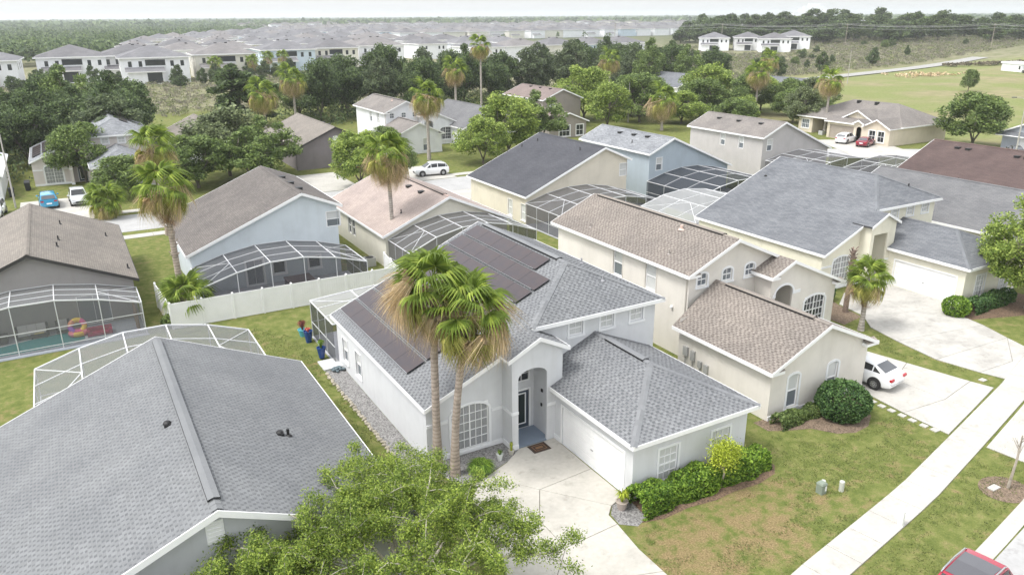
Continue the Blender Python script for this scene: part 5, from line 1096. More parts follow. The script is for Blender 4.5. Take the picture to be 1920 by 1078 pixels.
# short blades over the near lawns
def lawn_blades():
    rs = np.random.RandomState(77); P_ = []
    polys = [[(17.2, 14.9), (30, 17.4), (35.6, 18.7), (35.6, 21.5), (31.2, 21.2), (28.2, 23.4), (26.3, 22.4), (26.6, 20.7), (22.0, 20.0), (18.0, 20.6), (17.1, 19.5)], [(14, 10.7), (30, 13.4), (41, 16), (40.5, 18.2), (36.0, 17.0), (29.5, 15.6), (20, 13.6)], [(8.9, 23), (11.1, 29), (11.1, 48), (9.0, 52), (4.5, 53.2), (8.4, 45), (8.9, 38)], [(43.0, 23), (44.2, 22.6), (43.6, 25), (45.2, 30.8), (42.8, 31), (42.2, 25.6)]]
    for q in polys:
        q = np.array(q); lo, hi = q.min(0), q.max(0); A = (hi-lo).prod(); p = lo+(hi-lo)*rs.uniform(size=(int(A*190), 2)); ins = np.zeros(len(p), bool); j = len(q)-1
        for i in range(len(q)):
            c = (q[i, 1] > p[:, 1]) != (q[j, 1] > p[:, 1]); xx = (q[j, 0]-q[i, 0])*(p[:, 1]-q[i, 1])/(q[j, 1]-q[i, 1]+1e-9)+q[i, 0]; ins ^= c & (p[:, 0] < xx); j = i
        P_.append(p[ins])
    P_ = np.concatenate(P_); keep = np.array([noise.noise(Vector((x*.55, y*.55, 3)))+.35*noise.noise(Vector((x*2.1, y*2.1, 7))) > -.12-(.0 if (x-21.5)**2*.4+(y-18.6)**2*1.4 > 9 else -.22) for x, y in P_]); P_ = P_[keep]
    C = np.concatenate([P_, rs.uniform(.005, .045, (len(P_), 1))], 1); o = bpy.data.objects.new('lawn_grass', quads_mesh('lawn_grass', C, .05, .22, rs, m_leaf((.072, .092, .028), (.130, .148, .050), 'lawn', .3, 1.7), .1)); link(o); tag(o, 'short patchy lawn grass around the grey house', 'grass', None, 'stuff')
lawn_blades()
def understory():
    rs = np.random.RandomState(5); C = []
    for x, y in BELT+[(a+4, b-6) for a, b in BELT]:
        for k in range(3):
            c = np.array([x+rs.uniform(-5, 5), y+rs.uniform(-5, 4), 1.0]); d = rs.normal(size=(90, 3)); C.append(c+d*np.array([1.3, 1.3, .8]))
    o = bpy.data.objects.new('undergrowth', quads_mesh('undergrowth', np.concatenate(C), .26, .5, rs, LEAF_DARK, .3)); link(o); tag(o, 'dark undergrowth filling the foot of the tree belt', 'undergrowth', None, 'stuff')
understory()

# ------------------------------------------------------------------ cars
def wheel_meshes():
    if 'wheel' in TREEK: return TREEK['wheel']
    t = MB(); prof = [(.20, -.10), (.29, -.11), (.325, -.07), (.33, 0), (.325, .07), (.29, .11), (.20, .10)]
    n = 20
    for i in range(len(prof)):
        for k in range(n): a = 2*math.pi*k/n; t.v.append((prof[i][0]*math.cos(a), prof[i][1], prof[i][0]*math.sin(a)))
    for i in range(len(prof)-1):
        for k in range(n): t.f.append((i*n+k, i*n+(k+1) % n, (i+1)*n+(k+1) % n, (i+1)*n+k)); t.mi.append(0); t.uv += [(0, 0)]*4
    r = MB()
    r.v += [(.205*math.cos(2*math.pi*k/n), .02*s, .205*math.sin(2*math.pi*k/n)) for s in (-1, 1) for k in range(n)]; r.f += [tuple(range(n)), tuple(range(n, 2*n))]; r.mi += [1, 1]; r.uv += [(0, 0)]*(2*n)
    for s in (-1, 1):
        for k in range(10):
            a = 2*math.pi*k/10; r.beam((.03*math.cos(a), .075*s, .03*math.sin(a)), (.2*math.cos(a), .085*s, .2*math.sin(a)), .03, .035, 0)
        for k in range(n):
            a, b = 2*math.pi*k/n, 2*math.pi*(k+1)/n; r.poly([(.185*math.cos(a), .1*s, .185*math.sin(a)), (.185*math.cos(b), .1*s, .185*math.sin(b)), (.21*math.cos(b), .1*s, .21*math.sin(b)), (.21*math.cos(a), .1*s, .21*math.sin(a))], 0)
    TREEK['wheel'] = (t.mesh('tyre', RUBBER, smooth=True), r.mesh('rim', [m_plain((.55, .56, .58), 'alloy', .3, .9), BLACK])); return TREEK['wheel']
def car(label, x, y, rz, paint, kind='suv', glassroof=False, rails=False, name='parked_car', z=.056, roofpaint=None, group=None):
    """heading is local +X"""
    root = thing(name, label, 'car', (x, y, z), rz, group); P = m_carpaint(*paint)
    if kind == 'sedan':
        S = [(-2.32, .40, .62, .70), (-2.24, .30, .92, .80), (-1.95, .24, 1.0, .87), (-1.35, .22, 1.0, .905), (-.5, .2, .97, .915), (.3, .2, .95, .915), (.95, .2, .93, .905), (1.6, .21, .84, .885), (2.05, .24, .74, .83), (2.25, .30, .60, .73), (2.32, .38, .48, .62)]
        Gs = [(-1.95, 1.0), (-1.15, 1.36), (-.45, 1.43), (.15, 1.41), (1.05, .93)]; hb, hr = .80, .60; wx = 1.4
    else:
        S = [(-2.30, .45, .80, .78), (-2.26, .32, 1.05, .86), (-2.0, .26, 1.10, .91), (-1.35, .24, 1.10, .94), (-.5, .23, 1.07, .95), (.3, .23, 1.05, .95), (.95, .23, 1.04, .94), (1.6, .24, .99, .92), (2.05, .28, .90, .87), (2.26, .34, .75, .79), (2.34, .42, .55, .70)]
        Gs = [(-2.2, 1.10), (-1.85, 1.55), (-.7, 1.68), (.2, 1.64), (1.15, 1.04)]; hb, hr = .86, .68; wx = 1.42
    mb = MB(); rings = []
    for sx, zb, zt, hw in S:
        half = [(0, zb), (hw*.88, zb), (hw*.98, zb+.10), (hw, (zb+zt)/2), (hw*.985, zt-.14), (hw*.93, zt-.03), (hw*.78, zt+.005), (0, zt+.03)]
        ring = [(sx, a, b) for a, b in half]+[(sx, -a, b) for a, b in reversed(half[1:-1])]; rings.append(len(mb.v)); mb.v += ring
    n = 14
    for i in range(len(S)-1):
        for k in range(n): mb.f.append((rings[i]+k, rings[i]+(k+1) % n, rings[i+1]+(k+1) % n, rings[i+1]+k)); mb.mi.append(0); mb.uv += [(0, 0)]*4
    for r in (rings[0], rings[-1]): mb.f.append(tuple(range(r, r+n)) if r else tuple(reversed(range(r, r+n)))); mb.mi.append(0); mb.uv += [(0, 0)]*n
    bz = lambda x: float(np.interp(x, [q[0] for q in S], [q[2] for q in S]))
    # cabin
    gr = []
    for sx, zr in Gs:
        base = bz(sx)-.04; f = (zr-base)/(max(g[1] for g in Gs)-base); w_ = hb+(hr-hb)*f; gr.append(len(mb.v)); mb.v += [(sx, hb, base), (sx, w_, zr-.03*f), (sx, w_*.86, zr+.012), (sx, 0, zr+.03), (sx, -w_*.86, zr+.012), (sx, -w_, zr-.03*f), (sx, -hb, base)]
    for i in range(len(Gs)-1):
        for k in range(6): mb.f.append((gr[i]+k+1, gr[i]+k, gr[i+1]+k, gr[i+1]+k+1)); mb.mi.append(0); mb.uv += [(0, 0)]*4
    body = part(mb, 'body', P, root, world=False, smooth=True, angle=42)
    V = [Vector(v) for v in mb.v]
    def quad(a, b, c, d, name, mat, i0=.08, i1=.92, j0=.08, j1=.92, off=.012):
        q = MB(); f = lambda s, t: (a.lerp(b, s)).lerp(d.lerp(c, s), t); nn = (b-a).cross(d-a).normalized(); ce = (a+b+c+d)/4
        if nn.dot(ce-Vector((ce.x*.6, 0, .8))) < 0: nn = -nn
        q.poly([f(i0, j0)+nn*off, f(i1, j0)+nn*off, f(i1, j1)+nn*off, f(i0, j1)+nn*off]); return part(q, name, mat, root, world=False)
    CG = m_glass((.02, .022, .025), 'car', .06); last = len(Gs)-1
    quad(V[gr[last]+1]*.5+V[gr[last]]*.5, V[gr[last]+5]*.5+V[gr[last]+6]*.5, V[gr[last-1]+5], V[gr[last-1]+1], 'windscreen', CG, .06, .94, .10, .93, .05)
    quad(V[gr[0]+1]*.5+V[gr[0]]*.5, V[gr[0]+5]*.5+V[gr[0]+6]*.5, V[gr[1]+5], V[gr[1]+1], 'rear_window', m_glass((.10, .105, .115), 'car_rear', .1), .08, .92, .16, .92, .055)
    for k0, k1 in ((0, 1), (6, 5)):
        for i in range(1, last-1): quad(V[gr[i]+k0], V[gr[i+1]+k0], V[gr[i+1]+k1], V[gr[i]+k1], 'side_window', CG, .04, .96, .14, .92)
        a, b, c = V[gr[last-1]+k0], V[gr[last]+k0], V[gr[last-1]+k1]; q = MB(); o = Vector((0, .012 if k0 == 0 else -.012, 0)); q.poly([a.lerp(c, .14)+(b-a)*.05+o, a.lerp(b, .68)+(c-a)*.14+o, a.lerp(c, .88)+(b-a)*.05+o]); part(q, 'side_window', CG, root, world=False)
        a, b, c = V[gr[1]+k0], V[gr[0]+k0], V[gr[1]+k1]; q = MB(); q.poly([a.lerp(c, .14)+(b-a)*.05+o, a.lerp(b, .62)+(c-a)*.14+o, a.lerp(c, .88)+(b-a)*.05+o]); part(q, 'side_window', CG, root, world=False)
    if glassroof:
        q = MB(); A = [V[gr[i]+k] for i in (1, 2, last-1) for k in (2, 3, 4)]; A[0], A[1], A[2] = (A[j].lerp(A[j+3], .3) for j in range(3)); up = Vector((0, 0, .012))
        for j in (0, 3):
            for k in (0, 1): q.poly([A[j+k]+up, A[j+k+1]+up, A[j+k+4]+up, A[j+k+3]+up])
        part(q, 'sunroof', m_glass((.09, .09, .10), 'roof', .12), root, world=False)
    if rails:
        for s in (1, -1):
            q = MB(); q.tube([(-1.75, s*hr*.98, 1.58), (-1.6, s*hr*.98, 1.66), (-.7, s*hr*.98, 1.74), (.1, s*hr*.98, 1.70), (.3, s*hr*.98, 1.62)], .03, 6); part(q, 'roof_rail', CHROME, root, world=False)
    ty, ri = wheel_meshes(); wh = .93 if kind == 'suv' else .9; sw = 1.08 if kind == 'suv' else 1.0
    for wx_ in (wx, -wx):
        for s in (1, -1):
            q = MB(); q.tube([(wx_, s*(wh-.22), .36*sw), (wx_, s*(wh+.012), .36*sw)], .40*sw, 20); part(q, 'wheel_arch', BLACK, root, world=False)
            w_ = bpy.data.objects.new('wheel', None); w_.empty_display_size = .1; link(w_, root); w_.location = (wx_, s*(wh-.07), .335*sw); w_.scale = (sw,)*3; place(ty, 'tyre', w_); place(ri, 'rim', w_)
    red = m_plain((.42, .01, .02), 'tail_lamp_red', .2); clear = m_plain((.7, .72, .75), 'head_lamp_clear', .1)
    for s in (1, -1):
        q = MB(); zt = S[1][2]; q.box(-2.335, min(s*.50, s*.80), zt-.2, -2.19, max(s*.50, s*.80), zt-.06); part(q, 'tail_light', red, root, world=False)
        q = MB(); q.box(2.10, min(s*.52, s*.80), S[8][2]-.18, 2.285, max(s*.52, s*.80), S[8][2]-.07); part(q, 'headlight', clear, root, world=False)
        q = MB(); q.ellipsoid((.78, s*(hb+.16), bz(.8)+.04), (.10, .13, .09), 8, 6); part(q, 'mirror', P, root, world=False, smooth=True)
    q = MB(); q.box(-2.345, -.26, .60, -2.30, .26, .73); part(q, 'number_plate', WHITE, root, world=False)
    q = MB(); q.box(2.24, -.45, .46, 2.345, .45, .62); part(q, 'grille', BLACK, root, world=False)
    return root
car('white sedan parked on the driveway beside the tan garage', 37.75, 25.45, math.radians(97), ((.78, .79, .80), 'white'), 'sedan')
car('red SUV with a glass roof parked at the kerb in the bottom right corner', 24.35, 11.25, math.radians(189), ((.33, .012, .035), 'red'), 'suv', True, True, z=.01)
car('white SUV parked on the far driveway behind the pink roof', 41.6, 94.2, math.radians(172), ((.78, .79, .80), 'white'), 'suv', rails=True)
car('bright blue SUV with its tail to us on the left driveway', -2.7, 100.6, math.radians(92), ((.03, .27, .46), 'blue'), 'suv')
car('silver-white SUV facing us on the left driveway', .3, 100.4, math.radians(-88), ((.55, .57, .58), 'silver'), 'suv')
car('white car cut by the left edge of the picture', -7.8, 98.0, math.radians(-95), ((.75, .76, .77), 'white'), 'suv')
car('dark blue car half hidden behind the pink roof', 33.4, 103.0, math.radians(80), ((.015, .04, .16), 'navy'), 'sedan')
car('white SUV in front of the beige house, left of the red car', 110.8, 83.4, math.radians(15), ((.75, .76, .77), 'white'), 'suv')
car('dark red coupe in front of the beige house garage', 110.6, 79.6, math.radians(20), ((.20, .012, .03), 'darkred'), 'sedan')
car('dark car parked before the slate house at the right edge', 121.5, 62.5, math.radians(40), ((.03, .03, .033), 'black'), 'sedan')
# ------------------------------------------------------------------ fences
def fence(label, pts, h=1.83, step=1.95, mat=WHITE, cat='fence'):
    root = thing('vinyl_fence', label, cat, (*pts[0], 0))
    for p, q in zip(pts, pts[1:]):
        a = Vector((*p, 0)); b = Vector((*q, 0)); L = (b-a).length; n = max(1, round(L/step)); d = (b-a)/L; nm = Vector((-d.y, d.x, 0))
        for i in range(n+1):
            if i == n and q != pts[-1]: continue
            c = a+d*(L*i/n); m = MB(); m.box(c.x-.065, c.y-.065, 0, c.x+.065, c.y+.065, h+.06); m.hexa([(c.x-.08, c.y-.08, h+.06), (c.x+.08, c.y-.08, h+.06), (c.x+.08, c.y+.08, h+.06), (c.x-.08, c.y+.08, h+.06)]+[(c.x+u*.02, c.y+v*.02, h+.14) for u, v in ((-1, -1), (1, -1), (1, 1), (-1, 1))]); part(m, 'post', mat, root)
        for i in range(n):
            c0 = a+d*(L*i/n+.07); c1 = a+d*(L*(i+1)/n-.07); m = MB(); W = (c1-c0).length; k = max(2, int(W/.16))
            for j in range(k):
                s0 = c0+d*(W*j/k+.006); s1 = c0+d*(W*(j+1)/k-.006); m.hexa([s0-nm*.015+Vector((0, 0, .12)), s1-nm*.015+Vector((0, 0, .12)), s1+nm*.015+Vector((0, 0, .12)), s0+nm*.015+Vector((0, 0, .12)), s0-nm*.015+Vector((0, 0, h-.1)), s1-nm*.015+Vector((0, 0, h-.1)), s1+nm*.015+Vector((0, 0, h-.1)), s0+nm*.015+Vector((0, 0, h-.1))], 0)
            m.poly([c0+Vector((0, 0, .1)), c1+Vector((0, 0, .1)), c1+Vector((0, 0, h-.08)), c0+Vector((0, 0, h-.08))]); o = part(m, 'panel', mat, root)
            m = MB(); m.beam(c0+Vector((0, 0, h-.05)), c1+Vector((0, 0, h-.05)), .05, .11); part(m, 'top_rail', mat, root); m = MB(); m.beam(c0+Vector((0, 0, .08)), c1+Vector((0, 0, .08)), .05, .12); part(m, 'bottom_rail', mat, root)
    return root
fence('long white vinyl fence between the back yards', [(3.9, 59.0), (4.25, 53.9), (20.6, 53.75), (21.0, 57.6)])
fence('short white vinyl fence behind the tan house', [(26.6, 48.9), (30.8, 48.6)])
# ------------------------------------------------------------------ garden things
def pot(label, x, y, r, h, mat, plant, n=120, pr=.35, ph=.45, seed=1, wdt=.018, z=.0):
    o = thing('plant_pot', label, 'plant pot', (x, y, z)); m = MB(); m.lathe([(r*.62, 0), (r*.78, h*.4), (r, h*.95), (r*1.08, h*.96), (r*1.08, h), (r*.9, h), (r*.85, h*.9)], 16); part(m, 'pot', mat, o, world=False, smooth=True, angle=35)
    rng = random.Random(seed); m = MB()
    for i in range(n):
        a = rng.uniform(0, 6.28); l = rng.uniform(.5, 1); d = Vector((math.cos(a), math.sin(a), 0)); s = Vector((-d.y, d.x, 0))*wdt; p0 = d*.04+Vector((0, 0, h*.9)); p1 = d*pr*.5*l+Vector((0, 0, h+ph*l)); p2 = d*pr*l+Vector((0, 0, h+ph*l*rng.uniform(.4, .9)))
        m.poly([p0-s, p0+s, p1+s, p1-s]); m.poly([p1-s, p1+s, p2])
    part(m, 'plant', plant, o, world=False); return o
BLUEPOT = m_paint((.02, .06, .22), 'cobalt_glaze', .2, .5); TURQ = m_paint((.10, .40, .48), 'turquoise_glaze', .25, .5)
pot('turquoise pot with a dark red plant behind the porch corner', 11.55, 48.2, .30, .5, TURQ, m_leaf((.10, .03, .03), (.18, .07, .05), 'redplant'), 160, .4, .6, 1)
pot('tall cobalt blue pot with red flowers beside the porch', 11.6, 47.0, .28, .8, BLUEPOT, m_leaf((.35, .05, .06), (.45, .18, .12), 'redflower'), 70, .25, .2, 2, .03)
pot('tall cobalt blue pot with green spikes beside the porch door', 11.55, 43.95, .27, .7, BLUEPOT, LEAF_HEDGE, 110, .32, .5, 3, z=.1)
pot('small white pot in the gravel bed by the entry', 15.43, 28.25, .16, .34, m_paint((.7, .72, .7), 'white_pot'), LEAF_HEDGE, 50, .2, .2, 4)
pot('small cactus pot at the tip of the gravel bed', 16.15, 28.4, .15, .26, m_paint((.5, .48, .42), 'stone_pot'), LEAF_YEL, 40, .12, .42, 5, .03)
pot('grey pot with a yellow-green spiky plant at the garage corner', 18.05, 22.2, .26, .42, m_paint((.42, .36, .32), 'clay_pot', .8), LEAF_YEL, 130, .4, .5, 6)
m = MB(); m.box(11.15, 42.15, 0, 12.3, 43.55, .1); single(m, 'paver_slab', m_concrete((.6, .61, .62), 'paver'), 'pale concrete step slab outside the porch door', 'slab', (11.7, 42.9, 0))
m = MB(); rng = random.Random(3)
for i in range(26): m.ellipsoid((11.9+rng.gauss(0, .22), 41.85+rng.gauss(0, .12), .08+rng.uniform(0, .12)), (.12, .1, .08), 7, 5, 0, .12, rng)
single(m, 'rock_pile', m_plain((.12, .16, .18), 'dark_rocks', .7), 'little pile of dark rocks by the step slab', 'rocks', (11.9, 41.85, 0))
# stone edging along the gravel strip
root = thing('stone_edging', 'line of rough pale stones edging the gravel strip beside the grey house', 'edging', (11.15, 36, 0)); rng = random.Random(5); m0 = MB(); m0.ellipsoid((0, 0, .04), (.11, .16, .07), 7, 5, 0, .14, rng); e_ = m0.mesh('stone', m_concrete((.46, .42, .34), 'stone', .7))
for i in range(42): place(e_, 'stone', root, (rng.uniform(-.05, .05), -6.7+i*.3-.0, 0), (0, 0, rng.uniform(0, 6)), scale=(rng.uniform(.8, 1.1), rng.uniform(.8, 1.1), rng.uniform(.8, 1.3)))
m = MB(); m.box(17.12, 27.82, .05, 18.08, 28.55, .068); dm = thing('doormat', 'dark brown doormat with a tan oval before the front door', 'doormat', (17.6, 28.2, 0)); part(m, 'mat', m_plain((.055, .035, .026), 'coir_dark', .95), dm)
m = MB()
for (x0, y0, x1, y1) in ((17.27, 27.95, 17.93, 27.99), (17.27, 28.38, 17.93, 28.42), (17.27, 27.99, 17.31, 28.38), (17.89, 27.99, 17.93, 28.38), (17.4, 28.1, 17.8, 28.28)): m.box(x0, y0, .069, x1, y1, .072)
part(m, 'pattern', m_plain((.22, .12, .06), 'coir_tan', .95), dm)
# utility boxes and bollards on the lawn
m = MB(); m.box(26.22, 18.55, 0, 26.54, 18.87, .46); m.hexa([(26.2, 18.53, .46), (26.56, 18.53, .46), (26.56, 18.89, .46), (26.2, 18.89, .46), (26.24, 18.57, .54), (26.52, 18.57, .54), (26.52, 18.85, .54), (26.24, 18.85, .54)]); ub = thing('utility_box', 'grey-green utility box on the lawn', 'utility box', (26.37, 18.7, 0)); part(m, 'housing', m_paint((.22, .26, .21), 'box_green', .6), ub)
m = MB(); m.box(26.42, 18.54, .15, 26.52, 18.549, .38); part(m, 'notice', WHITE, ub)
for x, y, r, h, lb in ((26.8, 18.95, .10, .36, 'short pale utility pedestal behind the green box'), (27.27, 18.35, .11, .50, 'grey-beige cable pedestal on the lawn right of the green box')):
    m = MB(); m.lathe([(r, 0), (r, h*.86), (r*1.06, h*.87), (r*1.06, h*.93), (r*.9, h), (r*.3, h*1.02)], 12); single(m, 'cable_pedestal', m_paint((.5, .51, .46), 'pedestal', .6), lb, 'pedestal', (0, 0, 0), world=False).location = (x, y, 0)
m = MB(); m.lathe([(.12, 0), (.115, .72), (.09, .76), (.03, .77)], 12); single(m, 'bollard', WHITE, 'white round bollard beside the pavement', 'bollard', world=False).location = (27.25, 15.45, 0)
for i, (x, y) in enumerate(((35.92, 23.06), (35.88, 22.47), (35.88, 21.89), (35.88, 21.27), (35.86, 20.67), (35.86, 20.03), (35.92, 19.48))):
    m = MB(); m.box(-.16, -.17, 0, .16, .17, .05); nm = ('first', 'second', 'third', 'fourth', 'fifth', 'sixth', 'seventh')[i]
    single(m, 'stepping_stone', CONC_W, f'white stepping stone, {nm} from the tan garage along the driveway', 'stepping stone', world=False, group='stepping stones beside the driveway', rz=.1*math.sin(i*3)).location = (x-.1, y, 0)
# small tree stake and plate in the mulch ring
m = MB(); m.tube([(33.85, 14.75, 0), (33.95, 14.7, 1.5), (34.05, 14.75, 2.6)], [.07, .05, .03], 7)
for i in range(7): a = i*.9; m.tube([(34.0, 14.72, 1.6+i*.13), (34.0+.35*math.cos(a), 14.72+.35*math.sin(a), 2.1+i*.15)], [.02, .008], 4, cap=False)
single(m, 'young_tree', BARK_L, 'bare young tree trunk in the mulch ring by the street', 'tree', (33.9, 14.7, 0))
m = MB(); m.box(33.0, 14.9, .01, 33.55, 15.2, .06); single(m, 'meter_cover', CONC_W, 'white meter cover lying in the mulch ring', 'cover', (33.2, 15, 0))
m = MB(); m.box(42.55, 21.5, .01, 42.85, 21.85, .05) if False else m.box(43.35, 21.4, .01, 43.75, 21.7, .05); single(m, 'meter_cover', CONC_W, 'small pale cover in the grass strip between two driveways', 'cover', (43.5, 21.5, 0))
# air conditioners and bins
def ac(x, y, label):
    o = thing('air_conditioner', label, 'air conditioner', (x, y, 0)); m = MB(); m.box(-.42, -.42, .02, .42, .42, .75); part(m, 'casing', m_plain((.42, .42, .40), 'ac_grey', .6), o, world=False)
    m = MB(); m.lathe([(.36, .755), (.36, .77), (.05, .78)], 16); part(m, 'fan_grille', BLACK, o, world=False)
ac(20.75, 60.6, 'air conditioner beside the cream house by the fence'); ac(52.7, 64.2, 'air conditioner behind the sand coloured house'); ac(114.9, 91.5, 'dark air conditioner beside the beige house')
def bin_(x, y, label, c=(.02, .022, .024), rz=0):
    o = thing('wheelie_bin', label, 'bin', (x, y, 0), rz); m = MB(); m.hexa([(-.24, -.28, .05), (.24, -.28, .05), (.24, .28, .05), (-.24, .28, .05), (-.3, -.36, .98), (.3, -.36, .98), (.3, .36, .98), (-.3, .36, .98)]); part(m, 'body', m_plain(c, 'bin_plastic', .6), o, world=False)
    m = MB(); m.hexa([(-.33, -.4, .98), (.33, -.4, .98), (.33, .4, .98), (-.33, .4, .98), (-.28, -.34, 1.08), (.28, -.34, 1.08), (.28, .36, 1.1), (-.28, .36, 1.1)]); part(m, 'lid', m_plain(c, 'bin_plastic', .6), o, world=False)
    m = MB(); m.tube([(-.28, .36, .14), (.28, .36, .14)], .13, 10); part(m, 'axle_wheels', RUBBER, o, world=False)
bin_(-6.5, 108.5, 'black bin beside the white wall at the left edge'); bin_(-4.9, 112.6, 'black bin beside the solar roofed house, left one'); bin_(-4.9, 111.5, 'dark brown bin beside the solar roofed house, right one', (.06, .035, .02))
# pool furniture
WICK = m_plain((.045, .04, .038), 'dark_wicker', .8); CUSH = m_paint((.50, .49, .48), 'cushion', .9); YEL = m_paint((.55, .45, .08), 'yellow_cloth', .9)
def seat(x, y, w, rz, label, name='garden_sofa', cat='sofa'):
    o = thing(name, label, cat, (x, y, .05), rz); m = MB(); m.box(-w/2, -.38, .12, w/2, .38, .3); m.box(-w/2, .26, .3, w/2, .4, .8); part(m, 'frame', WICK, o, world=False)
    for s in (-1, 1): m = MB(); m.box(min(s*w/2, s*(w/2-.12)), -.38, .3, max(s*w/2, s*(w/2-.12)), .26, .55); part(m, 'armrest', WICK, o, world=False)
    n = max(1, round(w/.75)); W = (w-.28)/n
    for i in range(n):
        x0 = -w/2+.14+W*i; m = MB(); m.box(x0+.01, -.36, .3, x0+W-.01, .22, .45); part(m, 'seat_cushion', CUSH, o, world=False); m = MB(); m.box(x0+.01, .12, .45, x0+W-.01, .26, .85); part(m, 'back_cushion', CUSH, o, world=False)
seat(-4.0, 57.05, 1.9, 0, 'dark wicker sofa with pale cushions behind the pool'); seat(-2.2, 57.05, .85, 0, 'dark wicker armchair right of the pool sofa', 'garden_chair', 'chair'); seat(-5.75, 56.9, .85, math.pi/2, 'dark wicker armchair left of the pool sofa', 'garden_chair', 'chair')
o = thing('coffee_table', 'low dark table with a yellow cloth beside the pool', 'table', (-3.6, 56.85, .05)); m = MB(); m.box(-.5, -.25, .3, .5, .25, .36); part(m, 'table_top', WICK, o, world=False)
for sx in (-1, 1):
    for sy in (-1, 1): m = MB(); m.box(sx*.44-.03, sy*.2-.03, 0, sx*.44+.03, sy*.2+.03, .3); part(m, 'leg', WICK, o, world=False)
m = MB(); m.box(-.28, -.26, .361, .28, .26, .372); part(m, 'table_cloth', YEL, o, world=False)
def ring(x, y, z, R, r, mats, label, tilt=0):
    m = MB(); nu, nv = 24, 10
    for i in range(nu):
        a = 2*math.pi*i/nu
        for j in range(nv): b = 2*math.pi*j/nv; m.v.append(((R+r*math.cos(b))*math.cos(a), (R+r*math.cos(b))*math.sin(a), r*math.sin(b)))
    for i in range(nu):
        for j in range(nv): m.f.append((i*nv+j, ((i+1) % nu)*nv+j, ((i+1) % nu)*nv+(j+1) % nv, i*nv+(j+1) % nv)); m.mi.append((i//4) % len(mats)); m.uv += [(0, 0)]*4
    o = single(m, 'swim_ring', mats, label, 'swim ring', world=False, smooth=True); o.location = (x, y, z); o.rotation_euler = (tilt, 0, 0)
vin = lambda c, t: m_plain(c, 'vinyl_'+t, .25)
ring(-1.35, 56.2, .62, .42, .17, [vin((.75, .1, .3), 'pink'), vin((.8, .55, .05), 'yellow'), vin((.7, .25, .1), 'orange'), vin((.3, .1, .5), 'purple')], 'multicoloured swim ring leaning at the pool edge', 1.0); ring(-1.35, 56.0, .24, .46, .17, [vin((.8, .5, .06), 'yellow2'), vin((.75, .2, .25), 'coral')], 'yellow swim ring under the multicoloured one')
m = MB(); m.box(-.75, -.35, 0, .75, .35, .16); m.box(-.75, .15, .16, .75, .35, .42); m.box(-.75, -.35, .16, -.55, .15, .3); m.box(.55, -.35, .16, .75, .15, .3); single(m, 'pool_float', vin((.35, .02, .08), 'crimson'), 'crimson inflatable lounger lying at the right end of the pool', 'pool float', world=False).location = (-.1, 55.5, .08)
rs_ = thing('reed_screen', 'brown reed screen along the right side of the pool cage', 'screen', (2.2, 55.8, 0)); rng = random.Random(2)
for i in range(18):
    m = MB(); y = -1.7+i*.19; m.tube([(rng.uniform(-.03, .03), y, 0), (rng.uniform(-.05, .05), y+.03, 1.5+rng.uniform(-.2, .25))], [.07, .05], 6); part(m, 'reed_bundle', m_bark((.20, .13, .09), 'reed'), rs_, world=False)
o = thing('hot_tub', 'dark brown hot tub inside the cage of the light blue house', 'hot tub', (14.0, 57.6, .05)); m = MB(); m.box(-.95, -.9, 0, .95, .9, .75); part(m, 'skirt', m_plain((.05, .032, .03), 'tub_brown', .6), o, world=False); m = MB(); m.box(-1.0, -.95, .75, 1.0, .95, .87); part(m, 'cover', m_plain((.07, .045, .045), 'tub_cover', .7), o, world=False)
# lamps and poles
def street_lamp(x, y, h, label, arm=1.6, az=0.0, gnd=0.0, mat=None):
    o = thing('street_lamp', label, 'street lamp', (x, y, gnd), az); mm = mat or m_concrete((.42, .40, .37), 'pole', .9); m = MB(); m.tube([(0, 0, 0), (0, 0, h)], [.11, .07], 8); part(m, 'pole', mm, o, world=False)
    m = MB(); m.tube([(0, 0, h-.3), (arm*.5, 0, h+.1), (arm, 0, h+.12)], [.045, .04, .035], 6); part(m, 'arm', mm, o, world=False)
    m = MB(); m.box(arm-.1, -.12, h+.03, arm+.5, .12, h+.15); part(m, 'lamp_head', m_plain((.1, .1, .1), 'lamp_head', .5), o, world=False)
street_lamp(118.0, 60.5, 8.6, 'tall concrete street lamp at the right edge before the slate house', 1.4, math.pi*.75); street_lamp(-6.0, 101.5, 8.2, 'pale leaning street lamp at the left edge of the far street', .4, 2.0); street_lamp(97, 123, 7.5, 'slim pale lamp post among the trees right of centre', .3, 1.0); street_lamp(207, 158, 9.5, 'thin grey pole beside the country road', .2, 1.0, gnd=terrain(207, 158))

# ------------------------------------------------------------------ houses across the far street
tan_house(14.3, 86.4, 'white_house', 'white two-storey house with three small arched windows behind the palms', ST['white'], RF['greige'], False)
h18, h18rf, S18, _ = model_a('pale_house', 'pale house with solar panels on its left slope at the far left', -16.4, 84.0, ST['pinkish'], RF['pale'], None)
for r in range(4):
    for c in range(5):
        x = 12.5+r*1.2; y = 41.0-c*1.9; o_ = Vector((*S18((x, y)), zL0(x)))-ORIG[h18.name]+pn*.09; place(sm, 'solar_panel', h18, mat=Matrix(((0, px.x, pn.x, o_.x), (-1, 0, 0, o_.y), (0, px.z, pn.z, o_.z), (0, 0, 0, 1))))
for c in range(4):
    x = 23.2; y = 41.0-c*1.9; k2 = Vector((math.cos(ang), 0, -math.sin(ang))); n2 = Vector((math.sin(ang), 0, math.cos(ang))); o_ = Vector((*S18((x, y)), 7.5-(x-22.26)*.433))-ORIG[h18.name]+n2*.09; place(sm, 'solar_panel', h18, mat=Matrix(((0, k2.x, n2.x, o_.x), (-1, 0, 0, o_.y), (0, k2.z, n2.z, o_.z), (0, 0, 0, 1))))
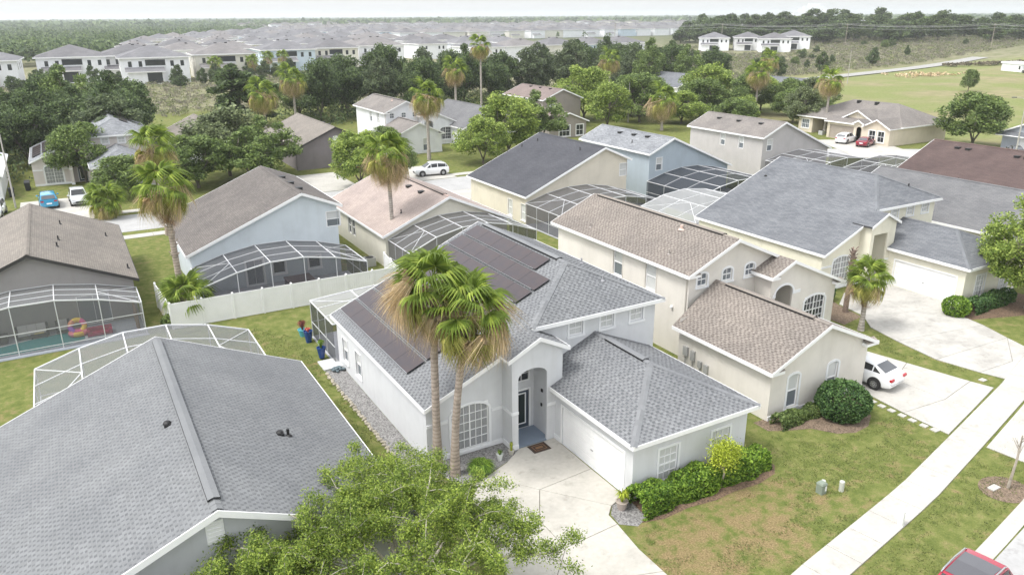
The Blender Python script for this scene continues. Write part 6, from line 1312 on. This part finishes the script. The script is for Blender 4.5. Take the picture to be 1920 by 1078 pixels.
gable_house('dusky_house', 'dusky brown house with a greige roof and dark gable left of the white house', 26.9, 2.95, 32.9, 5.6, 38.8, 2.95, 106.5, 126.0, m_stucco((.22, .195, .20), 'dusky'), RF['taupe'], m_plain((.04, .035, .035), 'dusky_fascia'), vents=((33.6, 112), (33.6, 114.5)), windows=[WN('left', 6.0, .9, 7.2, 2.2, **DK), WN('left', 9.5, .9, 10.6, 2.2, **DK), WN('near', 5.3, 3.2, 6.1, 4.3, rows=1, cols=1, panes=(WHITE, WHITE), trim=WHITE, tw=.06, arch=.3, sill=False)])
gable_house('slate_roof_house', 'house with a dark slate-grey roof just right of the white house', 55.6, 2.95, 61.3, 5.9, 67.0, 2.95, 112.5, 130.0, ST['white'], RF['mid'], vents=((61.9, 116), (61.9, 119), (61.9, 122)))
gable_house('brown_house', 'brown-grey two-storey house with a reddish-brown roof and white eaves', 76.8, 5.4, 81.3, 7.2, 85.8, 5.4, 122.5, 137.5, ST['brown'], RF['warm'], vents=((80.7, 126), (80.7, 129.5), (80.7, 133)), windows=[WN('left', 6.0, 3.5, 6.9, 5.0, **DK), WN('left', 9.5, 3.5, 10.4, 5.0, rows=2, cols=1, panes=(BLIND, BLIND), trim=WHITE, tw=.05), WN('near', 1.5, 3.6, 2.5, 4.9, rows=2, cols=1, panes=(BLIND, BLIND), trim=WHITE)])
gable_house('brown_porch_house', 'low brown wing with white eaves in front of the brown two-storey house', 71.5, 2.7, 75.7, 4.3, 79.8, 2.7, 112.0, 121.8, ST['brown'], RF['warm'], windows=[WN('near', 2.0, .3, 4.2, 2.1, rows=2, cols=3, panes=(GLASS, GLASS), trim=WHITE), WN('near', 5.5, .3, 7.0, 2.1, rows=2, cols=2, panes=(GLASS, GLASS), trim=WHITE)])
gable_house('grey_roof_house', 'house whose grey roof alone shows between trees right of centre', 133.0, 2.95, 139.5, 5.9, 146.0, 2.95, 150.0, 166.0, ST['white'], RF['blue'])
gable_house('grey_roof_house', 'house whose dark grey roof shows behind the drooping palm', 146.5, 2.95, 152.5, 5.7, 158.5, 2.95, 127.0, 142.0, ST['white'], RF['blue'])
gable_house('grey_gable_house', 'pale house with a worn grey gable roof behind the open trees on the left', 13.5, 2.95, 18.8, 5.4, 24.2, 2.95, 118.0, 136.0, ST['white'], RF['taupe'])
gable_house('white_shed_house', 'white walled house cut by the left edge of the picture', -20.0, 2.9, -13.5, 5.5, -6.9, 2.9, 106.5, 124.0, ST['white'], m_paint((.72, .74, .76), 'white_metal_roof', .5))
# beige house seen from its front (faces left)
def beige_house():
    root = thing('beige_house', 'beige house with two cars before it, an arched entry and white gables', 'house', (113.6, 86.3, 0), -math.pi/2); ORIG[root.name] = Vector((0, 0, 0))
    # local frame: front towards -y, x runs along the front from left to right
    T = TRIM; W = []
    f1 = Wall((-11, 2.0), (-8.0, 2.0), 2.8); fs = Wall((-8.0, 2.0), (-8.0, 5.0), 2.8); f2 = Wall((-8.0, 5.0), (-3.2, 5.0), 2.8); fg = Wall((-3.2, 5.0), (-3.2, 0.0), 2.8); f3 = Wall((-3.2, 0), (2.6, 0), 2.8); f4 = Wall((2.6, 0), (2.6, -.8), 3.2); f5 = Wall((2.6, -.8), (4.6, -.8), [(0, 2.9), (1.0, 3.5), (2.0, 2.9)]); f6 = Wall((4.6, -.8), (9.2, -.8), [(0, 2.8), (2.3, 4.0), (4.6, 2.8)]); f7 = Wall((9.2, -.8), (9.2, 14), 2.8); f8 = Wall((9.2, 14), (-11, 14), 2.8); f9 = Wall((-11, 14), (-11, 2.0), 2.8)
    window(root, f1, .7, .7, 2.3, 2.2, 2, 4, (GLASS_M, GLASS_M), trim=T, tw=.1); window(root, f2, 2.2, 1.0, 3.8, 2.1, 2, 2, (BLIND, GLASS_M), trim=T, tw=.08)
    garage_door(root, f3, .6, .02, 5.2, 2.15, m_paint((.36, .31, .27), 'taupe_door')); f5.holes.append((.5, 0, 1.5, 2.5))
    for u in (.9, 2.5): window(root, f6, u, .5, u+1.15, 2.2, 2, 2, (GLASS, GLASS), trim=T, tw=.12)
    mb = MB()
    for q in (f1, fs, f2, fg, f3, f4, f5, f6, f7, f8, f9): q.emit(mb)
    Wall((2.9, .6), (4.4, .6), 2.8).emit(mb); f5.arc_fill(mb, .5, 1.5, 2.1, 2.5, -.002, 0, 12, .14)
    # tall front gable above the garage
    gw = Wall((-1.8, 1.6), (4.6, 1.6), [(0, 2.9), (3.2, 4.75), (6.4, 2.9)], 2.6); gw.emit(mb); part(mb, 'wall', ST['beige'], root, world=False)
    v = MB(); gw.bar(v, 2.9, 3.5, 3.5, 4.2, -.01, .04); part(v, 'gable_vent', m_paint((.5, .45, .38), 'vent_beige'), root, world=False)
    k = .45; mb = MB(); R = lambda *p: roof_slab(mb, list(p))
    ze = 2.85; R((-11.4, 1.6, ze), (-5.0, 8.0, ze+6.4*k), (-5.0, 8.0, ze+6.4*k), (-11.4, 14.4, ze)) if False else None
    R((-11.4, 1.6, ze), (-4.6, 8.0, 5.75), (-11.4, 14.4, ze)); R((-11.4, 1.6, ze), (-7.6, 1.6, ze), (-7.6, 4.6, ze+.0), (-2.8, 4.6, ze), (-2.8, 6.0, 4.0), (-2.8, 8.0, 5.75), (-4.6, 8.0, 5.75)) if False else R((-11.4, 1.6, ze), (9.6, 1.6, ze), (4.0, 8.0, 5.75), (-4.6, 8.0, 5.75))
    R((9.6, 1.6, ze), (9.6, 14.4, ze), (4.0, 8.0, 5.75)); R((-11.4, 14.4, ze), (-4.6, 8.0, 5.75), (4.0, 8.0, 5.75), (9.6, 14.4, ze))
    R((-3.6, -.45, ze-.02), (2.9, -.45, ze-.02), (2.9, 1.7, 3.55), (-3.6, 1.7, 3.55))
    for a, b, zz, y0, y1 in ((-2.2, 5.0, 4.85, 1.2, 7.0), (4.3, 9.5, 4.05, -1.2, 5.0), (2.3, 4.9, 3.6, -1.2, 2.0)):
        c = (a+b)/2; zb = zz-(c-a)*.5; R((a, y0, zb), (c, y0, zz), (c, y1, zz), (a, y1, zb)); R((c, y0, zz), (b, y0, zb), (b, y1, zb), (c, y1, zz))
    rf = part(mb, 'roof', [RF['greige'], WHITE], root, world=False, uv=True); mb = MB()
    for a, b, zz, y0 in ((-2.2, 5.0, 4.85, 1.2), (4.3, 9.5, 4.05, -1.2), (2.3, 4.9, 3.6, -1.2)):
        c = (a+b)/2; zb = zz-(c-a)*.5; board(mb, (a, y0, zb), (c, y0, zz), .22, out=(0, -1)); board(mb, (c, y0, zz), (b, y0, zb), .22, out=(0, -1))
    board(mb, (-3.6, -.45, ze-.02), (2.9, -.45, ze-.02), out=(0, -1)); board(mb, (-11.4, 1.6, ze), (-3.6, 1.6, ze), out=(0, -1)); board(mb, (9.6, 1.6, ze), (9.6, 14.4, ze), out=(1, 0)); part(mb, 'fascia', WHITE, root, world=False)
    for x, y in ((-3.0, 7.2), (.5, 7.2)):
        mb = MB(); mb.box(x-.25, y-.3, 5.2, x+.25, y+.3, 5.75); part(mb, 'roof_vent', BLACK, root, world=False)
beige_house()
def slate_house():
    root = thing('slate_house', 'slate blue house with an arched gable vent at the right edge', 'house', (125.0, 62.5, 0), -math.pi/2); ORIG[root.name] = Vector((0, 0, 0)); k = .45
    f = Wall((-4, 0), (4, 0), [(0, 2.8), (4, 4.6), (8, 2.8)]); walls = [f, Wall((4, 0), (4, 14), 2.8), Wall((4, 14), (-4, 14), [(0, 2.8), (4, 4.6), (8, 2.8)]), Wall((-4, 14), (-4, 0), 2.8)]
    garage_door(root, f, 2.6, .02, 7.3, 2.15); mb = MB()
    for q in walls: q.emit(mb)
    part(mb, 'wall', ST['slate'], root, world=False); v = MB(); f.bar(v, 3.6, 3.0, 4.4, 3.7, -.01, .04); f.arc_fill(v, 3.6, 4.4, 3.7, 4.05, .04, .0, 10, .05); v.poly([f.at(3.6+.8*i/10, 3.7+.35*math.sin(math.pi*i/10), .035) for i in range(10, -1, -1)]); part(v, 'gable_vent', WHITE, root, world=False)
    mb = MB(); roof_slab(mb, [(-4.4, -.4, 2.75), (0, -.4, 4.73), (0, 14.4, 4.73), (-4.4, 14.4, 2.75)]); roof_slab(mb, [(0, -.4, 4.73), (4.4, -.4, 2.75), (4.4, 14.4, 2.75), (0, 14.4, 4.73)]); roof_slab(mb, [(-4.4, -1.6, 2.5), (4.4, -1.6, 2.5), (4.4, .0, 2.95), (-4.4, 0, 2.95)]); part(mb, 'roof', [RF['blue'], WHITE], root, world=False, uv=True)
    mb = MB(); board(mb, (-4.4, -.4, 2.75), (0, -.4, 4.73), .22, out=(0, -1)); board(mb, (0, -.4, 4.73), (4.4, -.4, 2.75), .22, out=(0, -1)); part(mb, 'fascia', WHITE, root, world=False)
slate_house()
m = MB(); m.box(-3, -5, 0, 3, 5, 2.6); m.hexa([(-3.3, -5.3, 2.6), (3.3, -5.3, 2.6), (3.3, 5.3, 2.6), (-3.3, 5.3, 2.6), (-3.3, -5.3, 2.75), (3.3, -5.3, 2.75), (3.3, 5.3, 3.2), (-3.3, 5.3, 3.2)])
o = thing('white_hut', 'long white flat-roofed hut on the slope at the right edge', 'hut', (299, 158, terrain(299, 158)), -.4); part(m, 'wall', ST['white'], o, world=False); m = MB(); m.box(-3.03, -4.2, .9, -3.0, -3.4, 2.0); part(m, 'window', GLASS, o, world=False); m = MB(); m.box(-3.03, -2.2, 0, -3.0, -1.3, 2.0); part(m, 'door', WHITE, o, world=False)
car('dark pickup beside the white hut on the slope', 292, 151, 1.2, ((.03, .03, .035), 'black'), 'suv', z=terrain(292, 151))
# ------------------------------------------------------------------ far housing estate
FW = [m_stucco(c, t) for c, t in (((.80, .81, .83), 'far_white'), ((.70, .68, .60), 'far_cream'), ((.55, .64, .72), 'far_blue'), ((.68, .68, .68), 'far_grey'))]
FR = [m_roof(c, sc3(c, .85), t, .6, .3) for c, t in (((.20, .20, .212), 'far_a'), ((.175, .173, .182), 'far_b'), ((.225, .215, .215), 'far_c'))]
def far_protos():
    P = []
    for i, (w_, d_) in enumerate(((6.2, 8.0), (6.8, 7.2), (5.8, 8.6))):
        a = MB(); a.box(-w_, -d_, 0, w_, d_, 5.8, 0, (0, 1)); a.box(-w_+1.2, -d_-2.4, 0, w_*.2, -d_, 2.9); r = MB(); o = .5; k = .34; run = min(w_, d_)+o; zt = 5.8+run*k
        c = [(-w_-o, -d_-o, 5.75), (w_+o, -d_-o, 5.75), (w_+o, d_+o, 5.75), (-w_-o, d_+o, 5.75)]
        q0 = (0, -(d_-w_), zt) if d_ > w_ else (-(w_-d_), 0, zt); q1 = (0, d_-w_, zt) if d_ > w_ else (w_-d_, 0, zt)
        if d_ > w_: pl = [[c[0], c[1], q0], [c[1], c[2], q1, q0], [c[2], c[3], q1], [c[3], c[0], q0, q1]]
        else: pl = [[c[0], c[1], q1, q0], [c[1], c[2], q1], [c[2], c[3], q0, q1], [c[3], c[0], q0]]
        for p in pl: roof_slab(r, p, .25, 1, 1)
        roof_slab(r, [(-w_+.8, -d_-2.9, 2.8), (w_*.2+.4, -d_-2.9, 2.8), (w_*.2+.4, -d_, 3.6), (-w_+.8, -d_, 3.6)], .2, 1, 1)
        r.box(-1.6, -1.0 if d_ > w_ else -.5, zt-.25, -1.0, -.4, zt-.05, 2); r.box(1.0, .6, zt-.3, 1.6, 1.2, zt-.05, 2)
        wins = []
        for s, face in ((-1, 'near'), (1, 'far')):
            for u in (-.72, -.42, .5, .8):
                g = MB(); y = s*(d_+.02); x = u*w_; g.box(x-.35, min(y, y-.04*s), 3.7, x+.35, max(y, y-.04*s), 4.9); wins.append(g.mesh('window', GLASS))
        for y in (-.6, 0, .5):
            for s in (-1, 1): g = MB(); x = s*(w_+.02); g.box(min(x, x-.04*s), y*d_-.35, 3.6, max(x, x-.04*s), y*d_+.35, 4.9); wins.append(g.mesh('window', GLASS))
        po = MB(); po.box(-.28*w_, -d_-.03, 3.2, .30*w_, -d_-.01, 5.2); po2 = MB(); po2.box(-.28*w_, -d_-2.43, .2, .15*w_, -d_-2.41, 2.5)
        rl = MB(); rl.box(-.28*w_, -d_-.10, 3.2, .30*w_, -d_-.04, 3.9)
        P.append((a, r, wins, (po.mesh('balcony_opening', GLASS), po2.mesh('porch_opening', GLASS)), rl.mesh('balcony_rail', WHITE_ALU)))
    return P
FP = far_protos(); FMESH = {}
def far_house(i, w, r, x, y, rz, label, group, wins=0, z=0.0):
    if (i, w) not in FMESH: FMESH[i, w] = FP[i][0].mesh('wall', FW[w])
    if ('r', i, r) not in FMESH: FMESH['r', i, r] = FP[i][1].mesh('roof', [FR[r], WHITE, BLACK], uv=True)
    o = thing('pale_house', label, 'house', (x, y, z), rz, group); place(FMESH[i, w], 'wall', o); place(FMESH['r', i, r], 'roof', o)
    if wins:
        for g in FP[i][2][:wins]: place(g, 'window', o)
        place(FP[i][3][0], 'balcony_opening', o); place(FP[i][3][1], 'porch_opening', o); place(FP[i][4], 'balcony_rail', o)
    return o
FIRST = [(-17.5, 296, 0, 0, 0, 'pale blue-white two-storey house at the far left edge beyond the trees'), (7.0, 308, 1, 0, 1, 'white two-storey house half hidden by dark trees at the far left'), (30.0, 288, 1, 0, 0, 'white two-storey house with balcony and porch openings facing the open field'), (24.5, 309, 0, 3, 1, 'tall pale house just behind the white balcony house'),
    (54.0, 298, 1, 1, 2, 'cream two-storey house with dark porch right of the white balcony house'), (82.0, 322, 1, 2, 0, 'pale blue two-storey house in the first far row'), (103.0, 330, 0, 1, 1, 'cream house right of the pale blue one in the first far row'), (127.0, 340, 1, 0, 2, 'white house with a little white pergola in the first far row')]
for x, y, i, w_, r, lb in FIRST: far_house(i, w_, r, x, y+4, -.05, lb, None, 14).scale = (1.5, 1.4, 1.42)
rng = random.Random(9); cand = []
y = 322
while y < 1500:
    x = y*(.085+.17*sstep(420, 1050, y))
    while x < y*1.05+20:
        if terrain(x, y) < .3 and not any(abs(x-f[0]) < 22 and abs(y-f[1]) < 27 for f in FIRST) and math.hypot(x-135, y-150) > 95:
            cand.append((x+rng.uniform(-1.2, 1.2), y+rng.uniform(-2, 2)))
        x += 20.5 if rng.random() > .06 else 36
    y += 37 if (int(y) % 2) else 52
    y = int(y)
cand = [c for c in cand if c[1] > 335 or c[0] > 145 or c[0] < 130]
cand.sort(key=lambda c: c[0]**2+c[1]**2)
for j, (x, y) in enumerate(cand[:285]): far_house(rng.randrange(3), rng.choice((0, 0, 0, 1, 1, 2, 3)), rng.randrange(3), x, y, rng.choice((0, 0, math.pi, math.pi/2)) , 'pale two-storey house with a grey hip roof in the far estate', 'houses of the far estate', 8 if j < 40 else 0).scale = (1.28, 1.28, 1.25)
for x, y, i, w_, r, lb in ((315, 328, 1, 0, 0, 'leftmost white hip-roofed house of the cluster at the foot of the hill'), (328, 316, 0, 3, 1, 'second house from the left in the cluster at the foot of the hill'), (327, 297, 1, 0, 1, 'house with dark screened balconies in the cluster at the foot of the hill'), (348, 303, 1, 0, 0, 'rightmost white house of the cluster at the foot of the hill')): far_house(i, w_, r, x, y, -.75, lb, None, 14, terrain(x, y)-.2).scale = (1.15,)*3
# the houses farther out, too many and too small to pick apart
mb = MB()
for x, y in cand[285:]:
    w_, d_ = rng.uniform(6.5, 9), rng.uniform(7.5, 10.5); k = 0 if rng.random() < .7 else 1; mb.box(x-w_, y-d_, 0, x+w_, y+d_, 5.8, k, (0, 1)); a, b, c, d = (x-w_-.6, y-d_-.6, 5.7), (x+w_+.6, y-d_-.6, 5.7), (x+w_+.6, y+d_+.6, 5.7), (x-w_-.6, y+d_+.6, 5.7); p, q = (x, y-d_*.3, 8.6), (x, y+d_*.3, 8.6); mb.poly([a, b, p], 2); mb.poly([b, c, q, p], 2); mb.poly([c, d, q], 2); mb.poly([d, a, p, q], 2)
for i in range(1500):
    az = rng.uniform(.20, 1.25); R_ = rng.uniform(1300, 2600); x, y = R_*math.sin(az), R_*math.cos(az); w_, d_ = rng.uniform(6, 12), rng.uniform(6, 12); h = rng.choice((3.5, 6, 6, 9)); mb.box(x-w_, y-d_, 0, x+w_, y+d_, h, rng.choice((0, 0, 1)), (0, 1)); p = (x, y, h+3); a, b, c, d = (x-w_-.6, y-d_-.6, h), (x+w_+.6, y-d_-.6, h), (x+w_+.6, y+d_+.6, h), (x-w_-.6, y+d_+.6, h)
    for u, v in ((a, b), (b, c), (c, d), (d, a)): mb.poly([u, v, p], 2)
o = bpy.data.objects.new('far_estate', mb.mesh('far_estate', [FW[0], FW[1], FR[2]])); link(o); tag(o, 'sea of tiny pale houses fading into the distance', 'houses', None, 'stuff')
rs_e = random.Random(12)
EST = [(c[0]+rs_e.uniform(-9, 9), c[1]+rs_e.choice((-17, 17))+rs_e.uniform(-3, 3)) for c in cand[:420] if rs_e.random() < .45]
# far hotel tower and mast on the horizon
m = MB()
for i, (w_, h) in enumerate(((60, 26), (44, 34), (30, 42), (16, 49))): m.box(-w_, -12+i*.3, 0, w_, 12-i*.3, h)
o = single(m, 'far_hotel', ST['white'], 'pale stepped hotel block rising hazily over the horizon', 'hotel', world=False); o.location = (2100, 1760, 0); o.rotation_euler = (0, 0, -.7)
# ------------------------------------------------------------------ far woods, hill trees, brush
def clumps(name, label, cat, gen, n, mat, nq, leaf, seed, asp=.6):
    rs = np.random.RandomState(seed); C = []; S_ = []
    for i in range(n):
        x, y, r, h = gen(rs); z = terrain(x, y); d = rs.normal(size=(nq, 3)); d /= np.linalg.norm(d, axis=1)[:, None]; d[:, 2] = np.abs(d[:, 2])*1.0-.12; C.append(np.array([x, y, z+h*.35])+d*np.array([r, r, h*.65])*rs.uniform(.7, 1.0, (nq, 1)))
    o = bpy.data.objects.new(name, quads_mesh(name, np.concatenate(C), leaf, asp, rs, mat, .25)); link(o); return tag(o, label, cat, None, 'stuff')
LEAF_WOOD = m_leaf((.040, .065, .030), (.085, .115, .052), 'wood'); LEAF_BRUSH = m_leaf((.118, .110, .088), (.140, .132, .108), 'brush', .45); LEAF_BRUSHG = m_leaf((.085, .10, .045), (.115, .13, .06), 'brushgreen', .45)
EI = iter(EST)
def g0(rs): x, y = next(EI); return x, y, rs.uniform(1.5, 3.2), rs.uniform(3.5, 7)
clumps('estate_trees', 'small dark trees between the houses of the far estate', 'trees', g0, len(EST), LEAF_WOOD, 40, .8, 13)
def g1(rs):
    while True:
        R_ = 345+1600*rs.uniform()**1.9; az = rs.uniform(-.35, .30); x, y = R_*math.sin(az), R_*math.cos(az)
        if y > 400 and x < y*(.06+.17*sstep(420, 1050, y)): return x, y, rs.uniform(3.5, 6.5), rs.uniform(7, 13)
clumps('far_wood', 'hazy green woods stretching to the horizon at the left', 'wood', g1, 3600, LEAF_WOOD, 40, 1.05, 3)
def g2(rs):
    R_ = 1500*6**rs.uniform(); az = rs.uniform(-.35, 1.3); return R_*math.sin(az), R_*math.cos(az), rs.uniform(10, 30)*(R_/2500)**.5, rs.uniform(9, 15)
clumps('horizon_wood', 'thin grey-green line of woods along the horizon', 'wood', g2, 9000, LEAF_WOOD, 8, 6.5, 4, .9)
def g3(rs):
    while True:
        x, y = rs.uniform(185, 480), rs.uniform(165, 350)
        if y > 178+(x-176)*.19 and abs((x-315)*.7-(y-272)*.7) > -40 and math.hypot(x-330, y-310) > 34 and x*.85+y*.3 < 500: return x, y, rs.uniform(.6, 1.7), rs.uniform(.6, 1.8)
clumps('hill_brush', 'grey dry brush covering the slope above the country road', 'brush', g3, 5200, LEAF_BRUSH, 22, .24, 5); clumps('hill_scrub', 'green scrub scattered through the dry brush', 'scrub', g3, 2200, LEAF_BRUSHG, 22, .27, 6)
def g4(rs):
    while True:
        x, y = rs.uniform(-20, 130), rs.uniform(182, 285)
        if x < y*.62: return x, y, rs.uniform(.5, 1.6), rs.uniform(.5, 1.6)
clumps('field_brush', 'dry grey brush in the open field behind the dark trees', 'brush', g4, 1700, LEAF_BRUSH, 26, .21, 7); clumps('field_scrub', 'green scrub dotted over the open field', 'scrub', g4, 900, LEAF_BRUSHG, 26, .22, 8)
rng = random.Random(31); n = 0
for i in range(84):
    az = math.radians(42+23*i/83+rng.uniform(-.4, .4)); R_ = rng.uniform(500, 620); X, Y = R_*math.sin(az), R_*math.cos(az)
    tree(rng.choice(('far1', 'far2', 'far1')), X, Y, rng.uniform(9, 18)*rng.choice((.75, 1, 1)), rng.uniform(14, 26), 'bushy tree in the line along the crest of the hill', 'trees along the crest of the hill')
for x, y, h, w_, k, lb in ((212, 124, 6.2, 5.2, 'mid1', 'lone small bright green tree on the mown slope'), (232, 188, 7.5, 5.5, 'far2', 'dark green upright tree beside the country road, near the thin pole'), (285, 207, 7.5, 5.5, 'far1', 'dark oval tree alone in the brush on the hill'), (205, 183, 6.5, 6, 'far2', 'green tree left of the upright one beside the country road'), (190, 178, 7, 7, 'far2', 'green tree at the lower end of the country road'), (181, 186, 8, 8, 'far1', 'dark tree at the foot of the brushy hill')): tree(k, x, y, h, w_, lb)
for i in range(46):
    X, Y = rng.uniform(195, 420), rng.uniform(185, 300)
    if Y < 184+(X-176)*.19 or X*.85+Y*.3 > 480 or math.hypot(X-330, Y-310) < 36: continue
    tree(rng.choice(('far2', 'far1', 'mid1')), X, Y, rng.uniform(1.8, 5.5), rng.uniform(2.2, 6), 'small shrubby tree dotted among the brush on the hill', 'shrubby trees on the brushy hill')
for i in range(34):
    X, Y = rng.choice(((-14, 290), (0, 296), (18, 298), (41, 285), (66, 300), (93, 312), (115, 322)))[0:2]; tree(rng.choice(('far2', 'far1')), X+rng.uniform(-9, 9), Y-rng.uniform(8, 26), rng.uniform(3, 6.5), rng.uniform(3.5, 6.5), 'small garden tree in front of the first far row of houses', 'garden trees before the first far row')
for i, (x, y) in enumerate(((60.5, 284), (66, 285), (48, 283), (73, 292))): palm(x, y, 6.0+i % 2, f'{("first", "second", "third", "fourth")[i]} little palm from the left before the cream far house' if i != 2 else 'little palm left of the others before the far row', 1.5, 12, 4, 6, .3, tr=.2, seed=60+i)
# dirt heap with dead branches, hedge row and power lines on the slope
clumps('dirt_heap', 'heap of dead branches and soil on the mown slope', 'heap', lambda rs: (256+rs.normal()*7, 166+rs.normal()*4, .8, .7), 60, m_leaf((.26, .20, .13), (.38, .31, .22), 'heap', .1), 16, .35, 9)
clumps('roadside_hedge', 'dark brown hedge row at the top of the country road', 'hedge', lambda rs: (lambda t: (300+t*34+rs.normal()*.5, 186-t*12+rs.normal()*1.2, 1.3, 1.7))(rs.uniform()), 70, m_leaf((.07, .06, .045), (.13, .11, .08), 'rowhedge', .1), 24, .4, 10)
pw = [(470, 110), (438, 170), (406, 230), (374, 290), (342, 350), (310, 410)]
for i, (x, y) in enumerate(pw):
    o = thing('power_pole', f'grey wooden power pole carrying the hill wires, {("first", "second", "third", "fourth", "fifth", "sixth")[i]} from the right', 'power pole', (x, y, terrain(x, y))); h = 15.0-terrain(x, y); m = MB(); m.tube([(0, 0, -.5), (0, 0, h)], [.16, .11], 7); part(m, 'pole', BARK_L, o, world=False); m = MB(); m.box(-1.2, -.06, h-1.1, 1.2, .06, h-.95); part(m, 'cross_arm', BARK_L, o, world=False)
for i, (dx, z) in enumerate(((-1.1, 14.2), (1.1, 14.25), (0, 14.9), (0, 12.8))):
    m = MB(); pts = []
    for (xa, ya), (xb, yb) in zip(pw, pw[1:]):
        for k in range(6): t = k/6; pts.append((xa+(xb-xa)*t+dx, ya+(yb-ya)*t, z-1.2*4*t*(1-t)))
    m.tube(pts, .05, 4); single(m, 'power_wire', m_plain((.3, .3, .31), 'wire_grey', .5), f'{("left", "right", "topmost", "lowest")[i]} wire of the power line over the hill', 'wire', (0, 0, 0))
